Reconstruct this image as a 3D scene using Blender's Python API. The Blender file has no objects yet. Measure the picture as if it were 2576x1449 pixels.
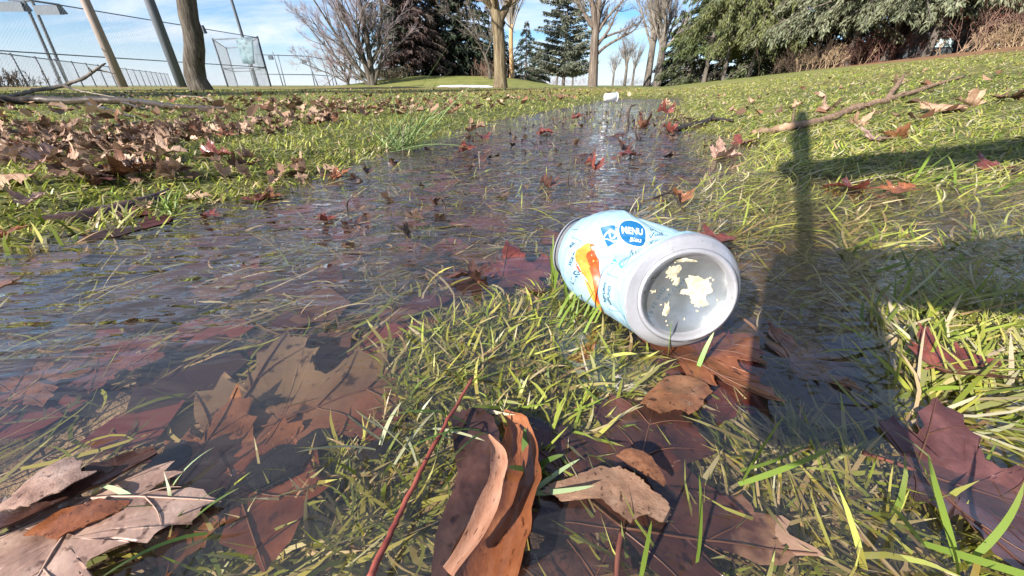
import bpy, math, random
import numpy as np
from mathutils import Vector, Matrix

R = math.radians
scene = bpy.context.scene
COL = scene.collection

# ---------------------------------------------------------------- camera
CAM_H = 0.135
PITCH = R(28.6)
FPX = 935.0                      # focal length for a frame 2576 wide
cam_d = bpy.data.cameras.new('camera')
cam_d.sensor_width = 36.0
cam_d.lens = FPX / 2576.0 * 36.0
cam_d.clip_start = 0.004
cam_d.clip_end = 3000.0
cam = bpy.data.objects.new('camera', cam_d)
COL.objects.link(cam)
cam.location = (0, 0, CAM_H)
cam.rotation_euler = (R(90) - PITCH, 0, 0)
scene.camera = cam

# ---------------------------------------------------------------- light
SUN_AZ = R(43.0)                 # shadows run this far right of straight ahead
SUN_EL = R(28.0)
SUNV = np.array([-math.sin(SUN_AZ) * math.cos(SUN_EL), -math.cos(SUN_AZ) * math.cos(SUN_EL), math.sin(SUN_EL)])
sun_d = bpy.data.lights.new('sun', 'SUN')
sun_d.energy = 4.9
sun_d.angle = R(0.53)
sun_d.color = (1.0, 0.95, 0.87)
sun = bpy.data.objects.new('sun', sun_d)
COL.objects.link(sun)
sun.location = (-20, -20, 20)
sun.rotation_euler = Vector(-SUNV).to_track_quat('-Z', 'Y').to_euler()

world = bpy.data.worlds.new('World')
scene.world = world
world.use_nodes = True
wn, wl = world.node_tree.nodes, world.node_tree.links
wn.clear()
w_out = wn.new('ShaderNodeOutputWorld')
w_bg = wn.new('ShaderNodeBackground')
w_bg.inputs['Strength'].default_value = 0.065
w_sky = wn.new('ShaderNodeTexSky')
w_sky.sky_type = 'NISHITA'
w_sky.sun_disc = False
w_sky.sun_elevation = SUN_EL
w_sky.sun_rotation = math.atan2(SUNV[0], SUNV[1])
w_sky.air_density = 1.0
w_sky.dust_density = 0.3
w_sky.ozone_density = 4.0
w_tc = wn.new('ShaderNodeTexCoord')
w_sep = wn.new('ShaderNodeSeparateXYZ')
wl.new(w_tc.outputs['Generated'], w_sep.inputs[0])
w_add = wn.new('ShaderNodeMath'); w_add.operation = 'ADD'; w_add.inputs[1].default_value = 0.16
w_mx = wn.new('ShaderNodeMath'); w_mx.operation = 'MAXIMUM'; w_mx.inputs[1].default_value = 0.02
wl.new(w_sep.outputs['Z'], w_mx.inputs[0])
wl.new(w_mx.outputs[0], w_add.inputs[0])
w_dx = wn.new('ShaderNodeMath'); w_dx.operation = 'DIVIDE'
w_dy = wn.new('ShaderNodeMath'); w_dy.operation = 'DIVIDE'
wl.new(w_sep.outputs['X'], w_dx.inputs[0]); wl.new(w_add.outputs[0], w_dx.inputs[1])
wl.new(w_sep.outputs['Y'], w_dy.inputs[0]); wl.new(w_add.outputs[0], w_dy.inputs[1])
w_cmb = wn.new('ShaderNodeCombineXYZ')
wl.new(w_dx.outputs[0], w_cmb.inputs['X']); wl.new(w_dy.outputs[0], w_cmb.inputs['Y'])
w_map = wn.new('ShaderNodeMapping')
w_map.inputs['Rotation'].default_value = (0, 0, 0.5)
w_map.inputs['Scale'].default_value = (0.55, 1.1, 1.0)
w_map.inputs['Location'].default_value = (1.3, 0.4, 0.0)
wl.new(w_cmb.outputs[0], w_map.inputs['Vector'])
w_n = wn.new('ShaderNodeTexNoise')
w_n.inputs['Scale'].default_value = 1.1
w_n.inputs['Detail'].default_value = 8
w_n.inputs['Roughness'].default_value = 0.62
w_n.inputs['Distortion'].default_value = 0.5
wl.new(w_map.outputs[0], w_n.inputs['Vector'])
w_r = wn.new('ShaderNodeValToRGB')
w_r.color_ramp.elements[0].position = 0.39
w_r.color_ramp.elements[0].color = (0, 0, 0, 1)
w_r.color_ramp.elements[1].position = 0.66
w_r.color_ramp.elements[1].color = (0.85, 0.85, 0.85, 1)
wl.new(w_n.outputs['Fac'], w_r.inputs['Fac'])
# thin bright cloud gathers low over the horizon
w_h = wn.new('ShaderNodeMapRange')
w_h.inputs['From Min'].default_value = 0.0
w_h.inputs['From Max'].default_value = 0.115
w_h.inputs['To Min'].default_value = 0.85
w_h.inputs['To Max'].default_value = 0.0
wl.new(w_sep.outputs['Z'], w_h.inputs['Value'])
w_max = wn.new('ShaderNodeMath'); w_max.operation = 'MAXIMUM'
wl.new(w_r.outputs['Color'], w_max.inputs[0]); wl.new(w_h.outputs[0], w_max.inputs[1])
w_mix = wn.new('ShaderNodeMix'); w_mix.data_type = 'RGBA'
w_mix.inputs['B'].default_value = (6.2, 6.6, 7.3, 1)
wl.new(w_max.outputs[0], w_mix.inputs['Factor'])
w_tint = wn.new('ShaderNodeMix'); w_tint.data_type = 'RGBA'; w_tint.blend_type = 'MULTIPLY'
w_tint.inputs['Factor'].default_value = 1.0; w_tint.inputs['B'].default_value = (0.62, 0.88, 1.12, 1)
wl.new(w_sky.outputs[0], w_tint.inputs['A'])
wl.new(w_tint.outputs['Result'], w_mix.inputs['A'])
wl.new(w_mix.outputs['Result'], w_bg.inputs['Color'])
wl.new(w_bg.outputs[0], w_out.inputs[0])

scene.view_settings.view_transform = 'Standard'
scene.view_settings.look = 'None'
scene.view_settings.exposure = 1.35
scene.view_settings.gamma = 1.0
scene.view_settings.use_curve_mapping = False
scene.render.engine = 'CYCLES'
scene.cycles.max_bounces = 8
scene.cycles.transparent_max_bounces = 24
scene.cycles.sample_clamp_indirect = 6.0

# ---------------------------------------------------------------- helpers
rng = np.random.default_rng(11)

def tag(o, label=None, cat=None, group=None, kind=None):
    if label: o['label'] = label
    if cat: o['category'] = cat
    if group: o['group'] = group
    if kind: o['kind'] = kind
    return o

def empty(name, loc=(0, 0, 0), rz=0.0):
    o = bpy.data.objects.new(name, None)
    o.empty_display_size = 0.05
    o.location = loc
    o.rotation_euler = (0, 0, rz)
    COL.objects.link(o)
    return o

def make_mesh(name, V, faces, mats=(), smooth=True, col=None, attrs=None, mat_index=None):
    """faces: one array (n,k) or a list of such arrays"""
    if not isinstance(faces, (list, tuple)):
        faces = [faces]
    faces = [np.asarray(f, dtype=np.int32) for f in faces if len(f)]
    me = bpy.data.meshes.new(name)
    V = np.asarray(V, dtype=np.float32)
    me.vertices.add(len(V))
    me.vertices.foreach_set('co', V.ravel())
    loops = np.concatenate([f.ravel() for f in faces])
    sizes = np.concatenate([np.full(len(f), f.shape[1], dtype=np.int32) for f in faces])
    starts = np.concatenate([[0], np.cumsum(sizes)[:-1]]).astype(np.int32)
    me.loops.add(len(loops))
    me.loops.foreach_set('vertex_index', loops)
    me.polygons.add(len(sizes))
    me.polygons.foreach_set('loop_start', starts)
    if mat_index is not None:
        me.polygons.foreach_set('material_index', np.asarray(mat_index, dtype=np.int32))
    me.polygons.foreach_set('use_smooth', np.full(len(sizes), smooth))
    for m in mats:
        me.materials.append(m)
    if col is not None:
        c = np.ones((len(V), 4), dtype=np.float32)
        c[:, :3] = col
        a = me.attributes.new('Col', 'FLOAT_COLOR', 'POINT')
        a.data.foreach_set('color', c.ravel())
    for k, v in (attrs or {}).items():
        a = me.attributes.new(k, 'FLOAT', 'POINT')
        a.data.foreach_set('value', np.asarray(v, dtype=np.float32))
    me.update(calc_edges=True)
    me.validate()
    return me

def link(name, me, parent=None, loc=None):
    o = bpy.data.objects.new(name, me)
    COL.objects.link(o)
    if parent is not None:
        o.parent = parent
    if loc is not None:
        o.location = loc
    return o

def obj(name, V, F, mat, parent=None, **kw):
    return link(name, make_mesh(name, V, F, [mat] if not isinstance(mat, (list, tuple)) else mat, **kw), parent)

def unit(v): return v / (np.linalg.norm(v, axis=-1, keepdims=True) + 1e-12)

def vhash(ix, iy, seed):
    n = (ix.astype(np.int64) * 374761393 + iy.astype(np.int64) * 668265263 + seed * 1442695041) & 0x7fffffff
    n = ((n ^ (n >> 13)) * 1274126177) & 0x7fffffff
    n = n ^ (n >> 16)
    return (n & 0xffff) / 65535.0

def vnoise(x, y, seed=0):
    x = np.asarray(x, float); y = np.asarray(y, float)
    ix = np.floor(x); iy = np.floor(y)
    fx = x - ix; fy = y - iy
    fx = fx * fx * (3 - 2 * fx); fy = fy * fy * (3 - 2 * fy)
    a = vhash(ix, iy, seed); b = vhash(ix + 1, iy, seed)
    c = vhash(ix, iy + 1, seed); d = vhash(ix + 1, iy + 1, seed)
    return (a * (1 - fx) + b * fx) * (1 - fy) + (c * (1 - fx) + d * fx) * fy

def fbm(x, y, seed=0, oct=4):
    s = 0; a = 0.5; t = 0
    for i in range(oct):
        s = s + a * vnoise(x, y, seed + i * 7); t += a
        x = x * 2.03 + 5.1; y = y * 2.03 + 1.7; a *= 0.5
    return s / t

def sstep(a, b, x):
    t = np.clip((x - a) / (b - a), 0, 1)
    return t * t * (3 - 2 * t)

def tubes(P, Rd, sides=5, cap=True):
    """P (N,K,3), Rd (N,K) -> verts, quads (+tri caps left out)"""
    P = np.asarray(P, float); Rd = np.asarray(Rd, float)
    if P.ndim == 2:
        P = P[None]; Rd = Rd[None]
    N, K, _ = P.shape
    T = np.empty_like(P)
    T[:, 1:-1] = P[:, 2:] - P[:, :-2]
    T[:, 0] = P[:, 1] - P[:, 0]
    T[:, -1] = P[:, -1] - P[:, -2]
    T /= np.linalg.norm(T, axis=2, keepdims=True) + 1e-12
    m = T.mean(axis=1)
    ref = np.zeros((N, 3)); ref[:, 0] = 1
    flip = np.abs(m[:, 0]) > 0.75 * (np.linalg.norm(m, axis=1) + 1e-9)
    ref[flip] = (0, 1, 0)
    A = np.cross(T, ref[:, None, :]); A /= np.linalg.norm(A, axis=2, keepdims=True) + 1e-12
    B = np.cross(T, A)
    ang = np.arange(sides) * 2 * math.pi / sides
    V = P[:, :, None, :] + Rd[:, :, None, None] * (np.cos(ang)[None, None, :, None] * A[:, :, None, :] + np.sin(ang)[None, None, :, None] * B[:, :, None, :])
    idx = np.arange(N * K * sides).reshape(N, K, sides)
    a = idx[:, :-1, :]; b = idx[:, 1:, :]
    Q = np.stack([a, np.roll(a, -1, axis=2), np.roll(b, -1, axis=2), b], axis=-1).reshape(-1, 4)
    V = V.reshape(-1, 3)
    faces = [Q]
    if cap:
        faces.append(idx[:, 0, ::-1].reshape(-1, sides)); faces.append(idx[:, -1, :].reshape(-1, sides))
    return V, faces

def tube_obj(name, pts, rad, mat, parent=None, sides=8, **kw):
    V, F = tubes(np.array(pts)[None], np.array(rad)[None], sides)
    return obj(name, V, F, mat, parent, **kw)

def box_vf(lo, hi):
    x0, y0, z0 = lo; x1, y1, z1 = hi
    V = np.array([(x0, y0, z0), (x1, y0, z0), (x1, y1, z0), (x0, y1, z0), (x0, y0, z1), (x1, y0, z1), (x1, y1, z1), (x0, y1, z1)], float)
    F = np.array([(0, 3, 2, 1), (4, 5, 6, 7), (0, 1, 5, 4), (1, 2, 6, 5), (2, 3, 7, 6), (3, 0, 4, 7)])
    return V, F

def join(parts):
    Vs = []; Fs = {}; n = 0
    for V, F in parts:
        if not isinstance(F, (list, tuple)): F = [F]
        for f in F:
            f = np.asarray(f)
            if len(f): Fs.setdefault(f.shape[1], []).append(f + n)
        Vs.append(V); n += len(V)
    return np.concatenate(Vs), [np.concatenate(v) for v in Fs.values()]

def resample(pts, n):
    """smooth (Catmull-Rom) resampling of a control polyline"""
    pts = np.asarray(pts, float)
    k = len(pts)
    P = np.vstack([2 * pts[0] - pts[1], pts, 2 * pts[-1] - pts[-2]])
    t = np.linspace(0, k - 1 - 1e-6, n)
    i = t.astype(int); f = (t - i)[:, None]
    p0, p1, p2, p3 = P[i], P[i + 1], P[i + 2], P[i + 3]
    return 0.5 * ((2 * p1) + (-p0 + p2) * f + (2 * p0 - 5 * p1 + 4 * p2 - p3) * f * f + (-p0 + 3 * p1 - 3 * p2 + p3) * f ** 3)

# ---------------------------------------------------------------- picture point -> place
def ray(px, py):
    u = (np.asarray(px, float) - 1288.0) / FPX
    v = (724.5 - np.asarray(py, float)) / FPX
    c, s = math.cos(PITCH), math.sin(PITCH)
    return u, c + v * s, -s + v * c

def at_level(px, py, z=0.0):
    u, Y, Z = ray(px, py)
    t = (z - CAM_H) / Z
    return np.stack([u * t, Y * t, np.full_like(t, z)], axis=-1)

def at_dist(px, py, D):
    """the point seen at px,py that lies D metres ahead"""
    u, Y, Z = ray(px, py)
    t = D / Y
    return np.array([u * t, D, CAM_H + Z * t])

# ---------------------------------------------------------------- materials
def nmat(name):
    m = bpy.data.materials.new(name)
    m.use_nodes = True
    n, l = m.node_tree.nodes, m.node_tree.links
    n.clear()
    out = n.new('ShaderNodeOutputMaterial')
    return m, n, l, out

def pbsdf(n, rough=0.6, spec=0.4, metal=0.0, base=(0.5, 0.5, 0.5)):
    b = n.new('ShaderNodeBsdfPrincipled')
    b.inputs['Roughness'].default_value = rough
    b.inputs['Specular IOR Level'].default_value = spec
    b.inputs['Metallic'].default_value = metal
    b.inputs['Base Color'].default_value = (*base, 1)
    return b

def noise_node(n, l, scale, detail=4, rough=0.55, coord='Object', mscale=(1, 1, 1), rot=(0, 0, 0), dist=0.0):
    tc = n.new('ShaderNodeTexCoord')
    mp = n.new('ShaderNodeMapping')
    mp.inputs['Scale'].default_value = mscale
    mp.inputs['Rotation'].default_value = rot
    l.new(tc.outputs[coord], mp.inputs['Vector'])
    t = n.new('ShaderNodeTexNoise')
    t.inputs['Scale'].default_value = scale
    t.inputs['Detail'].default_value = detail
    t.inputs['Roughness'].default_value = rough
    t.inputs['Distortion'].default_value = dist
    l.new(mp.outputs[0], t.inputs['Vector'])
    return t

def ramp(n, stops):
    r = n.new('ShaderNodeValToRGB')
    e = r.color_ramp.elements
    while len(e) < len(stops): e.new(0.5)
    for i, (p, c) in enumerate(stops):
        e[i].position = p
        e[i].color = (*c, 1) if len(c) == 3 else c
    return r

def mat_noise(name, stops, scale=6, rough=0.7, spec=0.3, metal=0.0, bump=0.0, bscale=None, mscale=(1, 1, 1), detail=5, rotn=(0, 0, 0)):
    m, n, l, out = nmat(name)
    b = pbsdf(n, rough, spec, metal)
    t = noise_node(n, l, scale, detail, mscale=mscale, rot=rotn)
    r = ramp(n, stops)
    l.new(t.outputs['Fac'], r.inputs['Fac'])
    l.new(r.outputs['Color'], b.inputs['Base Color'])
    if bump:
        t2 = noise_node(n, l, bscale or scale * 3, 5, mscale=mscale, rot=rotn)
        bp = n.new('ShaderNodeBump')
        bp.inputs['Strength'].default_value = 0.8
        bp.inputs['Distance'].default_value = bump
        l.new(t2.outputs['Fac'], bp.inputs['Height'])
        l.new(bp.outputs[0], b.inputs['Normal'])
    l.new(b.outputs[0], out.inputs[0])
    return m

def mat_leafy(name, rough=0.4, trans=0.3, spec=0.4, attr='Col', randomise=0.0, coat=0.0):
    """colour from the mesh's own Col attribute, with some light passing through"""
    m, n, l, out = nmat(name)
    b = pbsdf(n, rough, spec)
    b.inputs['Coat Weight'].default_value = coat
    b.inputs['Coat Roughness'].default_value = 0.08
    a = n.new('ShaderNodeAttribute'); a.attribute_name = attr
    src = a.outputs['Color']
    if randomise:
        oi = n.new('ShaderNodeObjectInfo')
        hs = n.new('ShaderNodeHueSaturation')
        mr = n.new('ShaderNodeMapRange')
        mr.inputs['To Min'].default_value = 1 - randomise; mr.inputs['To Max'].default_value = 1 + randomise
        l.new(oi.outputs['Random'], mr.inputs['Value'])
        l.new(mr.outputs[0], hs.inputs['Value'])
        l.new(src, hs.inputs['Color']); src = hs.outputs['Color']
    l.new(src, b.inputs['Base Color'])
    tr = n.new('ShaderNodeBsdfTranslucent')
    l.new(src, tr.inputs['Color'])
    mx = n.new('ShaderNodeMixShader'); mx.inputs[0].default_value = trans
    l.new(b.outputs[0], mx.inputs[1]); l.new(tr.outputs[0], mx.inputs[2])
    l.new(mx.outputs[0], out.inputs[0])
    return m
# ---------------------------------------------------------------- ground
WET_PX = [(0, 618), (300, 566), (560, 506), (740, 464), (850, 432), (960, 388), (1130, 342), (1200, 313), (1330, 288), (1450, 268), (1530, 250),
          (1715, 250), (1695, 282), (1730, 322), (1880, 346), (1960, 392), (2010, 436), (2300, 452), (2576, 428)]
_w = at_level(np.array([p[0] for p in WET_PX]), np.array([p[1] for p in WET_PX]))[:, :2]
WET = np.vstack([_w, [[1.7, 0.35], [2.4, -1.5], [-2.0, -1.5], [-1.3, 0.12]]])

def wet_sd(x, y):
    """signed distance to the edge of the flooded ground, negative in the water"""
    x = np.asarray(x, float); y = np.asarray(y, float)
    d2 = np.full(x.shape, 1e18); inside = np.zeros(x.shape, bool)
    n = len(WET)
    for i in range(n):
        ax, ay = WET[i]; bx, by = WET[(i + 1) % n]
        ex, ey = bx - ax, by - ay
        t = np.clip(((x - ax) * ex + (y - ay) * ey) / (ex * ex + ey * ey), 0, 1)
        d2 = np.minimum(d2, (x - ax - t * ex) ** 2 + (y - ay - t * ey) ** 2)
        c = ((ay > y) != (by > y))
        with np.errstate(divide='ignore', invalid='ignore'):
            xi = ax + (y - ay) * ex / (ey if abs(ey) > 1e-12 else 1e-12)
        inside ^= c & (x < xi)
    d = np.sqrt(d2)
    return np.where(inside, -d, d)

MOUND = (-5.9, 44.0)
def terrain(x, y):
    x = np.asarray(x, float); y = np.asarray(y, float)
    r = np.hypot(x, y)
    sd = wet_sd(x, y) + 0.03 * (fbm(x * 9, y * 9, 3, 3) - 0.5) * np.clip(r * 1.4, 0.3, 2.0)
    z = np.where(sd < 0, -0.017 * sstep(0, 0.10, -sd), 0.024 * sstep(0, 0.22, sd) + 0.010 * sstep(0.3, 1.5, sd))
    z = z + np.where(sd < 0, 0.006, 0.012) * (fbm(x * 14, y * 14, 21, 3) - 0.5)
    z = z + 0.03 * (fbm(x * 1.3, y * 1.3, 31, 3) - 0.5) * sstep(0.3, 2.0, sd)
    q = 0.112 * x - 0.0381 * y - 0.055
    q = np.where(q > 0, q * q / (q + 0.04), 0)
    z = z + np.minimum(q, 3.2)
    # the low mowed mound behind the middle tree
    mx = np.clip(np.abs(x - MOUND[0]) / 12.5, 0, 1); my = np.clip(np.abs(y - MOUND[1]) / 10.0, 0, 1)
    z = z + 0.92 * (1 - sstep(0.25, 1, mx)) * (1 - sstep(0.2, 1, my))
    # a bare root-and-earth ridge along the far lawn edge
    z = z + 0.05 * np.exp(-((y - 15.5 - 0.08 * x) / 1.2) ** 2) * sstep(1.5, -2.0, x) * (0.4 + fbm(x * 2.2, y * 1.1, 5, 3))
    return z

def ground_at(px, py, tmax=160.0):
    """march the picture ray down to the terrain"""
    px = np.atleast_1d(np.asarray(px, float)); py = np.atleast_1d(np.asarray(py, float))
    u, Y, Z = ray(px, py)
    ts = np.exp(np.linspace(math.log(0.05), math.log(tmax), 240))
    X_ = u[:, None] * ts; Y_ = Y[:, None] * ts; Z_ = CAM_H + Z[:, None] * ts
    below = Z_ < terrain(X_, Y_)
    k = np.where(below.any(axis=1), below.argmax(axis=1), len(ts) - 1)
    hi = ts[k]; lo = ts[np.maximum(k - 1, 0)]
    for _ in range(22):
        md = 0.5 * (lo + hi)
        b = CAM_H + Z * md < terrain(u * md, Y * md)
        hi = np.where(b, md, hi); lo = np.where(b, lo, md)
    P = np.stack([u * hi, Y * hi, CAM_H + Z * hi], axis=-1)
    return P

def gp(px, py, zmin=None):
    p = ground_at(px, py)[0]
    if zmin is not None and p[2] < zmin:
        p = at_level(np.array(float(px)), np.array(float(py)), zmin)
    return p

def polar_grid(na_front, na_back, r0, r1, nr, half=R(78)):
    a = np.concatenate([np.linspace(-half, half, na_front), np.linspace(half, 2 * math.pi - half, na_back + 2)[1:-1]])
    r = np.exp(np.linspace(math.log(r0), math.log(r1), nr))
    A, RR = np.meshgrid(a, r)
    x = RR * np.sin(A); y = RR * np.cos(A)
    n = len(a)
    idx = np.arange(nr * n).reshape(nr, n)
    Q = np.stack([idx[:-1], np.roll(idx[:-1], -1, 1), np.roll(idx[1:], -1, 1), idx[1:]], -1).reshape(-1, 4)
    return x.ravel(), y.ravel(), Q

gx, gy, gQ = polar_grid(340, 50, 0.012, 900.0, 270)
gz = terrain(gx, gy)
gsd = wet_sd(gx, gy)
m, n, l, out = nmat('turf_and_mud')
b = pbsdf(n, 0.8, 0.25)
at = n.new('ShaderNodeAttribute'); at.attribute_name = 'dry'
t1 = noise_node(n, l, 30, 6, 0.65)
mud = ramp(n, [(0.25, (0.030, 0.020, 0.016)), (0.5, (0.075, 0.050, 0.036)), (0.75, (0.15, 0.105, 0.07))])
l.new(t1.outputs['Fac'], mud.inputs['Fac'])
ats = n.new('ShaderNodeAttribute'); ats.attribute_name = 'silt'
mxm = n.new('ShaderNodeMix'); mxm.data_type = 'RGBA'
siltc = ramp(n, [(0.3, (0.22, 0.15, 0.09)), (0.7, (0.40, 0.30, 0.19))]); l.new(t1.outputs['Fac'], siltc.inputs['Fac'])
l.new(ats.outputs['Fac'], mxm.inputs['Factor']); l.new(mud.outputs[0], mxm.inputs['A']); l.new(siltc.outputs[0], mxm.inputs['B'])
t2 = noise_node(n, l, 55, 6, 0.7)
turf = ramp(n, [(0.25, (0.03, 0.032, 0.012)), (0.45, (0.085, 0.09, 0.028)), (0.6, (0.13, 0.15, 0.035)), (0.8, (0.20, 0.18, 0.075))])
l.new(t2.outputs['Fac'], turf.inputs['Fac'])
mx = n.new('ShaderNodeMix'); mx.data_type = 'RGBA'
l.new(at.outputs['Fac'], mx.inputs['Factor']); l.new(mxm.outputs['Result'], mx.inputs['A']); l.new(turf.outputs[0], mx.inputs['B'])
at2 = n.new('ShaderNodeAttribute'); at2.attribute_name = 'far'
t3 = noise_node(n, l, 0.9, 8, 0.75)
farc = ramp(n, [(0.3, (0.10, 0.105, 0.03)), (0.5, (0.165, 0.175, 0.045)), (0.7, (0.22, 0.20, 0.075))])
l.new(t3.outputs['Fac'], farc.inputs['Fac'])
mx2 = n.new('ShaderNodeMix'); mx2.data_type = 'RGBA'
l.new(at2.outputs['Fac'], mx2.inputs['Factor']); l.new(mx.outputs['Result'], mx2.inputs['A']); l.new(farc.outputs[0], mx2.inputs['B'])
at3 = n.new('ShaderNodeAttribute'); at3.attribute_name = 'duff'
t4 = noise_node(n, l, 2.5, 6, 0.7)
duff = ramp(n, [(0.3, (0.10, 0.055, 0.028)), (0.6, (0.26, 0.14, 0.07)), (0.8, (0.33, 0.20, 0.11))])
l.new(t4.outputs['Fac'], duff.inputs['Fac'])
mx3 = n.new('ShaderNodeMix'); mx3.data_type = 'RGBA'
l.new(at3.outputs['Fac'], mx3.inputs['Factor']); l.new(mx2.outputs['Result'], mx3.inputs['A']); l.new(duff.outputs[0], mx3.inputs['B'])
l.new(mx3.outputs['Result'], b.inputs['Base Color'])
bp = n.new('ShaderNodeBump'); bp.inputs['Strength'].default_value = 0.9; bp.inputs['Distance'].default_value = 0.006
l.new(t2.outputs['Fac'], bp.inputs['Height']); l.new(bp.outputs[0], b.inputs['Normal'])
l.new(b.outputs[0], out.inputs[0])
GROUND_MAT = m
gr = np.hypot(gx, gy)
q = 0.112 * gx - 0.0381 * gy - 0.055
# bare leaf-strewn earth under the conifers on top of the slope and along the far lawn edge
duffv = np.clip(sstep(0.35, 0.75, fbm(gx * 0.35, gy * 0.35, 8, 4)) * 0.6 * sstep(4, 8, gr) * (1 - sstep(12, 22, gr)), 0, 1)
treeline = (gx - 9.0) * math.cos(R(24)) - (gy - 14.0) * math.sin(R(24))
duffv = np.maximum(duffv, sstep(2.2, 3.4, treeline) * sstep(6, 9, gr) * (gx > 0))
ridge = np.exp(-((gy - 15.5 - 0.08 * gx) / 1.2) ** 2) * sstep(1.5, -2.0, gx)
duffv = np.maximum(duffv, ridge * 0.8)
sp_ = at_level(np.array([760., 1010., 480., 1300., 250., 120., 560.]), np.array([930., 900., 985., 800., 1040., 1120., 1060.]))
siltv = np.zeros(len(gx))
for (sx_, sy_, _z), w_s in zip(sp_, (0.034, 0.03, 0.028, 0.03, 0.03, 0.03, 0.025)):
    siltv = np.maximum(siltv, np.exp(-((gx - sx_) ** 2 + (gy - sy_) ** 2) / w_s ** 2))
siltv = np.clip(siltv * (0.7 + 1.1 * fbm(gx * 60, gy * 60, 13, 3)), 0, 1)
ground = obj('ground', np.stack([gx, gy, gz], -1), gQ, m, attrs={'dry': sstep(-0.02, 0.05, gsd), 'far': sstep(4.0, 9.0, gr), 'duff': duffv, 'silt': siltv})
tag(ground, 'grassy park ground with a flooded muddy hollow and a slope rising to the right', kind='structure')

# ---------------------------------------------------------------- water
def ripple_mask(x, y):
    lim = np.interp(x, [-0.6, -0.255, -0.144, -0.08, 0.0, 0.10, 0.26, 0.36, 0.6, 1.2], [0.02, 0.12, 0.195, 0.215, 0.30, 0.33, 0.39, 0.60, 0.66, 0.8])
    return 0.10 + 0.90 * sstep(-0.03, 0.07, y - lim)

FLOW = R(27)                       # flow runs toward this azimuth
def flow_uv(x, y):
    return x * math.sin(FLOW) + y * math.cos(FLOW), x * math.cos(FLOW) - y * math.sin(FLOW)

wx, wy, wQ = polar_grid(520, 20, 0.03, 9.0, 270, R(66))
wsd = wet_sd(wx, wy)
rip = ripple_mask(wx, wy)
fu, fv = flow_uv(wx, wy)
wr = np.hypot(wx, wy)
warp = 0.010 * (fbm(fu * 18, fv * 18, 61, 2) - 0.5)
h1 = vnoise(fu * 26 + 2, (fv + warp) * 95, 41) - 0.5
h2 = vnoise(fu * 60, (fv + warp) * 190 + fu * 12, 43) - 0.5
h3 = vnoise(fu * 9, fv * 24, 47) - 0.5
wz = rip * (0.0016 * h1 * (1 - sstep(0.8, 2.0, wr)) + 0.0004 * h2 * (1 - sstep(0.4, 0.9, wr)) + 0.0026 * h3)
keep = (wsd < 0.06)[wQ].all(axis=1)
used = np.unique(wQ[keep]); remap = np.full(len(wx), -1); remap[used] = np.arange(len(used))
m, n, l, out = nmat('stream_water')
tr = n.new('ShaderNodeBsdfTransparent'); tr.inputs['Color'].default_value = (0.82, 0.76, 0.68, 1)
gl = n.new('ShaderNodeBsdfGlossy'); gl.inputs['Roughness'].default_value = 0.03; gl.inputs['Color'].default_value = (1, 1, 1, 1)
fr = n.new('ShaderNodeFresnel'); fr.inputs['IOR'].default_value = 1.333
gm = n.new('ShaderNodeNewGeometry')
ir = n.new('ShaderNodeMapRange'); ir.inputs['To Min'].default_value = 1.55; ir.inputs['To Max'].default_value = 1 / 1.55   # same reflectance from either side
l.new(gm.outputs['Backfacing'], ir.inputs['Value']); l.new(ir.outputs[0], fr.inputs['IOR'])
at = n.new('ShaderNodeAttribute'); at.attribute_name = 'rip'
bp = None
for (ms, dist_, det) in (((9, 26, 1), 0.0060, 1.5), ((22, 76, 1), 0.0078, 1.0), ((70, 210, 1), 0.0012, 1.0)):
    tw = noise_node(n, l, 1.0, det, 0.5, mscale=ms, rot=(0, 0, R(-(90 - 27))), dist=0.35)
    b2 = n.new('ShaderNodeBump'); b2.inputs['Distance'].default_value = dist_
    l.new(at.outputs['Fac'], b2.inputs['Strength']); l.new(tw.outputs['Fac'], b2.inputs['Height'])
    if bp is not None: l.new(bp.outputs[0], b2.inputs['Normal'])
    bp = b2
l.new(bp.outputs[0], gl.inputs['Normal']); l.new(bp.outputs[0], fr.inputs['Normal'])
mxs = n.new('ShaderNodeMixShader')
l.new(fr.outputs[0], mxs.inputs[0]); l.new(tr.outputs[0], mxs.inputs[1]); l.new(gl.outputs[0], mxs.inputs[2])
df = n.new('ShaderNodeBsdfDiffuse'); df.inputs['Color'].default_value = (0.40, 0.385, 0.40, 1)   # silty grey mixed in, standing in for sky reflection on the ripples
l.new(bp.outputs[0], df.inputs['Normal'])
mf = n.new('ShaderNodeMapRange'); mf.inputs['To Min'].default_value = 0.02; mf.inputs['To Max'].default_value = 0.055
l.new(at.outputs['Fac'], mf.inputs['Value'])
mxd = n.new('ShaderNodeMixShader'); l.new(mf.outputs[0], mxd.inputs[0]); l.new(tr.outputs[0], mxd.inputs[1]); l.new(df.outputs[0], mxd.inputs[2])
l.new(mxd.outputs[0], mxs.inputs[1])
l.new(mxs.outputs[0], out.inputs[0])
water = obj('stream_water', np.stack([wx, wy, wz], -1)[used], remap[wQ[keep]], m, attrs={'rip': rip[used]})
tag(water, 'shallow clear rippling water running over flooded grass', kind='structure')

# ---------------------------------------------------------------- grass
PAL = np.array([(0.165, 0.205, 0.027), (0.27, 0.29, 0.046), (0.36, 0.35, 0.085), (0.115, 0.155, 0.03), (0.25, 0.24, 0.09), (0.38, 0.31, 0.16), (0.47, 0.42, 0.27), (0.28, 0.18, 0.09)])
def pick(n, w):
    w = np.array(w, float); w /= w.sum()
    c = PAL[rng.choice(len(PAL), n, p=w)]
    return c * rng.uniform(0.75, 1.25, (n, 1)) * rng.uniform(0.92, 1.08, (n, 3))

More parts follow.
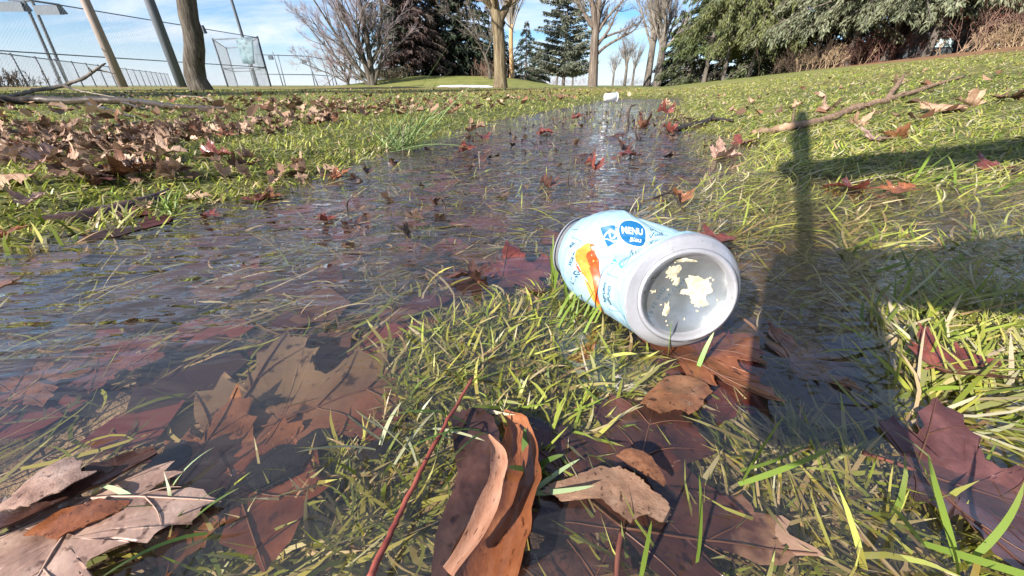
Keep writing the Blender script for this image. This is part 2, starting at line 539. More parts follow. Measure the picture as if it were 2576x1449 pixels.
def blades(P, L, w, az, lean, bend, side, col, K=6, wig=0.0, flop=None):
    """P (n,3) roots; returns verts, quads, colours for curved tapering blades"""
    n = len(P)
    t = np.linspace(0, 1, K)[None, :]
    ang = lean[:, None] + bend[:, None] * t
    a = az[:, None] + side[:, None] * t + wig * np.sin(t * 5 + az[:, None] * 3)
    ds = (L / (K - 1))[:, None]
    dx = np.sin(ang) * np.sin(a) * ds; dy = np.sin(ang) * np.cos(a) * ds; dz = np.cos(ang) * ds
    x = P[:, 0:1] + np.cumsum(dx, 1) - dx; y = P[:, 1:2] + np.cumsum(dy, 1) - dy; z = P[:, 2:3] + np.cumsum(dz, 1) - dz
    if flop is not None:
        z = np.maximum(z, flop[:, None] + 0.0006 * (1 + 2 * t))
    C = np.stack([x, y, z], -1)
    tw = az[:, None] + math.pi / 2 + 0.5 * side[:, None] * t + rng.uniform(-0.5, 0.5, (n, 1))
    rl = rng.uniform(-0.5, 0.5, (n, 1)) + 0 * t
    S = np.stack([np.sin(tw) * np.cos(rl), np.cos(tw) * np.cos(rl), np.sin(rl)], -1)
    wd = (w[:, None] * np.sqrt(np.clip(1 - t ** 2.2, 0, 1)) * (0.75 + 0.25 * np.minimum(t * 4, 1)))[..., None] * 0.5
    V = np.stack([C - S * wd, C + S * wd], 2).reshape(-1, 3)
    idx = np.arange(n * K * 2).reshape(n, K, 2)
    Q = np.stack([idx[:, :-1, 0], idx[:, :-1, 1], idx[:, 1:, 1], idx[:, 1:, 0]], -1).reshape(-1, 4)
    tt = np.broadcast_to(t[..., None], (n, K, 2)).reshape(n, -1, 1)
    c = np.repeat(col[:, None, :], K * 2, axis=1)
    straw = np.array([0.34, 0.28, 0.15])
    dry = rng.uniform(0, 0.5, (n, 1, 1)) * np.clip(tt * 2 - 1.2, 0, 1)
    c = c * (1 - dry) + straw * dry
    return V, Q, c.reshape(-1, 3)

class Pile:
    def __init__(s): s.V = []; s.Q = []; s.C = []; s.n = 0
    def add(s, VQC):
        V, Q, C = VQC
        s.V.append(V); s.Q.append(Q + s.n); s.C.append(C); s.n += len(V)
    def build(s, name, mat, parent=None):
        return obj(name, np.concatenate(s.V), np.concatenate(s.Q), mat, parent, col=np.concatenate(s.C))

GRASS = mat_leafy('grass_blade', rough=0.42, trans=0.30, spec=0.35)
U = rng.uniform

def on_ground(x, y):
    return np.stack([x, y, terrain(x, y)], -1)

lawn = Pile()
def scatter_lawn(N, r0, r1, a0, a1, cond, Lr, wr_, lean, bend, weights, lod=0.55, patch=None, sidew=1.2, K=4, azc=None):
    r = np.exp(U(math.log(r0), math.log(r1), N)); a = U(a0, a1, N)
    x = r * np.sin(a); y = r * np.cos(a)
    k = cond(x, y); x, y, r = x[k], y[k], r[k]
    if patch is not None:
        k = U(0, 1, len(x)) < patch(x, y); x, y, r = x[k], y[k], r[k]
    n_ = len(x)
    g = 1 + lod * r
    L = U(*Lr, n_) * np.minimum(1 + 0.10 * r, 2.0); w = U(*wr_, n_) * g
    az = U(0, 2 * math.pi, n_) if azc is None else azc + rng.normal(0, 0.9, n_)
    P = on_ground(x, y); P[:, 2] -= 0.002
    c = pick(n_, weights)
    # broad paler and greener drifts across the turf
    f = fbm(x * 2.3, y * 2.3, 77, 3)[:, None]
    c = c * (0.7 + 0.6 * f)
    lawn.add(blades(P, L, w, az, U(*lean, n_), U(*bend, n_), rng.normal(0, sidew * 0.5, n_), c, K=K))

left_side = lambda x, y: (wet_sd(x, y) > 0.0) & (x < 0.27 * y + 0.05)
right_side = lambda x, y: (wet_sd(x, y) > 0.0) & (x >= 0.27 * y + 0.05)
scatter_lawn(88000, 0.36, 13.0, R(-74), R(16), left_side, (0.010, 0.024), (0.0012, 0.0023), (0.4, 1.4), (0.2, 1.3), (4, 7, 6, 2, 3, 2, 1, 0.5))
scatter_lawn(24000, 0.36, 9.0, R(-74), R(16), left_side, (0.018, 0.040), (0.0012, 0.0022), (1.25, 1.6), (-0.2, 0.25), (2, 3, 4, 1, 3, 4, 3, 1))
scatter_lawn(60000, 0.45, 14.0, R(12), R(84), right_side, (0.022, 0.052), (0.0013, 0.0025), (1.1, 1.54), (0.0, 0.45), (3, 6, 6, 2, 3, 3, 2, 1), azc=R(75))
scatter_lawn(26000, 0.45, 14.0, R(12), R(84), right_side, (0.012, 0.026), (0.0012, 0.0022), (0.4, 1.3), (0.2, 1.2), (4, 6, 4, 2, 2, 2, 1, 0.5))
edge_ = lambda x, y: (wet_sd(x, y) < 0.01) & (wet_sd(x, y) > -0.16) & (rng.uniform(0, 1, x.shape) < np.exp(wet_sd(x, y) / 0.045) * np.clip(2.2 * fbm(x * 6, y * 6, 55, 2) - 0.5, 0, 1))
scatter_lawn(60000, 0.36, 7.0, R(-62), R(64), edge_, (0.016, 0.040), (0.0014, 0.0026), (0.6, 1.45), (0.1, 0.8), (4, 6, 5, 3, 4, 4, 2, 1))
tag(lawn.build('lawn_grass', GRASS), 'matted green and straw lawn grass on the banks and slope', 'grass', kind='stuff')

# flooded grass: flattened under the water and standing through it
def px_poly(poly, N, z=0.0, world_xy=False):
    P = np.array(poly, float) if world_xy else at_level(np.array([p[0] for p in poly], float), np.array([p[1] for p in poly], float), z)[:, :2]
    lo, hi = P.min(0), P.max(0)
    outx = []; 
    tot = 0
    while tot < N:
        q = U(lo, hi, (N * 3, 2))
        ins = np.zeros(len(q), bool)
        for i in range(len(P)):
            ax, ay = P[i]; bx, by = P[(i + 1) % len(P)]
            c = ((ay > q[:, 1]) != (by > q[:, 1]))
            ins ^= c & (q[:, 0] < ax + (q[:, 1] - ay) * (bx - ax) / ((by - ay) if abs(by - ay) > 1e-12 else 1e-12))
        outx.append(q[ins]); tot += ins.sum()
        if ins.sum() == 0: break
    return np.concatenate(outx)[:N]

flood = Pile()
def clump(poly, N, Lr, wr_, lean, bend, weights, azc=None, azs=3.2, zoff=-0.002, zlift=0.0, flat=None, side=0.9, bright=1.0, world_xy=False):
    q = px_poly(poly, N, 0.0, world_xy)
    q = q[np.hypot(q[:, 0], q[:, 1]) > 0.055]
    n_ = len(q)
    P = on_ground(q[:, 0], q[:, 1]); P[:, 2] += zoff + U(0, 1, n_) * zlift
    az = U(0, 2 * math.pi, n_) if azc is None else rng.normal(azc, azs, n_)
    fl = None if flat is None else U(flat[0], flat[1], n_)
    flood.add(blades(P, U(*Lr, n_), U(*wr_, n_), az, U(*lean, n_), U(*bend, n_), rng.normal(0, side, n_), pick(n_, weights) * bright, K=6, flop=fl))

C_MAIN = [(960, 850), (1120, 800), (1290, 745), (1420, 690), (1470, 770), (1560, 855), (1650, 940), (1600, 1000), (1480, 1130), (1380, 1190), (1150, 1110), (1180, 985), (1000, 1010), (960, 930)]
C_TUFT = [(760, 1165), (1000, 1010), (1170, 1000), (1160, 1110), (1020, 1330), (920, 1449), (330, 1449), (380, 1310), (620, 1270)]
C_RIGHT = [(2190, 770), (2380, 755), (2800, 745), (2900, 1100), (2576, 1100), (2290, 1085), (2240, 960)]
C_LOW = [(1880, 1100), (2240, 1125), (2420, 1260), (2576, 1330), (2700, 1600), (1500, 1600), (1590, 1400), (1890, 1330)]
C_BEHIND = [(1660, 470), (2000, 400), (2010, 560), (1890, 610), (1700, 590), (1560, 540)]
C_STREAM = [(300, 700), (1100, 470), (1500, 330), (1650, 330), (1700, 450), (1500, 560), (1380, 650), (1000, 800), (500, 960), (0, 1060), (0, 760)]
clump(C_MAIN, 5200, (0.012, 0.032), (0.0009, 0.0024), (1.0, 1.56), (-0.1, 0.5), (5, 7, 5, 4, 5, 4, 2, 1), azc=R(60), azs=1.2, zlift=0.014)
clump(C_MAIN, 520, (0.014, 0.030), (0.0010, 0.0022), (0.3, 1.1), (0.2, 1.1), (6, 6, 4, 3, 1, 1, 1, 0), zlift=0.008)
clump(C_TUFT, 2500, (0.014, 0.036), (0.0009, 0.0024), (1.0, 1.56), (-0.1, 0.5), (4, 5, 5, 3, 6, 5, 4, 1), azc=R(40), azs=1.4, zlift=0.006)
clump(C_TUFT, 240, (0.016, 0.036), (0.0009, 0.0022), (0.2, 1.1), (0.2, 1.2), (6, 5, 3, 3, 1, 1, 1, 0), zlift=0.004)
clump(C_RIGHT, 3600, (0.028, 0.065), (0.0012, 0.0028), (1.1, 1.57), (-0.1, 0.4), (3, 7, 8, 2, 4, 4, 4, 0.5), azc=R(80), azs=0.7, zlift=0.016)
clump(C_RIGHT, 420, (0.025, 0.05), (0.0012, 0.0028), (0.4, 1.1), (0.2, 1.2), (5, 7, 6, 2, 1, 1, 1, 0), zlift=0.010)
clump(C_LOW, 2600, (0.020, 0.055), (0.0009, 0.0025), (1.15, 1.57), (-0.1, 0.25), (3, 4, 5, 2, 5, 7, 5, 1), azc=R(-60), azs=1.4, zlift=0.007)
clump(C_LOW, 170, (0.02, 0.045), (0.0012, 0.0026), (0.3, 1.1), (0.2, 1.0), (6, 7, 4, 2, 1, 1, 1, 0))
clump(C_BEHIND, 1300, (0.03, 0.06), (0.0012, 0.0028), (1.0, 1.55), (0.0, 0.6), (3, 5, 6, 2, 4, 4, 3, 1), azc=R(80), azs=0.9, zlift=0.012)
clump(C_STREAM, 5200, (0.02, 0.055), (0.0010, 0.0024), (1.40, 1.57), (-0.1, 0.05), (1, 1, 2, 3, 5, 5, 3, 5), azc=R(207), azs=0.7, zlift=0.006, bright=0.75)
clump(C_STREAM, 240, (0.02, 0.045), (0.0012, 0.0022), (0.2, 1.0), (0.3, 1.3), (4, 4, 4, 2, 3, 3, 2, 1))
# sparse flattened blades everywhere else in the wet hollow
WHOLE = [(0, 640), (900, 440), (1540, 265), (1700, 265), (1960, 400), (2300, 455), (2900, 440), (3000, 1500), (-400, 1500)]
clump(WHOLE, 7500, (0.02, 0.055), (0.0010, 0.0026), (1.3, 1.57), (-0.1, 0.2), (2, 3, 4, 2, 5, 6, 4, 3), azc=R(60), azs=1.1, zlift=0.009)
RIGHT_DARK = [(2090, 540), (2180, 520), (2290, 590), (2400, 625), (2470, 560), (2850, 500), (2850, 760), (2200, 768), (2130, 660)]
clump(RIGHT_DARK, 1900, (0.03, 0.06), (0.0014, 0.0030), (1.0, 1.55), (0.0, 0.4), (4, 6, 5, 3, 3, 3, 2, 1), azc=R(80), azs=0.9, zlift=0.010)
# far end of the stream, grass standing through thin water
FAR_END = [(1200, 318), (1540, 255), (1700, 255), (1700, 322), (1600, 330)]
clump(FAR_END, 2600, (0.02, 0.045), (0.003, 0.006), (0.5, 1.4), (0.1, 0.6), (4, 5, 5, 3, 4, 4, 2, 1))
FAR_RIGHT = [(1700, 322), (1890, 345), (1960, 392), (2010, 436), (2300, 455), (2576, 430), (2576, 520), (2080, 520), (1760, 420)]
clump(FAR_RIGHT, 1800, (0.03, 0.06), (0.0014, 0.0030), (1.0, 1.55), (0.0, 0.4), (3, 6, 6, 2, 4, 4, 3, 1), azc=R(80), azs=0.8, zlift=0.01)
# the same wet grass carries on past the edges of the view
for AREA, k_ in (([(-0.9, -0.35), (-0.10, -0.35), (-0.10, 0.03), (-0.26, 0.16), (-0.9, 0.2)], 2600), ([(0.02, -0.35), (1.0, -0.35), (1.5, 0.35), (0.95, 0.62), (0.36, 0.28), (0.12, 0.03)], 4200)):
    clump(AREA, k_, (0.02, 0.05), (0.0011, 0.0026), (1.05, 1.56), (-0.1, 0.4), (3, 5, 5, 3, 4, 4, 3, 1), azc=R(60), azs=1.3, zlift=0.012, world_xy=True)
tag(flood.build('flooded_grass', GRASS), 'flattened green and straw grass lying in and through the shallow water', 'grass', kind='stuff')
# ---------------------------------------------------------------- fences and poles beyond the left lawn
STEEL = mat_noise('galvanised_steel', [(0.3, (0.10, 0.11, 0.13)), (0.7, (0.17, 0.185, 0.21))], 3, 0.5, 0.4, 0.3)
WIRE = mat_noise('fence_wire', [(0.3, (0.26, 0.28, 0.31)), (0.7, (0.36, 0.38, 0.42))], 3, 0.5, 0.4, 0.3)
WOODPOLE = mat_noise('weathered_pole', [(0.3, (0.22, 0.175, 0.155)), (0.7, (0.34, 0.28, 0.25))], 2, 0.8, 0.2, mscale=(6, 6, 0.6), bump=0.01)
DARKPOLE = mat_noise('grey_pole', [(0.3, (0.07, 0.08, 0.095)), (0.7, (0.13, 0.14, 0.16))], 2, 0.7, 0.3, mscale=(6, 6, 0.6))
LAMPGREY = mat_noise('lamp_housing', [(0.3, (0.05, 0.065, 0.085)), (0.7, (0.08, 0.095, 0.12))], 5, 0.5, 0.4)

def tz(x, y): return float(terrain(np.array([x]), np.array([y]))[0])

def chain_fence(name, A, B, h, nposts, rails, label, parent=None, pitch=0.13, wire=0.0036, post_r=0.04, rail_r=0.026, group=None):
    A = np.array(A, float); B = np.array(B, float)
    root = parent
    if root is None:
        root = empty(name, (A[0], A[1], tz(*A))); tag(root, label, 'fence', group)
    o = np.array([root.location.x, root.location.y, root.location.z])
    ln = np.linalg.norm(B - A)
    d3 = np.array([(B - A)[0] / ln, (B - A)[1] / ln, 0])
    z0 = tz(*A)
    base = np.array([A[0], A[1], z0]) - o
    prev = None
    for i in range(nposts):
        p = base + d3 * ln * i / max(1, nposts - 1)
        V, F = tubes(np.array([[0, 0, -0.3], [0, 0, h * 0.5], [0, 0, h + 0.05]]), np.full(3, post_r), 8)
        if prev is None:
            prev = make_mesh('fence_post', V, F, [STEEL])
        q = link('fence_post', prev, root); q.location = p
    for rh in rails:
        tube_obj('fence_rail', [base + d3 * ln * t + np.array([0, 0, rh]) for t in (0, 0.5, 1)], [rail_r] * 3, STEEL, root, 6)
    # the woven wire: two families of slanting strands
    n = int((ln + h) / pitch)
    segs = []
    for s in (1, -1):
        for i in range(n):
            u0 = i * pitch - h if s > 0 else i * pitch
            a0, a1 = u0, u0 + s * h
            za, zb = 0.0, h
            lo, hi = 0.0, ln
            t0 = 0.0; t1 = 1.0
            dv = a1 - a0
            ta, tb = (lo - a0) / dv, (hi - a0) / dv
            if ta > tb: ta, tb = tb, ta
            t0, t1 = max(0, ta), min(1, tb)
            if t1 - t0 < 0.02: continue
            segs.append([base + d3 * (a0 + dv * t0) + np.array([0, 0, 0.04 + (h - 0.06) * t0]), base + d3 * (a0 + dv * t1) + np.array([0, 0, 0.04 + (h - 0.06) * t1])])
    P = np.array(segs)
    V, F = tubes(P, np.full(P.shape[:2], wire), 3, cap=False)
    w = obj('wire_mesh', V, F, WIRE, root); w['kind'] = 'stuff'
    return root

chain_fence('sports_fence', (-23.6, 9.0), (-21.3, 37.3), 3.66, 2, (1.45, 3.6), 'tall two-rail chain-link fence along the left side of the lawn')
chain_fence('low_fence', (-18.5, 12.0), (-45.0, 56.0), 1.40, 21, (1.38,), 'low chain-link fence with evenly spaced posts behind the tall fence', pitch=0.14)
# wire cage with a banner at the end of the tall fence
cage_c = [(-21.3, 37.35), (-26.2, 39.0), (-30.8, 47.5), (-28.0, 46.3)]
cage = empty('wire_cage', (cage_c[0][0], cage_c[0][1], tz(*cage_c[0])))
tag(cage, 'box-shaped wire cage of steel posts at the far end of the tall fence', 'cage')
for i in range(4):
    chain_fence('cage', cage_c[i], cage_c[(i + 1) % 4], 3.66, 2, (1.45, 3.62), None, parent=cage, pitch=0.16, post_r=0.075, rail_r=0.045)
BANNER = mat_noise('pale_banner', [(0.42, (0.10, 0.16, 0.185)), (0.5, (0.16, 0.235, 0.26)), (0.58, (0.06, 0.09, 0.115))], 1.3, 0.6, 0.3)
def quad_panel(name, P4, mat, thick=0.03, parent=None, nx=8, ny=6, wav=0.03):
    """a slightly rippled sheet hung between four corners"""
    P4 = np.array(P4, float)
    o = P4[0].copy(); Pl = P4 - o
    s, t = np.meshgrid(np.linspace(0, 1, nx), np.linspace(0, 1, ny))
    s = s[..., None]; t = t[..., None]
    P = (Pl[0] * (1 - s) + Pl[1] * s) * (1 - t) + (Pl[3] * (1 - s) + Pl[2] * s) * t
    nrm = np.cross(Pl[1] - Pl[0], Pl[3] - Pl[0]); nrm /= np.linalg.norm(nrm)
    P = P + nrm * (wav * np.sin(s * 9 + t * 3))
    V = np.concatenate([P.reshape(-1, 3), (P + nrm * thick).reshape(-1, 3)])
    idx = np.arange(nx * ny).reshape(ny, nx); k = nx * ny
    F = [np.stack([idx[:-1, :-1], idx[:-1, 1:], idx[1:, 1:], idx[1:, :-1]], -1).reshape(-1, 4)]
    F.append(F[0][:, ::-1] + k)
    rim = np.concatenate([idx[0, :], idx[1:, -1], idx[-1, -2::-1], idx[-2:0:-1, 0]])
    r2 = np.roll(rim, -1)
    F.append(np.stack([rim, rim + k, r2 + k, r2], -1))
    ob = obj(name, V, np.concatenate(F), mat, parent)
    ob.location = o
    return ob
D = 36.9
ban = quad_panel('banner', [at_dist(592, 98, 36.9), at_dist(634, 92, 36.7), at_dist(641, 161, 36.6), at_dist(611, 160, 36.8)], BANNER)
tag(ban, 'pale blue-green banner hanging on the front of the wire cage', 'banner')

# far two-rail fence with small lamps, beyond the cage
pA = at_dist(640, 216, 60); pB = at_dist(792, 215, 64); pC = at_dist(905, 213, 92)
chain_fence('far_fence', pA[:2], pB[:2], 3.9, 3, (1.5, 3.85), 'distant two-rail fence running between the wire cage and the bare trees', pitch=0.3, wire=0.004, post_r=0.06, rail_r=0.05)
chain_fence('far_fence', pB[:2], pC[:2], 3.9, 4, (1.5, 3.85), 'distant fence turning away behind the branching bare tree', pitch=0.3, wire=0.004, post_r=0.07, rail_r=0.05)

def pole(name, px_top, px_base, D, r, mat, label, cat, height=9.0, twin=0.0):
    b = at_dist(px_base[0], px_base[1], D); t = at_dist(px_top[0], px_top[1], D)
    d = (t - b); d /= d[2]
    root = empty(name, (b[0], b[1], tz(b[0], b[1])))
    tag(root, label, cat)
    offs = [(-twin / 2, 0, 0), (twin / 2, 0, 0)] if twin else [(0, 0, 0)]
    for o in offs:
        pts = [np.array(o) + d * z for z in (-0.4, height * 0.33, height * 0.66, height)]
        tube_obj('shaft', pts, [r, r * 0.95, r * 0.86, r * 0.75], mat, root, 12)
    return root, d
pole('wooden_pole', (213, 0), (311, 219), 22.0, 0.20, WOODPOLE, 'pale pinkish wooden pole rising behind the fallen branch', 'pole', 10)
pole('grey_pole', (375, 0), (458, 218), 19.0, 0.19, DARKPOLE, 'thick dark grey pole just left of the nearest tree trunk', 'pole', 10)
pole('slim_pole', (582, 0), (648, 216), 40.0, 0.13, DARKPOLE, 'slim tall pole passing behind the pale banner', 'pole', 12)

def floodlight(parent, c, size, mat=LAMPGREY, tilt=0.2):
    w, dd, hh = size
    V, F = box_vf((-w / 2, -dd / 2, -hh / 2), (w / 2, dd / 2, hh / 2))
    V[4:, 1] *= 0.6
    c_, s_ = math.cos(tilt), math.sin(tilt)
    V = np.stack([V[:, 0], V[:, 1] * c_ - V[:, 2] * s_, V[:, 1] * s_ + V[:, 2] * c_], -1) + c
    return obj('lamp_head', V, F, mat, parent, smooth=False)
fl, d = pole('floodlight_mast', (70, 0), (166, 220), 26.0, 0.085, DARKPOLE, 'twin-pole floodlight mast with two lamp heads at the far left', 'floodlight', 6.3, twin=0.42)
o = np.array(fl.location)
for (px, py) in ((35, 17), (125, 25)):
    c = at_dist(px, py, 26.0) - o
    floodlight(fl, c, (1.35, 0.5, 0.42))
tube_obj('crossarm', [at_dist(20, 0, 26.0) - o, at_dist(90, 3, 26.0) - o, at_dist(150, 12, 26.0) - o], [0.05] * 3, DARKPOLE, fl, 6)
for i, (pt, pb, D, lab) in enumerate((((686, 131), (712, 216), 58, 'small lamp post beside the distant two-rail fence nearer the cage'),
                                      ((770, 141), (800, 215), 62, 'small lamp post at the corner of the distant two-rail fence'),
                                      ((497, 66), (520, 216), 30, 'thin lamp post mostly hidden behind the nearest tree trunk'))):
    lp, d = pole('lamp_post', pt, pb, D, 0.07, STEEL, lab, 'lamp post', (at_dist(pt[0], pt[1], D)[2]))
    o = np.array(lp.location)
    floodlight(lp, at_dist(pt[0] - 5 + (12 if i == 2 else 0), pt[1] + (14 if i < 2 else 8), D) - o, (0.55, 0.3, 0.45))
# slanting thin pole crossing the bare tree's edge
for (pt, pb, D, lab) in (((815, 165), (830, 214), 70, 'thin post standing left of the slanting pale post behind the bare tree'), ((831, 160), (848, 214), 70, 'slanting pale post behind the lower twigs of the bare tree')):
    pole('thin_post', pt, pb, D, 0.09, STEEL, lab, 'post', 4.0)

# ---------------------------------------------------------------- trees
def bark(name, c0, c1, c2, sc=(14, 14, 2.2), bump=0.03, scale=1.0):
    m, n, l, out = nmat(name)
    b = pbsdf(n, 0.9, 0.15)
    t = noise_node(n, l, scale, 6, 0.65, mscale=sc, dist=0.3)
    r = ramp(n, [(0.3, c0), (0.5, c1), (0.72, c2)])
    l.new(t.outputs['Fac'], r.inputs['Fac']); l.new(r.outputs[0], b.inputs['Base Color'])
    bp = n.new('ShaderNodeBump'); bp.inputs['Strength'].default_value = 1.0; bp.inputs['Distance'].default_value = bump
    l.new(t.outputs['Fac'], bp.inputs['Height']); l.new(bp.outputs[0], b.inputs['Normal'])
    l.new(b.outputs[0], out.inputs[0])
    return m
BARK_GREY = bark('grey_furrowed_bark', (0.025, 0.021, 0.017), (0.085, 0.072, 0.058), (0.165, 0.145, 0.12), bump=0.06)
BARK_TAN = bark('tan_furrowed_bark', (0.04, 0.03, 0.019), (0.15, 0.115, 0.07), (0.28, 0.225, 0.14), sc=(11, 11, 1.6), bump=0.06)
BARK_ORANGE = bark('orange_bark', (0.22, 0.12, 0.05), (0.42, 0.26, 0.13), (0.52, 0.38, 0.24))
BARK_FAR = bark('far_bark', (0.05, 0.042, 0.035), (0.125, 0.105, 0.09), (0.21, 0.18, 0.155), sc=(5, 5, 1))
TWIG_PINK = mat_noise('pinkish_twigs', [(0.3, (0.20, 0.155, 0.16)), (0.7, (0.38, 0.31, 0.315))], 0.8, 0.85, 0.15)
TWIG_GREY = mat_noise('grey_twigs', [(0.3, (0.12, 0.10, 0.085)), (0.7, (0.27, 0.235, 0.20))], 0.8, 0.85, 0.15)
NEEDLE = mat_leafy('conifer_needles', rough=0.6, trans=0.15, spec=0.25)


def grow(P, Rd, nchild, t0, t1, ang, Lf, up, rf, K, rg, jit=0.12, minL=0.0, even=False):
    """children of every branch: P (N,K0,3) -> (N*nchild,K,3)"""
    N, K0, _ = P.shape
    t = rg.uniform(t0, t1, (N, nchild)) if not even else (np.linspace(t0, t1, nchild)[None] + rg.uniform(-0.03, 0.03, (N, nchild)))
    t = np.clip(t, 0, 0.999)
    f = t * (K0 - 1); i = np.minimum(f.astype(int), K0 - 2); fr = (f - i)[..., None]
    r_ = np.arange(N)[:, None]
    A = P[r_, i]; B = P[r_, i + 1]
    base = A * (1 - fr) + B * fr
    tan = unit(B - A)
    rad = Rd[r_, i] * (1 - fr[..., 0]) + Rd[r_, i + 1] * fr[..., 0]
    plen = np.linalg.norm(P[:, 1:] - P[:, :-1], axis=2).sum(1)[:, None]
    q = unit(rg.normal(size=(N, nchild, 3)))
    perp = unit(q - (q * tan).sum(-1, keepdims=True) * tan)
    a = rg.uniform(ang[0], ang[1], (N, nchild))[..., None]
    d = unit(tan * np.cos(a) + perp * np.sin(a))
    L = plen * rg.uniform(Lf[0], Lf[1], (N, nchild)) * (1.0 - 0.45 * t)
    L = np.maximum(L, minL)
    M = N * nchild
    d = d.reshape(M, 3); L = L.reshape(M); p = base.reshape(M, 3).copy()
    out = [p.copy()]
    for k in range(1, K):
        d = unit(d + np.array([0, 0, 1.0]) * up / (K - 1) + rg.normal(size=(M, 3)) * jit)
        p = p + d * (L / (K - 1))[:, None]
        out.append(p.copy())
    PP = np.stack(out, 1)
    r0 = np.minimum(rad.reshape(M) * rf, rad.reshape(M) * 0.95)
    RR = r0[:, None] * np.linspace(1, 0.25, K)[None]
    return PP, RR

def bare_tree(name, base, trunk_pts, trunk_r, levels, label, bark_m, twig_m, seed, cat='tree', group=None, twig_min=0.007, trunk_sides=14, limbs=1):
    """trunk_pts: list of polylines in metres relative to base; levels: dicts for grow()"""
    rg = np.random.default_rng(seed)
    root = empty(name, base); tag(root, label, cat, group)
    T = []; cur = []
    for pts, rr in zip(trunk_pts, trunk_r):
        n = 14
        P = resample(pts, n); Rr = np.interp(np.linspace(0, 1, n), np.linspace(0, 1, len(rr)), rr)
        cur.append((P, Rr))
    P = np.stack([c[0] for c in cur]); Rr = np.stack([c[1] for c in cur])
    parts = [tubes(P, Rr, trunk_sides)]
    crown = []
    for li, lv in enumerate(levels):
        P, Rr = grow(P, Rr, lv['n'], lv['t'][0], lv['t'][1], lv['a'], lv['L'], lv['up'], lv['r'], lv.get('K', 6), rg, lv.get('jit', 0.12))
        Rr = np.maximum(Rr, twig_min * (0.55 + 0.45 * (len(levels) - li) / len(levels)))
        (parts if li < limbs else crown).append(tubes(P, Rr, [7, 5, 4, 3, 3, 3][min(li, 5)], cap=False))
    V, F = join(parts); obj('trunk', V, F, bark_m, root)
    if crown:
        V, F = join(crown); c = obj('crown', V, F, twig_m, root)
    return root

# nearest trunk on the left lawn: leaning up and slightly to the left
b0 = gp(506, 224); b0 = at_dist(506, 222, 9.4); b0[2] = tz(b0[0], b0[1])
t_in = at_dist(468, 0, 9.4) - b0
bare_tree('lawn_tree', b0, [[(0.02, 0, -0.2), (0, 0, 0.02), (-0.03, 0, 0.35), t_in * 0.6 + np.array([0.03, 0, 0]), t_in, t_in * 2.2 + np.array([0.3, 0, 0]), t_in * 4.0 + np.array([0.8, 0.3, 0])]],
          [[0.28, 0.225, 0.19, 0.175, 0.165, 0.15, 0.11]],
          [dict(n=7, t=(0.72, 1.0), a=(0.5, 1.0), L=(0.4, 0.6), up=0.5, r=0.5, K=7), dict(n=7, t=(0.25, 1), a=(0.4, 0.9), L=(0.4, 0.6), up=0.3, r=0.5), dict(n=7, t=(0.2, 1), a=(0.3, 0.8), L=(0.4, 0.6), up=0.2, r=0.5, K=4)],
          'thick grey furrowed tree trunk standing nearest on the left lawn', BARK_GREY, TWIG_GREY, 5, trunk_sides=28)
# middle trunk, forked just under the top of the picture
b1 = at_dist(1259, 217, 16.0); b1[2] = tz(b1[0], b1[1]) - 0.02
tt = lambda px, py, D=16.0: at_dist(px, py, D) - b1
bare_tree('lawn_tree', b1, [[(0.0, 0, -0.3), (0.0, 0, 0.0), tt(1258, 180), tt(1256, 110), tt(1249, 40), tt(1240, 0) + np.array([0, 0, 0.1]), tt(1225, -40) + np.array([-.3, 0.3, 3.0])],
                            [tt(1252, 62), tt(1262, 40), tt(1276, 14), tt(1283, -10), tt(1305, -40) + np.array([.5, 0.2, 3])]],
          [[0.36, 0.285, 0.225, 0.215, 0.20, 0.16, 0.08], [0.14, 0.14, 0.12, 0.10, 0.05]],
          [dict(n=9, t=(0.6, 1.0), a=(0.3, 0.9), L=(0.35, 0.6), up=0.6, r=0.5, K=7), dict(n=7, t=(0.2, 1), a=(0.3, 0.8), L=(0.4, 0.6), up=0.3, r=0.5), dict(n=7, t=(0.2, 1), a=(0.3, 0.8), L=(0.4, 0.6), up=0.2, r=0.5, K=4)],
          'tan furrowed tree trunk that forks near the top, in front of the mowed mound', BARK_TAN, TWIG_GREY, 6, trunk_sides=24)
# orange-footed tree whose limbs fan straight up from one point
b2 = at_dist(1287, 192, 42.0); b2[2] = tz(b2[0], b2[1]) - 0.05
bare_tree('fan_tree', b2, [[(0, 0, -0.2), (0.02, 0, 0.8), (-0.05, 0, 2.2), (-0.06, 0, 3.6), (0, 0, 4.4)]], [[0.27, 0.22, 0.20, 0.20, 0.16]],
          [dict(n=26, t=(0.78, 1.0), a=(0.08, 0.55), L=(1.1, 1.9), up=0.35, r=0.42, K=8, jit=0.05), dict(n=10, t=(0.25, 1), a=(0.15, 0.45), L=(0.35, 0.55), up=0.25, r=0.5), dict(n=7, t=(0.2, 1), a=(0.2, 0.6), L=(0.35, 0.5), up=0.15, r=0.5, K=4)],
          'tree with an orange-stained foot and limbs fanning straight up from one point', BARK_ORANGE, TWIG_GREY, 7, limbs=0)
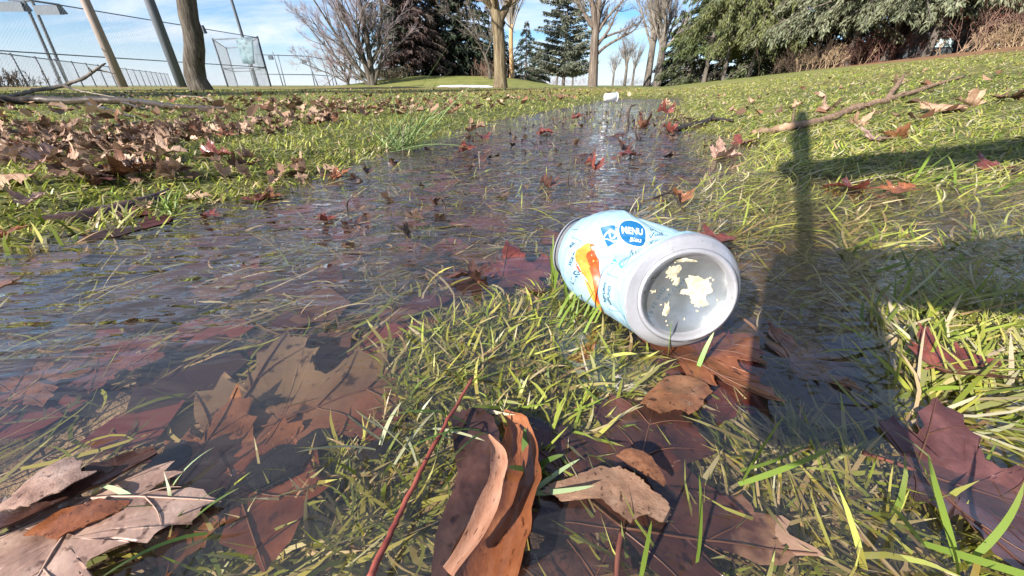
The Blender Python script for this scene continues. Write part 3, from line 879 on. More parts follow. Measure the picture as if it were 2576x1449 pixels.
# big many-stemmed bare tree left of the conifers
b3 = at_dist(935, 205, 36.0); b3[2] = tz(b3[0], b3[1]) - 0.1
bare_tree('bare_tree', b3, [[(-0.1, 0, -0.3), (-0.15, 0, 0.6), (-0.6, 0, 3.0), (-1.6, 0.2, 5.5), (-2.8, 0.3, 8.5)],
                            [(0.1, 0, -0.3), (0.1, 0, 0.8), (0.15, 0, 3.5), (0.0, -0.2, 6.5), (-0.4, -0.2, 10)],
                            [(-0.25, 0, 0.0), (-0.6, 0, 0.4), (-2.0, 0.3, 1.4), (-3.4, 0.4, 2.8), (-4.8, 0.5, 4.6)],
                            [(0.2, 0, 0.1), (0.45, 0, 0.7), (1.0, 0.3, 2.2), (1.3, 0.4, 4.2), (1.7, 0.4, 7.0)],
                            [(-0.3, 0, 0.6), (-1.0, -0.3, 1.6), (-2.1, -0.4, 3.6), (-3.4, -0.4, 6.0)]],
          [[0.30, 0.24, 0.18, 0.13, 0.06], [0.30, 0.25, 0.19, 0.13, 0.06], [0.14, 0.12, 0.10, 0.07, 0.03], [0.16, 0.14, 0.11, 0.08, 0.04], [0.15, 0.12, 0.09, 0.05]],
          [dict(n=15, t=(0.2, 1.0), a=(0.35, 0.85), L=(0.35, 0.65), up=0.35, r=0.45, K=7), dict(n=9, t=(0.15, 1), a=(0.3, 0.7), L=(0.35, 0.6), up=0.25, r=0.5), dict(n=8, t=(0.15, 1), a=(0.3, 0.8), L=(0.35, 0.6), up=0.1, r=0.5, K=4)],
          'large many-stemmed bare tree with pinkish twigs at the edge of the sky', BARK_GREY, TWIG_PINK, 8, twig_min=0.0075)
b3b = at_dist(873, 209, 37.0); b3b[2] = tz(b3b[0], b3b[1]) - 0.1
bare_tree('bare_tree', b3b, [[(0.1, 0, -0.2), (0.05, 0, 0.4), (-0.2, 0, 1.3), (-0.9, 0, 3.0), (-2.0, 0, 5.0)], [(-0.1, 0, 0.9), (0.1, 0, 1.6), (0.3, 0, 2.8), (0.2, 0, 4.6)], [(0, 0, 0.3), (-0.9, -0.2, 0.8), (-2.2, -0.2, 1.3), (-3.6, -0.2, 1.8)]],
          [[0.15, 0.12, 0.09, 0.06, 0.03], [0.07, 0.06, 0.05, 0.02], [0.06, 0.05, 0.04, 0.02]],
          [dict(n=13, t=(0.15, 1.0), a=(0.35, 0.9), L=(0.4, 0.7), up=0.4, r=0.5, K=7), dict(n=9, t=(0.15, 1), a=(0.3, 0.7), L=(0.35, 0.6), up=0.2, r=0.5), dict(n=7, t=(0.15, 1), a=(0.3, 0.8), L=(0.35, 0.6), up=0.1, r=0.5, K=4)],
          'small bare tree with spreading twigs in front of the large many-stemmed one', BARK_GREY, TWIG_PINK, 9, twig_min=0.007)
# small pale crooked tree before the dark conifers
b4 = at_dist(1233, 192, 39.0); b4[2] = tz(b4[0], b4[1]) - 0.1
bare_tree('crooked_tree', b4, [[(0, 0, -0.2), (-0.05, 0, 0.9), (-0.5, 0, 2.1), (-1.2, 0, 3.2), (-2.4, 0, 4.3), (-3.4, 0, 4.9)], [(-0.4, 0, 1.9), (0.0, 0, 2.6), (0.25, 0, 3.6), (0.2, 0, 5)], [(-1.0, 0, 3.0), (-1.1, 0, 3.8), (-1.5, 0.1, 5.0), (-1.6, 0, 6.2)]],
          [[0.16, 0.14, 0.12, 0.09, 0.05, 0.02], [0.08, 0.07, 0.05, 0.02], [0.07, 0.06, 0.04, 0.02]],
          [dict(n=12, t=(0.3, 1.0), a=(0.4, 1.0), L=(0.3, 0.5), up=0.2, r=0.5, K=6), dict(n=8, t=(0.15, 1), a=(0.3, 0.7), L=(0.35, 0.6), up=0.0, r=0.5), dict(n=6, t=(0.15, 1), a=(0.3, 0.8), L=(0.35, 0.6), up=0, r=0.5, K=4)],
          'small pale crooked bare tree in front of the dark conifers', BARK_GREY, TWIG_GREY, 10)
# tall bare tree right of the pine
b5 = at_dist(1491, 209, 34.0); b5[2] = tz(b5[0], b5[1]) - 0.05
tt5 = lambda px, py, D=34.0: at_dist(px, py, D) - b5
bare_tree('tall_bare_tree', b5, [[(0, 0, -0.2), (0.0, 0, 0.15), tt5(1494, 150), tt5(1496, 100), tt5(1499, 72), tt5(1492, 20), tt5(1480, -30), tt5(1470, -110)],
                            [tt5(1499, 85), tt5(1504, 50), tt5(1507, 10), tt5(1512, -60)], [tt5(1500, 90), tt5(1520, 55), tt5(1545, 25), tt5(1575, -10), tt5(1600, -60)],
                            [tt5(1501, 138), tt5(1522, 118), tt5(1560, 95), tt5(1596, 75), tt5(1620, 40)], [tt5(1500, 108), tt5(1530, 90), tt5(1580, 72), tt5(1610, 55)], [tt5(1494, 72), tt5(1478, 50), tt5(1464, 22), tt5(1445, -30)]],
          [[0.48, 0.40, 0.34, 0.31, 0.25, 0.20, 0.14, 0.05], [0.2, 0.18, 0.12, 0.05], [0.12, 0.1, 0.08, 0.05, 0.03], [0.11, 0.10, 0.08, 0.05, 0.02], [0.09, 0.08, 0.05, 0.02], [0.14, 0.12, 0.09, 0.04]],
          [dict(n=11, t=(0.35, 1.0), a=(0.3, 0.8), L=(0.3, 0.5), up=0.3, r=0.45, K=7), dict(n=8, t=(0.2, 1), a=(0.3, 0.8), L=(0.35, 0.6), up=0.2, r=0.5), dict(n=6, t=(0.15, 1), a=(0.3, 0.8), L=(0.35, 0.6), up=0.1, r=0.5, K=4)],
          'tall bare tree with a straight brownish trunk just right of the pine', bark('brown_bark', (0.05, 0.036, 0.029), (0.135, 0.105, 0.085), (0.22, 0.18, 0.15), sc=(7, 7, 1), bump=0.05), TWIG_GREY, 12)
# pair of upright bare trees, and thin far ones between
def fan(px, D, label, seed, h=4.2, r=0.28, name='fan_tree', spread=(0.1, 0.6), n=16, bk=BARK_FAR, tw=TWIG_GREY, lean=0.0, frac=(0.55, 1.0)):
    b = at_dist(px, 213, D); b[2] = tz(b[0], b[1]) - 0.1
    bare_tree(name, b, [[(0, 0, -0.2), (0.01, 0, h * 0.3), (lean * 0.5, 0, h * 0.7), (lean, 0, h)]], [[r * 1.2, r, r * 0.9, r * 0.7]],
              [dict(n=n, t=frac, a=spread, L=(1.0, 1.7), up=0.4, r=0.42, K=8, jit=0.06), dict(n=9, t=(0.2, 1), a=(0.2, 0.7), L=(0.35, 0.6), up=0.25, r=0.5), dict(n=7, t=(0.15, 1), a=(0.25, 0.7), L=(0.35, 0.55), up=0.1, r=0.5, K=4)] + [],
              label, bk, tw, seed, limbs=0)
fan(1627, 40, 'left of the two close-set bare trees with upswept limbs', 21, 4.6, 0.30)
fan(1652, 38, 'right of the two close-set bare trees, limbs reaching over the conifer', 22, 4.4, 0.32, spread=(0.15, 0.8))
fan(1541, 70, 'thin dark bare sapling between the tall bare tree and the far pale trees', 23, 2.6, 0.16, n=12)
fan(1571, 75, 'pale slim far tree beside the thin dark sapling', 24, 4.0, 0.24, n=14)
fan(1590, 80, 'farthest pale tree just left of the close-set pair', 25, 4.0, 0.2, n=12)
fan(1400, 66, 'leaning thin bare tree under the pine on its left', 26, 3.0, 0.16, n=10, lean=0.6)
fan(1440, 68, 'thin bare tree under the pine on its right', 27, 2.4, 0.14, n=10)
fan(1372, 90, 'faint far bare tree left of the pine', 28, 2.4, 0.12, n=10)

def conifer(name, base, h, z0, rmax, label, seed, c1, c2, droop=0.35, nb=150, ns=46, spray=(0.22, 0.09), trunk_r=0.22, bk=BARK_FAR, top_pow=1.0, vis=6.5, gap=0.0, up0=0.1, group=None, cat='tree', spread_hang=0.5, ragged=0.3):
    rg = np.random.default_rng(seed)
    root = empty(name, base); tag(root, label, cat, group)
    P = np.array([[0, 0, -0.3], [0, 0, 0.2], [0.03, 0, h * 0.4], [0, 0, h]]); P = resample(P, 10)
    rr = trunk_r * np.interp(np.linspace(0, 1, 10), [0, 0.1, 1], [1.15, 1.0, 0.08])
    V, F = tubes(P, rr, 10); tparts = [(V, F)]
    # more branches low down where the photograph shows them
    z = z0 + (h - z0) * rg.uniform(0, 1, nb) ** 1.35
    if gap > 0:
        z = z[vnoise(z * 1.3, np.full(nb, seed * 1.0), 3) > gap]
    n = len(z)
    az = rg.uniform(0, 2 * math.pi, n)
    L = rmax * np.clip(1 - (z - z0) / (h - z0), 0.05, 1) ** top_pow * rg.uniform(1 - ragged * 1.6, 1 + ragged, n) + 0.15
    K = 7
    t = np.linspace(0, 1, K)[None]
    dz = (up0 * t - droop * t ** 2 + 0.12 * droop * t ** 4) * L[:, None]
    x = np.sin(az)[:, None] * L[:, None] * t; y = np.cos(az)[:, None] * L[:, None] * t
    B = np.stack([x, y, z[:, None] + dz], -1)
    tparts.append(tubes(B[:, ::2], (0.02 + 0.012 * L)[:, None] * np.linspace(1, 0.25, 4)[None], 3, cap=False))
    V, F = join(tparts); obj('trunk', V, F, bk, root)
    # needle sprays along every branch
    m = (ns * np.clip(L / rmax, 0.25, 1.1)).astype(int)
    bi = np.repeat(np.arange(n), m)
    tt_ = rg.uniform(0.18, 1.0, len(bi)) ** 0.75
    f = tt_ * (K - 1); i = np.minimum(f.astype(int), K - 2); fr = (f - i)[:, None]
    p = B[bi, i] * (1 - fr) + B[bi, i + 1] * fr
    tan = unit(B[bi, i + 1] - B[bi, i])
    side = unit(np.cross(tan, np.array([0, 0, 1.0])))
    wdt = (0.30 * L[bi] * (1.05 - tt_))[:, None]
    p = p + side * rg.uniform(-1, 1, (len(bi), 1)) * wdt + np.array([0, 0, -1.0]) * rg.uniform(0, 1, (len(bi), 1)) * spread_hang * 0.35
    d = unit(tan * rg.uniform(0.3, 1, (len(bi), 1)) + side * rg.normal(0, 0.6, (len(bi), 1)) + np.array([0, 0, -1.0]) * rg.uniform(0, 1.2, (len(bi), 1)) * spread_hang + rg.normal(0, 0.2, (len(bi), 3)))
    s = unit(np.cross(d, rg.normal(size=(len(bi), 3))))
    l_ = rg.uniform(0.6, 1.4, (len(bi), 1)) * spray[0]; w_ = rg.uniform(0.6, 1.4, (len(bi), 1)) * spray[1]
    V = np.stack([p, p + d * l_ * 0.45 + s * w_ * 0.5, p + d * l_ + np.array([0, 0, -0.25]) * l_, p + d * l_ * 0.5 - s * w_ * 0.5], 1).reshape(-1, 3)
    Q = np.arange(len(V)).reshape(-1, 4)
    c1 = np.array(c1); c2 = np.array(c2)
    k = np.clip(rg.normal(0.45, 0.22, (len(bi), 1)) + 0.35 * (rg.uniform(0, 1, n)[bi][:, None] - 0.5), 0, 1)
    c = c1 * (1 - k) + c2 * k
    obj('crown', V, Q, NEEDLE, root, smooth=False, col=np.repeat(c, 4, axis=0))
    return root

def con(px, py, D, *a, **k):
    b = at_dist(px, py, D); b[2] = tz(b[0], b[1]) - 0.1
    return conifer(k.pop('name', 'spruce_tree'), b, *a, **k)
DK1, DK2 = (0.012, 0.020, 0.012), (0.040, 0.058, 0.030)
# dark stand behind the mound
con(985, 195, 43, 13, 0.8, 3.0, 'dark pine with a pale trunk beside the many-stemmed bare tree', 31, (0.025, 0.035, 0.02), (0.07, 0.085, 0.05), nb=260, ns=64, gap=0.30, spray=(0.34, 0.13), trunk_r=0.22)
con(1042, 190, 44, 13, 1.6, 2.8, 'reddish-brown thin-needled conifer in the middle of the dark stand', 32, (0.055, 0.034, 0.030), (0.125, 0.08, 0.068), nb=280, ns=64, gap=0.15, spray=(0.34, 0.12), trunk_r=0.22)
con(1064, 190, 45, 14, 1.2, 3.2, 'dark conifer right behind the reddish-brown one', 33, (0.035, 0.028, 0.022), (0.085, 0.06, 0.045), nb=280, ns=64, gap=0.12, spray=(0.34, 0.13), trunk_r=0.24)
con(1128, 190, 47, 15, 0.1, 3.4, 'densest black-green conifer left of the crooked tree', 34, DK1, DK2, nb=340, ns=70, droop=0.3, spray=(0.36, 0.15))
con(1180, 190, 48, 15, 0.1, 3.6, 'tall black-green conifer behind the crooked tree', 35, DK1, (0.05, 0.065, 0.03), nb=340, ns=70, droop=0.3, spray=(0.36, 0.15))
con(1232, 190, 50, 8, 0.0, 3.0, 'low dark conifer behind the foot of the crooked tree', 36, DK1, DK2, nb=150, ns=55)
con(1322, 192, 50, 6.2, 0.0, 2.7, 'small dark cone-shaped conifer right of the orange-footed tree', 37, DK1, DK2, nb=180, ns=60, droop=0.25)
con(1262, 192, 52, 7.0, 0.0, 2.6, 'dark conifer hidden behind the middle trunk', 38, DK1, DK2, nb=180, ns=70)
# loose grey-green pine
con(1417, 211, 47, 12, 0.9, 3.1, 'loose grey-green pine standing clear against the sky', 40, (0.09, 0.105, 0.075), (0.23, 0.235, 0.17), nb=330, ns=95, droop=0.05, up0=0.25, gap=0.20, spray=(0.30, 0.10), trunk_r=0.26, top_pow=0.5, name='pine_tree', spread_hang=0.3)
con(1352, 211, 50, 4.0, 0.2, 1.6, 'low shrubby conifer at the left foot of the grey-green pine', 41, (0.03, 0.045, 0.03), (0.09, 0.11, 0.06), nb=90, ns=60)
# conifers along the slope
con(1690, 212, 40, 6.0, 0.1, 2.3, 'dark low-branched conifer just right of the two close-set bare trees', 42, DK1, (0.05, 0.065, 0.035), nb=180, ns=70, droop=0.3)
con(1730, 211, 36, 8.0, 0.2, 2.5, 'olive-dark conifer between the black one and the bright spruces', 43, (0.04, 0.05, 0.025), (0.10, 0.12, 0.055), nb=190, ns=70, droop=0.45)
SP1, SP2 = (0.045, 0.055, 0.020), (0.165, 0.175, 0.065)
con(1818, 198, 27, 13, 2.3, 2.6, 'bright yellow-green drooping spruce with a dark bare foot', 44, SP1, SP2, nb=150, ns=200, droop=0.60, gap=0.12, trunk_r=0.16, spray=(0.18, 0.065), spread_hang=1.1, up0=0.15)
con(1886, 188, 26, 13, 2.2, 2.7, 'bright yellow-green drooping spruce with a pale grey foot', 45, SP1, SP2, nb=150, ns=200, droop=0.60, gap=0.12, trunk_r=0.17, spray=(0.18, 0.065), spread_hang=1.1, up0=0.15)
con(1770, 206, 33, 12, 2.5, 3.2, 'tall spruce rising behind the drooping pair', 46, (0.05, 0.07, 0.025), (0.13, 0.16, 0.06), nb=200, ns=90, droop=0.45)
con(1960, 178, 27, 13, 0.3, 3.4, 'dark-hearted spruce right of the bright drooping pair', 47, (0.05, 0.06, 0.03), (0.13, 0.15, 0.07), nb=200, ns=100, droop=0.5)
GS1, GS2 = (0.075, 0.088, 0.05), (0.24, 0.25, 0.155)
for i, (px, py, D, z0, lab) in enumerate(((2040, 172, 24, 2.3, 'grey-green spruce at the left end of the row on the slope'), (2130, 160, 22, 2.4, 'grey-green spruce with a pale forked foot in the slope row'),
                                  (2225, 150, 21, 2.5, 'grey-green spruce just left of the dark red-edged shed'), (2330, 140, 19, 2.35, 'grey-green spruce whose boughs hang over the dark shed'), (2440, 126, 19, 2.1, 'grey-green spruce right of the dark shed'), (2690, 98, 19, 1.2, 'grey-green spruce just beyond the right end of the slope row'), (2880, 84, 19, 1.0, 'grey-green spruce farther beyond the right end of the slope row'))):  # last two are out of view, added to darken the right pool's reflection
    con(px, py, D, 16, z0, 3.2, lab, 50 + i, GS1, GS2, nb=170, ns=170, droop=0.5, gap=0.10, trunk_r=0.2, spray=(0.17, 0.06), spread_hang=0.9, up0=0.15, group='grey-green spruces along the slope')
for i, (px, py, D, lab) in enumerate(((1850, 192, 33, 'deep dark conifer in the shade behind the bright drooping pair'), (2010, 175, 30, 'deep dark conifer behind the left end of the slope row'), (2110, 165, 28, 'deep dark conifer behind the pale forked foot'),
                                 (2210, 153, 27, 'deep dark conifer left behind the shed'), (2480, 122, 26, 'deep dark conifer right behind the shed'))):
    con(px, py, D, 15, 0.1, 3.2, lab, 90 + i, (0.018, 0.016, 0.012), (0.055, 0.048, 0.034), nb=150, ns=50, droop=0.3, spray=(0.38, 0.18))
# two evergreens standing just left of the view: their shade crosses the lawn edge
for i, (x, y, h, rm) in enumerate(((-14.5, 3.2, 9.5, 2.6), (-17.5, 0.5, 11.0, 3.0), (-9.5, -0.6, 8.5, 2.3), (-12.5, -1.5, 10.5, 2.8))):
    conifer('spruce_tree', (x, y, tz(x, y) - 0.1), h, 0.8, rm, ['evergreen standing beyond the left edge nearer the lawn', 'taller evergreen standing farther beyond the left edge', 'smallest evergreen level with the viewpoint beyond the left edge', 'tall evergreen just behind the smallest one beyond the left edge'][i], 70 + i, DK1, (0.05, 0.07, 0.03), nb=110, ns=45, spray=(0.45, 0.22))

# brush, undergrowth and a shed behind the slope trees
def brush(name, px0, px1, py0, py1, D0, D1, n, h, label, seed, mats, cat='shrub', lean=0.5):
    rg = np.random.default_rng(seed)
    k = rg.uniform(0, 1, n)
    pts = np.array([at_dist(px0 + (px1 - px0) * a, py0 + (py1 - py0) * a, D0 + (D1 - D0) * a) for a in k])
    c = pts.mean(0); c[2] = tz(c[0], c[1])
    root = empty(name, c); tag(root, label, cat)
    pts[:, :2] += rg.normal(0, 0.55, (n, 2))
    z = terrain(pts[:, 0], pts[:, 1])
    base = np.stack([pts[:, 0] - c[0], pts[:, 1] - c[1], z - c[2] - 0.05], -1)
    d = unit(np.stack([rg.normal(0, lean, n), rg.normal(0, lean, n), np.ones(n)], -1))
    L = rg.uniform(0.5, 1.0, n) * h
    P = [base]
    for q in range(5):
        d = unit(d + rg.normal(0, 0.12, (n, 3)))
        P.append(P[-1] + d * (L / 5)[:, None])
    P = np.stack(P, 1); Rr = np.full((n, 1), 0.012) * np.linspace(1, 0.4, 6)[None]
    P2, R2 = grow(P, Rr, 6, 0.2, 1, (0.3, 0.9), (0.25, 0.5), 0.2, 0.7, 4, rg)
    P3, R3 = grow(P2, R2, 3, 0.2, 1, (0.3, 0.9), (0.3, 0.6), 0.1, 0.8, 2, rg)
    V, F = join([tubes(P, Rr, 4, cap=False), tubes(P2, np.maximum(R2, 0.006), 3, cap=False), tubes(P3, np.maximum(R3, 0.006), 3, cap=False)])
    obj('branches', V, F, mats, root)
    return root
BR_RED = mat_noise('red_brush', [(0.3, (0.15, 0.085, 0.065)), (0.7, (0.31, 0.20, 0.155))], 1.2, 0.9, 0.1)
BR_TAN = mat_noise('tan_brush', [(0.3, (0.22, 0.15, 0.09)), (0.7, (0.42, 0.31, 0.20))], 1.2, 0.9, 0.1)
BR_DARK = mat_noise('dark_brush', [(0.3, (0.04, 0.028, 0.022)), (0.7, (0.12, 0.085, 0.06))], 1.2, 0.9, 0.1)
brush('dry_shrub', 2490, 2900, 112, 75, 17, 17, 260, 2.3, 'reddish dry brush at the top right end of the slope', 81, BR_RED, lean=0.35)
brush('dry_shrub', 2500, 2640, 112, 96, 16, 16, 130, 0.9, 'low tan dry grass stems in front of the reddish brush', 82, BR_TAN, lean=0.5)
brush('dry_shrub', 1960, 2130, 178, 160, 23, 22, 110, 1.5, 'dark tangled undergrowth below the left slope spruces', 83, BR_DARK)
brush('dry_shrub', 2120, 2270, 161, 147, 22, 20.5, 100, 1.5, 'dark reddish undergrowth between the spruces and the shed', 84, mat_noise('maroon_brush', [(0.3, (0.08, 0.04, 0.035)), (0.7, (0.20, 0.11, 0.09))], 1.2, 0.9, 0.1))
brush('dry_shrub', 2040, 2100, 172, 166, 22, 21.5, 36, 1.1, 'pale broken straw-coloured stems leaning below the slope spruces', 85, BR_TAN, lean=0.25)
brush('dry_shrub', 1205, 1240, 194, 194, 40, 40, 30, 1.6, 'thin red-stemmed shrub at the foot of the crooked tree', 86, BR_RED, lean=0.15)
brush('dry_shrub', 955, 1010, 203, 200, 39, 40, 50, 1.0, 'low grey brush beside the foot of the many-stemmed tree', 87, BR_TAN)
brush('far_shrub', 1545, 1640, 214, 214, 85, 85, 60, 2.0, 'faint grey far thicket between the bare trees', 88, TWIG_GREY)
brush('far_shrub', 1340, 1480, 213, 213, 75, 75, 90, 2.0, 'pale far thicket seen under the pine', 89, TWIG_PINK)
brush('far_shrub', -30, 45, 222, 222, 16, 17, 70, 0.75, 'dark leafy bush at the far left edge behind the fallen branch', 90, BR_DARK)

# dark shed with red edges behind the slope trees
s0 = at_dist(2360, 140, 19.8); s0[2] = tz(s0[0], s0[1])
shed = empty('garden_shed', s0, R(-22)); tag(shed, 'dark shed with red roof edges half hidden behind the slope spruces', 'shed')
SH_DARK = mat_noise('dark_shed_boards', [(0.3, (0.025, 0.03, 0.035)), (0.7, (0.06, 0.065, 0.07))], 3, 0.7, 0.3)
SH_RED = mat_noise('red_shed_trim', [(0.3, (0.24, 0.03, 0.045)), (0.7, (0.42, 0.07, 0.09))], 4, 0.6, 0.3)
SH_PANE = mat_noise('pale_shed_panel', [(0.3, (0.32, 0.48, 0.50)), (0.7, (0.55, 0.70, 0.70))], 6, 0.3, 0.5)
V, F = box_vf((-1.25, 0, -0.3), (1.25, 2.0, 1.35)); obj('wall', V, F, SH_DARK, shed, smooth=False)
V = np.array([(-1.45, -0.2, 1.36), (1.45, -0.2, 1.36), (1.45, 2.2, 1.36), (-1.45, 2.2, 1.36), (-1.45, 1.0, 2.0), (1.45, 1.0, 2.0)])
rf = obj('roof', V, [np.array([(0, 1, 5, 4), (2, 3, 4, 5), (3, 2, 1, 0)]), np.array([(0, 4, 3), (1, 2, 5)])], SH_DARK, shed, smooth=False)
for (lo, hi) in (((0.2, -0.26, 1.28), (1.5, -0.205, 1.40)), ((1.255, -0.06, -0.2), (1.40, 0.06, 1.27))):
    V, F = box_vf(lo, hi); obj('trim', V, F, SH_RED, shed, smooth=False)
V, F = box_vf((-0.35, -0.03, 0.30), (0.30, -0.004, 0.62)); obj('pale_panel', V, F, SH_PANE, shed, smooth=False)

# old snow strip at the foot of the mound
SNOW = mat_noise('old_snow', [(0.3, (0.72, 0.72, 0.72)), (0.7, (0.85, 0.85, 0.86))], 6, 0.6, 0.3, bump=0.02)
a = at_dist(1095, 213, 27.0); c = at_dist(1245, 213, 27.0)
nx, ny = 40, 7
S_, T_ = np.meshgrid(np.linspace(0, 1, nx), np.linspace(-1, 1, ny))
X = a[0] + (c[0] - a[0]) * S_; Y = 27.0 + T_ * (0.8 + 0.3 * np.sin(S_ * 9))
Zg = terrain(X, Y)
edge = np.clip(1 - T_ ** 2, 0, 1) * np.clip(np.sin(S_ * math.pi) * 3, 0, 1)
Zs = Zg + edge * (0.09 + 0.05 * fbm(S_ * 9, T_ * 2, 5, 3)) - 0.01
idx = np.arange(nx * ny).reshape(ny, nx)
sn = obj('snow_patch', np.stack([X, Y, Zs], -1).reshape(-1, 3), np.stack([idx[:-1, :-1], idx[:-1, 1:], idx[1:, 1:], idx[1:, :-1]], -1).reshape(-1, 4), SNOW)
tag(sn, 'narrow strip of old white snow at the foot of the mowed mound', 'snow patch')
# ---------------------------------------------------------------- crushed can
CAN_B = np.array([0.0934, 0.1713, CAM_H - 0.0990])
CAN_E = np.array([0.0385, 0.2620, CAM_H - 0.1051])
CAN_T = unit(np.array([0.024, 0.986, -0.168]))
CAN_S = 0.118
RB = 0.033
def can_spine(s):
    t = np.clip(s / CAN_S, -0.1, 1.05)[..., None]
    M_ = CAN_B + CAN_T * 0.028
    p = (1 - t) ** 2 * CAN_B + 2 * t * (1 - t) * M_ + t * t * CAN_E
    d = unit(2 * (1 - t) * (M_ - CAN_B) + 2 * t * (CAN_E - M_))
    rt = unit(np.cross(d, np.array([0, 0, 1.0])))
    up = np.cross(rt, d)
    return p, d, rt, up

def wrap(a): return (a + math.pi) % (2 * math.pi) - math.pi

CREASES = [(66, 0.100, 24, 0.068, 0.0030, 0.0030), (24, 0.068, -6, 0.050, 0.0022, 0.0026), (-13, 0.088, -17, 0.046, 0.0038, 0.0022), (-20, 0.084, -22, 0.050, 0.0024, 0.0018), (100, 0.098, 62, 0.074, 0.0018, 0.0022), (40, 0.082, 58, 0.064, 0.0020, 0.0025), (5, 0.056, 40, 0.050, 0.0022, 0.0022), (118, 0.03, 100, 0.055, 0.0014, 0.002)]
def can_radius(s, th):
    """body radius; th = 0 is up, positive toward the left seen from the base"""
    r = np.interp(s, [0.0, 0.0015, 0.0045, 0.009, 0.0135, 0.078, 0.087, 0.095, 0.102, 0.107, 0.118], [0.0262, 0.0272, 0.0298, 0.0322, RB, RB, 0.0324, 0.0303, 0.0262, 0.0215, 0.02])
    # deep crease crossing the upper left side: the near strip stays round, then the wall drops and climbs back slowly
    c = wrap(th - R(50)); A = 0.0245 * np.exp(-(np.abs(c) / R(64)) ** 3)
    s0 = 0.0330 + 0.0330 * sstep(R(22), R(78), wrap(th)) * (1 - sstep(R(125), R(165), wrap(th)))
    ds = s - s0
    ln_ = 0.046 - 0.028 * sstep(R(40), R(80), wrap(th)) * (1 - sstep(R(125), R(165), wrap(th)))
    fold = np.where(ds < 0, 1 / (1 + (ds / 0.0030) ** 2) ** 1.5, np.clip(1 - ds / ln_, 0, 1) ** 0.8)
    r = r - A * fold
    # the ridge behind the crease bulges out; the far right side is pushed in
    c3 = wrap(th - R(-4)); r = r + 0.0034 * np.exp(-(c3 / R(42)) ** 2) * np.exp(-((s - 0.074) / 0.022) ** 2)
    c4 = wrap(th + R(48)); r = r - 0.008 * np.exp(-(c4 / R(30)) ** 2) * sstep(0.05, 0.10, s)
    c5 = wrap(th - R(95)); r = r + 0.0030 * np.exp(-(c5 / R(30)) ** 2) * np.exp(-((s - 0.066) / 0.02) ** 2)
    # sharp crumple lines
    ar = wrap(th) * RB
    for (ta, sa, tb, sb_, dep, wd) in CREASES:
        ax, bx = R(ta) * RB, R(tb) * RB
        ex, ey = bx - ax, sb_ - sa
        t_ = np.clip(((ar - ax) * ex + (s - sa) * ey) / (ex * ex + ey * ey), 0, 1)
        dd = np.hypot(ar - ax - t_ * ex, s - sa - t_ * ey)
        r = r - dep * np.exp(-dd / wd) * np.sin(np.clip(t_, 0.05, 0.95) * math.pi) ** 0.5
    # wrinkles
    body = sstep(0.014, 0.022, s) * (1 - sstep(0.104, 0.112, s))
    r = r + body * 0.0011 * (fbm(s * 90 + th * 2.2, th * 3.1 - s * 45, 17, 3) - 0.5)
    r = r + body * 0.0010 * np.exp(-(c / R(60)) ** 2) * np.sin((s - s0) * 520 + th * 3) * np.exp(-((s - s0) / 0.02) ** 2)
    return r

def can_surf(s, th):
    p, d, rt, up = can_spine(s)
    return p + can_radius(s, th)[..., None] * (np.cos(th)[..., None] * up - np.sin(th)[..., None] * rt)

def can_pt(s, th, off=0.0):
    s = np.asarray(s, float); th = np.asarray(th, float)
    P = can_surf(s, th)
    if off:
        e = 0.0006
        ds = can_surf(s + e, th) - can_surf(s - e, th); dt = can_surf(s, th + e / RB) - can_surf(s, th - e / RB)
        P = P + off * unit(np.cross(dt, ds)) * np.sign((np.cross(dt, ds) * (P - can_spine(s)[0])).sum(-1, keepdims=True))
    return P
# --- end of can shape

can = empty('drink_can', (CAN_B[0], CAN_B[1], 0.0))
tag(can, 'crushed pale blue drink can lying in the shallow water with its base facing us', 'can')
CAN_O = np.array([CAN_B[0], CAN_B[1], 0.0])

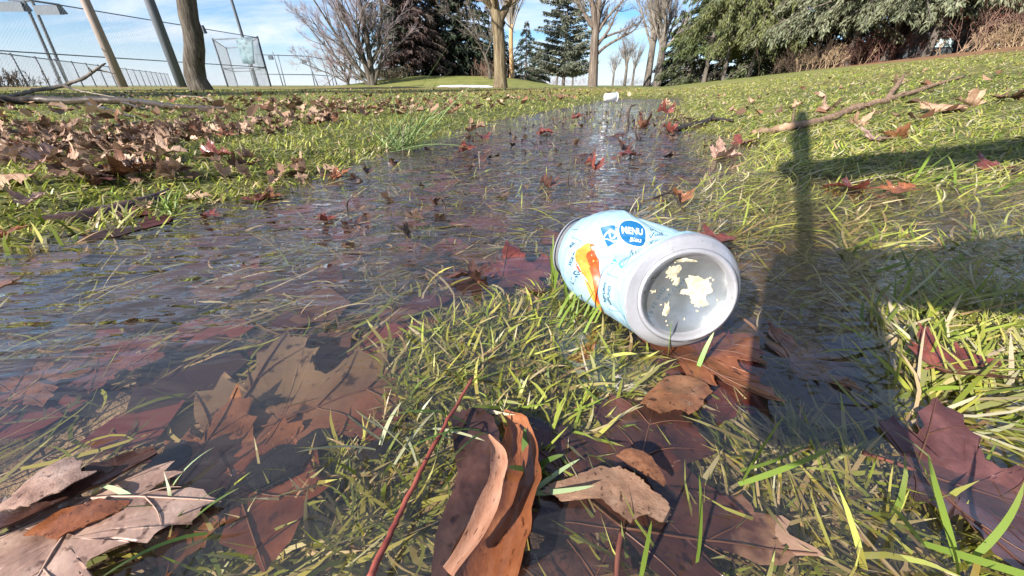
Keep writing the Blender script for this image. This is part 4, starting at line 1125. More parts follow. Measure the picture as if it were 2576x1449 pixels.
def painted(name, c, rough=0.28, metal=0.0, spec=0.5, var=0.06):
    return mat_noise(name, [(0.3, tuple(x * (1 - var) for x in c)), (0.7, tuple(min(1, x * (1 + var)) for x in c))], 60, rough, spec, metal)
def grimy(name, stops, scale, rough, metal, bump):
    """can surface with scuffs, specks of dirt and a muddy film below the waterline"""
    m, n, l, out = nmat(name)
    b = pbsdf(n, rough, 0.5, metal)
    t = noise_node(n, l, scale, 5); r = ramp(n, stops); l.new(t.outputs['Fac'], r.inputs['Fac'])
    t2 = noise_node(n, l, 240, 6, 0.7); r2 = ramp(n, [(0.60, (0, 0, 0)), (0.74, (0.65, 0.65, 0.65))]); l.new(t2.outputs['Fac'], r2.inputs['Fac'])
    t3 = noise_node(n, l, 55, 4, 0.6, mscale=(1, 1, 5)); r3 = ramp(n, [(0.60, (0, 0, 0)), (0.70, (0.22, 0.22, 0.22))]); l.new(t3.outputs['Fac'], r3.inputs['Fac'])
    mxx = n.new('ShaderNodeMath'); mxx.operation = 'MAXIMUM'; l.new(r2.outputs[0], mxx.inputs[0]); l.new(r3.outputs[0], mxx.inputs[1])
    tc = n.new('ShaderNodeTexCoord'); sp = n.new('ShaderNodeSeparateXYZ'); l.new(tc.outputs['Object'], sp.inputs[0])
    mr = n.new('ShaderNodeMapRange'); mr.inputs['From Min'].default_value = 0.016; mr.inputs['From Max'].default_value = 0.006; mr.inputs['To Max'].default_value = 0.75
    l.new(sp.outputs['Z'], mr.inputs['Value'])
    m2 = n.new('ShaderNodeMath'); m2.operation = 'MULTIPLY'; l.new(mr.outputs[0], m2.inputs[0]); l.new(t.outputs['Fac'], m2.inputs[1])
    m3 = n.new('ShaderNodeMath'); m3.operation = 'MAXIMUM'; l.new(mxx.outputs[0], m3.inputs[0]); l.new(m2.outputs[0], m3.inputs[1])
    mc = n.new('ShaderNodeMix'); mc.data_type = 'RGBA'; mc.inputs['B'].default_value = (0.16, 0.13, 0.09, 1)
    l.new(m3.outputs[0], mc.inputs['Factor']); l.new(r.outputs[0], mc.inputs['A']); l.new(mc.outputs['Result'], b.inputs['Base Color'])
    bp = n.new('ShaderNodeBump'); bp.inputs['Strength'].default_value = 0.6; bp.inputs['Distance'].default_value = bump
    t4 = noise_node(n, l, 130, 4); l.new(t4.outputs['Fac'], bp.inputs['Height']); l.new(bp.outputs[0], b.inputs['Normal'])
    l.new(b.outputs[0], out.inputs[0])
    return m
CAN_LABEL = grimy('pale_blue_label', [(0.3, (0.235, 0.355, 0.44)), (0.7, (0.265, 0.40, 0.49))], 60, 0.36, 0.0, 0.0007)
ALU = grimy('dull_aluminium', [(0.3, (0.33, 0.33, 0.36)), (0.6, (0.41, 0.41, 0.45)), (0.8, (0.50, 0.50, 0.55))], 70, 0.38, 0.45, 0.0006)
ALU_IN = mat_noise('grimy_aluminium', [(0.35, (0.24, 0.25, 0.25)), (0.55, (0.33, 0.35, 0.37)), (0.75, (0.42, 0.44, 0.47))], 60, 0.30, 0.5, 0.75)
PRINT_BLUE = painted('print_blue', (0.008, 0.10, 0.25), 0.3)
PRINT_NAVY = painted('print_navy', (0.02, 0.07, 0.12), 0.3)
PRINT_TEAL = painted('print_teal', (0.03, 0.27, 0.36), 0.3)
PRINT_WHITE = painted('print_white', (0.66, 0.70, 0.73), 0.3)
PRINT_OR = mat_noise('print_orange', [(0.35, (0.50, 0.045, 0.010)), (0.6, (0.60, 0.075, 0.012)), (0.8, (0.66, 0.14, 0.03))], 220, 0.3, 0.5, mscale=(1, 1, 1))
PRINT_YE = mat_noise('print_yellow', [(0.35, (0.62, 0.20, 0.03)), (0.6, (0.70, 0.28, 0.05)), (0.8, (0.74, 0.38, 0.11))], 220, 0.3, 0.5)

ns_, nt_ = 150, 240
S_, T_ = np.meshgrid(np.linspace(0.0135, 0.107, ns_), np.linspace(0, 2 * math.pi, nt_, endpoint=False), indexing='ij')
idx = np.arange(ns_ * nt_).reshape(ns_, nt_)
gridq = lambda ix: np.stack([ix[:-1], ix[1:], np.roll(ix[1:], -1, 1), np.roll(ix[:-1], -1, 1)], -1).reshape(-1, 4)
obj('label_wall', can_pt(S_, T_).reshape(-1, 3) - CAN_O, gridq(idx), CAN_LABEL, can)

def can_rev(name, prof, mat, n=160, flipn=False, wob=0.0):
    """surface of revolution about the can's axis: prof = [(s, r)], s may be negative"""
    s = np.array([p[0] for p in prof])[:, None] + 0 * np.zeros((1, n)); r = np.array([p[1] for p in prof])[:, None]
    th = np.linspace(0, 2 * math.pi, n, endpoint=False)[None] + 0 * s
    p, d, rt, up = can_spine(np.maximum(s, 0) * 0 + np.where(s > 0.05, s, 0.0))
    p0, d0, rt0, up0 = can_spine(s * 0 + (0.0 if prof[0][0] < 0.06 else CAN_S))
    sb = s - (0.0 if prof[0][0] < 0.06 else CAN_S)
    rr = r + wob * np.sin(th * 3 + 1) * np.clip(r / RB, 0, 1)
    P = p0 + d0 * sb[..., None] + rr[..., None] * (np.cos(th)[..., None] * up0 - np.sin(th)[..., None] * rt0)
    ix = np.arange(P.shape[0] * n).reshape(-1, n)
    return obj(name, P.reshape(-1, 3) - CAN_O, gridq(ix), mat, can)
# chamfer follows the wall so the two meet; then the standing ring and the dome
S2, T2 = np.meshgrid(np.linspace(0.0006, 0.0137, 26), np.linspace(0, 2 * math.pi, nt_, endpoint=False), indexing='ij')
ix = np.arange(26 * nt_).reshape(26, nt_)
obj('base_shoulder', can_pt(S2, T2, 0.00012).reshape(-1, 3) - CAN_O, gridq(ix), ALU, can)
ring = [(0.0007, 0.02665), (0.0000, 0.0262), (-0.0005, 0.0256), (-0.0008, 0.0250), (-0.0006, 0.0244), (0.0002, 0.0239), (0.0016, 0.0235), (0.0034, 0.0233), (0.0044, 0.0229)]
can_rev('standing_ring', ring, ALU)
dome = [(0.0043, 0.0231), (0.0050, 0.0222), (0.0062, 0.0200), (0.0076, 0.0165), (0.0088, 0.0125), (0.0096, 0.0080), (0.0100, 0.0040), (0.01015, 0.0002)]
DOME_S = [d_[0] for d_ in dome][::-1]; DOME_R = [d_[1] for d_ in dome][::-1]
can_rev('base_dome', dome, ALU_IN)
can_rev('lid', [(0.1068, 0.0219), (0.1080, 0.0217), (0.1085, 0.0208), (0.1068, 0.0200), (0.1068, 0.0002)], ALU)

def dome_pt(x, y, off):
    """x to the right, y up on the base as one looks at it"""
    r = np.hypot(x, y)
    p0, d0, rt0, up0 = can_spine(np.zeros(1)); p0, d0, rt0, up0 = p0[0], d0[0], rt0[0], up0[0]
    s = np.interp(r, DOME_R, DOME_S) - off
    return p0 + d0 * s[..., None] + x[..., None] * rt0 + y[..., None] * up0

# flat prints, triangulated finely and laid on the wall
def flat_poly(pts, step=0.0012):
    """outline -> fan of rings (star shaped about its centroid)"""
    pts = np.asarray(pts, float); c = pts.mean(0)
    nr = max(2, int(np.linalg.norm(pts - c, axis=1).max() / step))
    rings = [c + (pts - c) * k / nr for k in range(1, nr + 1)]
    n = len(pts)
    V = np.concatenate([c[None]] + rings)
    F4 = []; F3 = np.stack([np.zeros(n, int), 1 + np.arange(n), 1 + (np.arange(n) + 1) % n], -1)
    for k in range(nr - 1):
        a = 1 + k * n + np.arange(n); b = 1 + k * n + (np.arange(n) + 1) % n
        F4.append(np.stack([a, a + n, b + n, b], -1))
    return V, [F3] + ([np.concatenate(F4)] if F4 else [])

def band(pts, w, closed=False, n=None):
    """stroke of width w along a polyline"""
    pts = np.asarray(pts, float)
    if closed: pts = np.vstack([pts, pts[:1]])
    if n: pts = resample(pts, n)
    t = np.gradient(pts, axis=0); t /= np.linalg.norm(t, axis=1, keepdims=True) + 1e-12
    nn = np.stack([-t[:, 1], t[:, 0]], -1) * w / 2
    V = np.concatenate([pts - nn, pts + nn]); k = len(pts); i = np.arange(k - 1)
    return V, [np.stack([i, i + 1, i + 1 + k, i + k], -1)]

def text_flat(body, size, shear=0.0, spacing=1.0, bold=0.0):
    cu = bpy.data.curves.new('lettering', 'FONT')
    cu.body = body; cu.size = size; cu.shear = shear; cu.space_character = spacing; cu.align_x = 'CENTER'; cu.align_y = 'CENTER'
    cu.resolution_u = 3; cu.offset = bold
    o = bpy.data.objects.new('lettering_tmp', cu); COL.objects.link(o)
    dg = bpy.context.evaluated_depsgraph_get()
    me = bpy.data.meshes.new_from_object(o.evaluated_get(dg))
    V = np.array([v.co[:2] for v in me.vertices]).reshape(-1, 2)
    F = []
    for p in me.polygons:
        vs = list(p.vertices)
        for k in range(1, len(vs) - 1): F.append((vs[0], vs[k], vs[k + 1]))
    bpy.data.objects.remove(o); bpy.data.curves.remove(cu); bpy.data.meshes.remove(me)
    return V, [np.array(F)]

def rot2(V, a, c=(0, 0)):
    ca, sa = math.cos(a), math.sin(a)
    return np.stack([V[:, 0] * ca - V[:, 1] * sa + c[0], V[:, 0] * sa + V[:, 1] * ca + c[1]], -1)

def lay(name, VF, th0, s0, mat, off=0.00030, rot=0.0, scale=(1, 1)):
    V, F = VF
    V = rot2(np.asarray(V) * np.array(scale), rot)
    P = can_pt(s0 + V[:, 1], th0 - V[:, 0] / RB, off)
    return obj(name, P - CAN_O, F, mat, can)

def ell(a, b, n=48): 
    t = np.linspace(0, 2 * math.pi, n, endpoint=False); return np.stack([a * np.cos(t), b * np.sin(t)], -1)

# round logo with two words, square logo at its left; the crushed wall turns this print aslant
TH_O, S_O, ROT = R(13), 0.0640, R(-46)
def far(name, VF, dx, dy, mat, off=0.00035, rot=0.0, turn=ROT):
    """dx, dy in the print's own upright frame, measured from the centre of the round logo"""
    V, F = VF
    V = rot2(np.asarray(V, float), rot) + np.array([dx, dy])
    return lay(name, (rot2(V, turn), F), TH_O, S_O, mat, off)
far('logo_oval', flat_poly(ell(0.0093, 0.0090)), 0, 0, PRINT_WHITE, 0.00022)
far('logo_oval', flat_poly(ell(0.0088, 0.0085)), 0, 0, PRINT_BLUE, 0.0004)
far('lettering', text_flat('MENU', 0.0050, 0, 1.02, 0.0001), -.0002, .0014, PRINT_WHITE, 0.00062)
far('lettering', text_flat('Bleu', 0.0050, 0.35, 0.92, 0.00004), 0.0006, -.0042, PRINT_WHITE, 0.00062, rot=0.06)
sq = np.array([(-.0042, -.0046), (.0042, -.0046), (.0042, .0046), (-.0042, .0046)])
SQX, SQY = -.0150, -.0006
far('logo_square', flat_poly(np.concatenate([np.linspace(sq[i], sq[(i + 1) % 4], 8, endpoint=False) for i in range(4)])), SQX, SQY, PRINT_BLUE, 0.0003)
far('logo_script', band([(-.0046, .0006), (-.002, .0017), (.0015, .0024)], 0.0006, n=12), SQX, SQY, PRINT_WHITE, 0.0005)
far('logo_script', band([(-.0046, .0006), (-.0018, -.0012), (.0006, -.0032), (.0016, -.0040)], 0.0006, n=14), SQX, SQY, PRINT_WHITE, 0.0005)
far('logo_script', band([(.0018, .0026), (.0004, .0016), (.0000, .0000), (.0006, -.0016), (.0024, -.0016), (.0042, .0000)], 0.0007, n=20), SQX, SQY, PRINT_WHITE, 0.0005)
far('print_line', band([(-.0108, .003), (-.0092, .003)], 0.0003, n=6), 0, 0, PRINT_NAVY)
far('lettering', text_flat('EAU PÉT', 0.0040, 0, 1.15, 0.00008), 0.0040, -.0128, PRINT_NAVY, 0.0004)
for k, dy in enumerate((0.0050, 0.0006, -0.0040)):
    far('tick_mark', band([(-.0014, .0002), (-.0004, -.0013), (.0016, .0018)], 0.0006, n=9), 0.0128, dy, PRINT_NAVY)
    far('lettering', text_flat('SANS', 0.0022, 0, 1.1, 0.00004), 0.0176, dy - .0004, PRINT_NAVY)
far('print_line', band([(.0100, -.0060), (.026, -.0058)], 0.0003, n=24), 0, 0, PRINT_NAVY)
# lettering running up the far left edge
for k, (tx, th, s) in enumerate((('ER', 60, 0.094), ('WAT', 76, 0.0885), ('LING', 94, 0.084))):
    lay('lettering', text_flat(tx, 0.0042, 0, 1.1, 0.00008), R(th), s, PRINT_NAVY, rot=R(-20))
lay('print_line', band([(-.0, -.004), (.0004, .004)], 0.0004, n=8), R(52), 0.093, PRINT_NAVY)
lay('print_line', band([(-.0, -.003), (.0004, .003)], 0.0004, n=8), R(40), 0.098, PRINT_NAVY)
# painted orange drawing down the left flank
def blob(pts, n=44):
    p = np.vstack([pts, pts[:1]]); return resample(p, n + 1)[:-1]
TH_D, S_D, R_D = R(96), 0.0775, R(12)
yel = blob(np.array([(.0165, .0095), (.0225, .0045), (.0215, -.001), (.0165, -.0015), (.008, -.0035), (-.004, -.005), (-.015, -.0062), (-.024, -.0065), (-.025, -.0035), (-.014, -.0005), (-.003, .0022), (.008, .0048), (.012, .0078)]))
org = blob(np.array([(.0225, .0010), (.0225, -.0022), (.0190, -.0030), (.0150, -.0042), (.006, -.0068), (-.006, -.0085), (-.0160, -.0092), (-.0165, -.0058), (-.005, -.0040), (.007, -.0012), (.0150, .0015), (.0195, -.0008)]))
yel = yel * [1.22, 0.70]; org = org * [1.22, 0.86] + [0, 0.0006]
lay('drawing', flat_poly(yel), TH_D, S_D, PRINT_YE, 0.0002, rot=R_D)
lay('drawing', flat_poly(org), TH_D, S_D, PRINT_OR, 0.0003, rot=R_D)
for k in range(5):
    lay('drawing', band([(.012 - k * .006, .0050 - k * .0018), (.004 - k * .006, .0025 - k * .0018)], 0.0006, n=10), TH_D, S_D, PRINT_WHITE if k == 1 else PRINT_OR, 0.0003, rot=R_D)
# near panel between the crease and the base
lay('logo_ring', band(ell(0.0068, 0.0046), 0.0005, closed=True, n=60), R(52), 0.0420, PRINT_TEAL)
lay('lettering', text_flat('CORE', 0.0050, 0, 1.02, 0.0001), R(52), 0.0420, PRINT_TEAL)
lay('print_line', band([(-.016, 0), (.034, 0)], 0.0003, n=40), R(82), 0.0590, PRINT_NAVY)
lay('print_line', band([(0, -.007), (0.0, .006)], 0.0003, n=8), R(74), 0.048, PRINT_NAVY)
lay('print_line', band([(0, -.006), (0.0, .006)], 0.0003, n=8), R(112), 0.044, PRINT_NAVY)
lay('lettering', text_flat('RETURN', 0.0034, 0, 1.0, 0.0001), R(94), 0.0530, PRINT_NAVY)
lay('lettering', text_flat('REFUND', 0.0034, 0, 1.0, 0.0001), R(95), 0.0470, PRINT_NAVY)
lay('lettering', text_flat('NO ARTIFICIAL', 0.0023, 0, 1.0, 0.00002), R(70), 0.0625, PRINT_NAVY)
lay('lettering', text_flat('OR SYNTHETIC', 0.0023, 0, 1.0, 0.00002), R(72), 0.0600, PRINT_NAVY)
lay('tick_mark', band([(-.0018, .0002), (-.0004, -.0014), (.0020, .0018)], 0.0006, n=9), R(97), 0.0620, PRINT_NAVY)
for k in range(3):
    lay('print_line', band([(-.012, 0), (.008, .0)], 0.0005, n=20), R(122), 0.020 + k * 0.0028, PRINT_NAVY)
lay('logo_wave', flat_poly(blob(np.array([(-.006, -.002), (-.002, -.003), (.004, -.001), (.007, .002), (.002, .002), (-.004, .002)]))), R(66), 0.0680, PRINT_TEAL)

# dried residue and stamped code inside the base
RES = mat_noise('dried_residue', [(0.3, (0.32, 0.28, 0.19)), (0.6, (0.46, 0.42, 0.31)), (0.8, (0.55, 0.51, 0.40))], 300, 0.9, 0.2, bump=0.0006, bscale=700)
rg = np.random.default_rng(4)
def residue(cx, cy, a, b, seed):
    t = np.linspace(0, 2 * math.pi, 40, endpoint=False)
    k = 0.62 + 0.75 * vnoise(np.cos(t) * 2.2 + 9, np.sin(t) * 2.2 + 9, seed) * (0.6 + 0.8 * vnoise(t * 4, t * 0 + 3, seed + 1))
    pts = np.stack([cx + a * k * np.cos(t), cy + b * k * np.sin(t)], -1)
    V, F = flat_poly(pts, 0.0008)
    rr = np.linalg.norm((V - [cx, cy]) / [a, b], axis=1)
    off = 0.0002 + 0.0007 * np.clip(1 - rr, 0, 1) ** 0.5 * (0.4 + vnoise(V[:, 0] * 900, V[:, 1] * 900, seed))
    obj('dried_residue', dome_pt(V[:, 0], V[:, 1], off) - CAN_O, F, RES, can)
for (cx, cy, a, b, sd) in ((0.0105, 0.0010, .0056, .0056, 1), (0.0108, -0.0050, .0040, .0032, 2), (-0.0056, 0.0115, .0034, .0042, 3), (-0.0068, -0.0108, .0020, .0040, 4), (0.0062, 0.0072, .0042, .0026, 5), (-.0030, .0058, .0018, .0030, 6), (-.002, .0185, .006, .0013, 7), (.0042, -.0004, .003, .002, 8)):
    residue(cx, cy, a, b, sd)
for k in range(26):
    a_ = rg.uniform(0, 6.28); r_ = 0.0205 * math.sqrt(rg.uniform(0, 1))
    residue(r_ * math.cos(a_), r_ * math.sin(a_), rg.uniform(.0003, .0010), rg.uniform(.0003, .0010), 20 + k)
def stamp(body, size, cx, cy, a):
    V, F = text_flat(body, size, 0, 1.15, -0.00006)
    V = rot2(V, a, (cx, cy))
    obj('lettering', dome_pt(V[:, 0], V[:, 1], np.full(len(V), 0.00025)) - CAN_O, F, PRINT_NAVY, can)
stamp('19 FE HSD', 0.0036, -0.0130, -0.0060, R(66))
stamp('06A CORE', 0.0032, -0.0035, 0.0005, R(50))

# ---------------------------------------------------------------- white cup lying far up the stream
cb = gp(1520, 257, 0.005)
cup = empty('paper_cup', cb, R(-78)); tag(cup, 'plain white cup lying on its side at the far end of the flooded strip', 'cup')
CUPW = mat_noise('white_card', [(0.3, (0.74, 0.74, 0.73)), (0.7, (0.84, 0.84, 0.83))], 20, 0.5, 0.4)
def revolve(prof, n=36):
    th = np.linspace(0, 2 * math.pi, n, endpoint=False)
    P = np.stack([np.array([[r * math.cos(t), y, r * math.sin(t)] for t in th]) for (y, r) in prof])
    ix = np.arange(P.shape[0] * n).reshape(-1, n)
    return P.reshape(-1, 3), gridq(ix)
cs = cb[1] / 3.6
V, F = revolve([(-0.001, 0.0005), (0.0, 0.028), (0.004, 0.0285), (0.11, 0.0415), (0.11, 0.0400), (0.008, 0.0275), (0.008, 0.0005)])
V = V * 0.95 * cs; V[:, 2] += 0.038 * cs
obj('cup_wall', V, F, CUPW, cup)
V, F = revolve([(0.107, 0.0412), (0.1085, 0.0432), (0.111, 0.0436), (0.1130, 0.0425), (0.1135, 0.0405), (0.1095, 0.0395)])
V = V * 0.95 * cs; V[:, 2] += 0.038 * cs
obj('rolled_rim', V, F, CUPW, cup)

# ---------------------------------------------------------------- the person holding the camera, behind the view
PHONE_M = mat_noise('dark_phone_shell', [(0.3, (0.02, 0.02, 0.022)), (0.7, (0.03, 0.03, 0.032))], 30, 0.4, 0.5)
CLOTH = mat_noise('dark_jacket_cloth', [(0.3, (0.02, 0.022, 0.028)), (0.7, (0.04, 0.042, 0.05))], 40, 0.9, 0.2, bump=0.003)
def caster(px, py, Yp):
    """where on the plane y = Yp the sun ray that lands at this picture point passes"""
    g = gp(px, py, 0.0)
    s = (Yp - g[1]) / SUNV[1]
    return g + SUNV * s
Yp = -0.030
outline = [(1890, 1106), (2075, 1112), (2262, 1116), (2238, 950), (2205, 800), (2172, 700), (2070, 640), (1958, 628), (1930, 700), (1905, 880)]
pp = np.array([caster(x, y, Yp) for x, y in outline])
n = len(pp)
V = np.concatenate([pp + np.array([0, 0.006, 0]), pp + np.array([0, -0.006, 0])]) 
i = np.arange(n); j = (i + 1) % n
ph = link('phone', make_mesh('phone', V - pp.mean(0), [np.stack([i, j, j + n, i + n], -1), np.arange(n)[None, ::-1], np.arange(n)[None] + n], [PHONE_M], smooth=False), None, pp.mean(0))
tag(ph, 'dark phone held upright just behind the viewpoint', 'phone')
hold = [(2030, 640), (2024, 520), (2018, 430), (2015, 350), (2018, 285)]
cpts = np.array([caster(x, y, -0.06 - 0.02 * k) for k, (x, y) in enumerate(hold)])
wpx = [38, 34, 32, 27, 18]
crad = [np.linalg.norm(caster(x + w, y, -0.06 - 0.02 * k) - caster(x, y, -0.06 - 0.02 * k)) * 0.55 for k, ((x, y), w) in enumerate(zip(hold, wpx))]
st = empty('hand_grip', cpts[0]); tag(st, 'straight dark grip standing above the phone behind the viewpoint', 'grip')
tube_obj('shaft', resample(cpts - cpts[0], 12), np.interp(np.linspace(0, 1, 12), np.linspace(0, 1, 5), crad), PHONE_M, st, 10)

def limb_from_shadow(ctrl, Y0, Y1):
    P = []; Rr = []
    for k, (x, y, hw) in enumerate(ctrl):
        yy = Y0 + (Y1 - Y0) * k / (len(ctrl) - 1)
        c = caster(x, y, yy); a = caster(x, y - hw, yy); b = caster(x, y + hw, yy)
        d = a - b
        P.append(c); Rr.append(np.linalg.norm(d - SUNV * np.dot(d, SUNV)) * 0.5)
    return np.array(P), np.array(Rr)
person = empty('person', (0.55, -0.62, 0.0)); tag(person, 'person in a dark jacket crouching behind the viewpoint with both arms reaching forward', 'person')
PO = np.array([0.55, -0.62, 0.0])
segs = []
P1, R1 = limb_from_shadow([(1992, 436, 20), (2080, 428, 24), (2200, 418, 25), (2350, 402, 22), (2576, 374, 24)], -0.10, -0.22)
P1 = np.vstack([P1, [P1[-1] + (P1[-1] - P1[-2]) * 0.5]]); R1 = np.append(R1, R1[-1])
P2, R2 = limb_from_shadow([(2010, 655, 48), (2120, 672, 62), (2260, 690, 66), (2420, 695, 70), (2576, 690, 78)], -0.055, -0.09)
P2 = np.vstack([P2, [P2[-1] + (P2[-1] - P2[-2]) * 0.6]]); R2 = np.append(R2, R2[-1] * 1.1)
def skin_body(name, chains, mat, parent, origin):
    V = []; E = []; Rd = []
    for pts, rr in chains:
        b = len(V)
        for k, p in enumerate(pts):
            V.append(tuple(np.array(p) - origin)); Rd.append(rr[k])
            if k: E.append((b + k - 1, b + k))
    return V, E, Rd
sh = np.array([0.62, -0.50, 0.85]); hip = np.array([0.62, -0.72, 0.34])
body_ch = [
    (np.vstack([resample(P1, 10), [sh + [-0.02, 0.05, 0.03]]]), list(np.interp(np.linspace(0, 1, 10), np.linspace(0, 1, len(R1)), R1)) + [0.07]),
    (np.vstack([resample(P2, 10), [sh + [0.14, 0.0, -0.25]]]), list(np.interp(np.linspace(0, 1, 10), np.linspace(0, 1, len(R2)), R2)) + [0.07]),
    ([hip, hip + [0.02, 0.06, 0.2], sh + [0.06, -0.02, -0.12], sh + [0.06, 0.0, 0.0], sh + [0.08, 0.05, 0.10], sh + [0.09, 0.09, 0.20], sh + [0.09, 0.11, 0.31]], [0.16, 0.15, 0.17, 0.15, 0.06, 0.095, 0.085]),
    ([hip, hip + [0.12, 0.30, 0.10], hip + [0.16, 0.10, -0.24], hip + [0.17, 0.06, -0.31], hip + [0.19, 0.20, -0.32]], [0.13, 0.09, 0.055, 0.05, 0.04]),
    ([hip, hip + [0.30, 0.20, 0.08], hip + [0.38, -0.02, -0.22], hip + [0.39, -0.05, -0.31], hip + [0.44, 0.09, -0.32]], [0.13, 0.09, 0.055, 0.05, 0.04]),
]
parts_b = []
for pts, rr in body_ch:
    pts = np.array(pts); k = 26
    parts_b.append(tubes(resample(pts, k)[None] - PO, np.interp(np.linspace(0, 1, k), np.linspace(0, 1, len(rr)), rr)[None], 16))
V, F = join(parts_b)
obj('body', V, F, CLOTH, person)
# ---------------------------------------------------------------- fallen branches and sticks
BR_WET = mat_noise('wet_dark_wood', [(0.3, (0.018, 0.013, 0.010)), (0.7, (0.06, 0.042, 0.03))], 40, 0.45, 0.4, bump=0.002, bscale=120)
BR_GREY = mat_noise('grey_dead_wood', [(0.3, (0.11, 0.09, 0.075)), (0.7, (0.24, 0.20, 0.17))], 30, 0.85, 0.2, bump=0.002, bscale=90)
BR_BROWN = mat_noise('dry_brown_wood', [(0.3, (0.15, 0.09, 0.055)), (0.6, (0.29, 0.19, 0.125)), (0.8, (0.38, 0.27, 0.19))], 35, 0.8, 0.2, bump=0.002, bscale=100)

def branch(name, path, radii, mat, label, cat='branch', twigs=(), sides=9, knob=0.25):
    """path: world points; twigs: list of (points, radii)"""
    path = np.array(path, float); o = path[0].copy()
    root = empty(name, o); tag(root, label, cat)
    def one(nm, pts, rr, sd):
        pts = np.array(pts, float); n = max(10, len(pts) * 7)
        P = resample(pts, n); r_ = np.interp(np.linspace(0, 1, n), np.linspace(0, 1, len(rr)), rr)
        ll = np.linspace(0, 1, n)
        P = P + rng.normal(0, 1, (n, 3)) * r_[:, None] * 0.16
        r_ = r_ * (1 + knob * (rng.uniform(0, 1, n) - 0.4))
        V, F = tubes(P[None] - o, r_[None], sd)
        obj(nm, V, F, mat, root)
    one('limb', path, radii, sides)
    for pts, rr in twigs:
        one('twig', pts, rr, 6)
    return root

def gpath(pts, lift=0.0):
    """(px, py[, lift]) on the ground"""
    out = []
    for p in pts:
        g = gp(p[0], p[1], 0.0)
        out.append(g + np.array([0, 0, lift + (p[2] if len(p) > 2 else 0)]))
    return np.array(out)

# left: dark limb lying across the lawn, grey limb propped up beside it
dp = gpath([(-60, 268), (100, 266), (230, 266), (330, 268), (420, 280), (500, 287), (590, 291)], 0.026)
branch('fallen_branch', dp, [0.020, 0.020, 0.019, 0.015, 0.011, 0.008, 0.004], BR_WET, 'long dark fallen branch lying flat across the left lawn', 'branch',
       twigs=[(gpath([(225, 267), (280, 285), (345, 303)], 0.01), [0.012, 0.008, 0.003]), (gpath([(330, 268), (332, 258), (322, 244)], 0.02), [0.009, 0.006, 0.002]),
              (gpath([(310, 268), (350, 280), (372, 288)], 0.02), [0.006, 0.004, 0.002])])
q = [at_dist(-60, 262, 3.5), at_dist(20, 244, 3.55), at_dist(75, 230, 3.6), at_dist(155, 216, 3.7), at_dist(215, 194, 3.75), at_dist(245, 172, 3.8), at_dist(266, 159, 3.85)]
branch('fallen_branch', q, [0.016, 0.016, 0.015, 0.014, 0.012, 0.010, 0.006], BR_GREY, 'grey forked dead branch propped up above the dark fallen branch', 'branch',
       twigs=[([at_dist(240, 176, 3.8), at_dist(262, 179, 3.82), at_dist(290, 186, 3.85)], [0.008, 0.006, 0.003]), ([at_dist(232, 184, 3.78), at_dist(228, 176, 3.75), at_dist(222, 169, 3.72)], [0.007, 0.005, 0.003]),
              ([at_dist(160, 215, 3.7), at_dist(190, 226, 3.6), at_dist(240, 236, 3.5), at_dist(300, 246, 3.3)], [0.010, 0.008, 0.005, 0.003])])
for pts, lab, r0 in (([(300, 232), (312, 246), (322, 262), (345, 280)], 'thin crooked grey twig standing off the dark fallen branch', 0.007), ([(250, 330), (310, 326), (365, 316)], 'thin dry stalk lying on the left lawn below the fallen branch', 0.004),
                     ([(550, 262), (500, 248), (400, 240), (310, 230)], 'long thin twig lying behind the dark fallen branch', 0.006)):
    branch('twig', gpath(pts, 0.012), [r0, r0 * 0.8, r0 * 0.5], BR_GREY, lab, 'twig')
# right: long branch climbing the slope, wet and dark at its foot
rp = gpath([(1890, 345), (1945, 336), (2000, 326), (2060, 313), (2150, 281), (2240, 255), (2330, 225), (2425, 196)], 0.011)
branch('fallen_branch', rp, [0.0075, 0.010, 0.011, 0.012, 0.014, 0.013, 0.011, 0.006], BR_BROWN, 'long brown branch lying up the grassy slope at the right', 'branch',
       twigs=[(list(gpath([(2225, 258)], 0.012)) + list(gpath([(2248, 236)], 0.045)) + list(gpath([(2268, 205)], 0.05)), [0.010, 0.012, 0.008]), (gpath([(1990, 328), (1995, 290), (2003, 262)], 0.012), [0.004, 0.003, 0.002])])
branch('stick', gpath([(1692, 332), (1735, 324), (1768, 316), (1790, 306), (1842, 309)], 0.008), [0.006, 0.011, 0.012, 0.009, 0.004], BR_WET, 'short dark crooked stick at the right edge of the stream', 'stick',
       twigs=[(list(gpath([(1782, 312)], 0.012)) + list(gpath([(1792, 298)], 0.02)), [0.005, 0.002])])
def standing(px, py0, py1, dx, r, mat, label, name='twig', cat='twig', extra=()):
    b = gp(px, py0, 0.0)
    t = at_dist(px + dx, py1, b[1]); md = 0.5 * (b + t) + rng.normal(0, 0.003, 3)
    tw = []
    for (u_, ddx, ddy) in extra:
        p = b + (t - b) * u_
        e = p + (at_dist(px + ddx, py1 + ddy, b[1]) - at_dist(px, py1, b[1]))
        tw.append(([p, 0.5 * (p + e), e], [r * 0.7, r * 0.6, r * 0.3]))
    return branch(name, [b + [0, 0, -0.01], md, t], [r, r * 0.8, r * 0.45], mat, label, cat, tw, sides=6)
RED_STEM = mat_noise('red_stem', [(0.3, (0.16, 0.03, 0.022)), (0.7, (0.34, 0.09, 0.06))], 60, 0.4, 0.5)
standing(1012, 378, 318, 4, 0.0028, BR_GREY, 'upright grey twig standing out of the fan of green stems on the left bank')
standing(938, 348, 322, -6, 0.002, BR_GREY, 'tiny leaning twig on the left bank beside the fan of stems')
standing(1580, 322, 262, 8, 0.0048, BR_WET, 'upright dark twig with a reddish tip beside the stream', extra=((0.9, 14, -6),))
standing(1607, 350, 318, -14, 0.003, BR_WET, 'small dark twig leaning left of the crumpled red leaves')
standing(1208, 412, 380, -3, 0.0018, BR_GREY, 'thin pale twig standing in the stream near its left side')
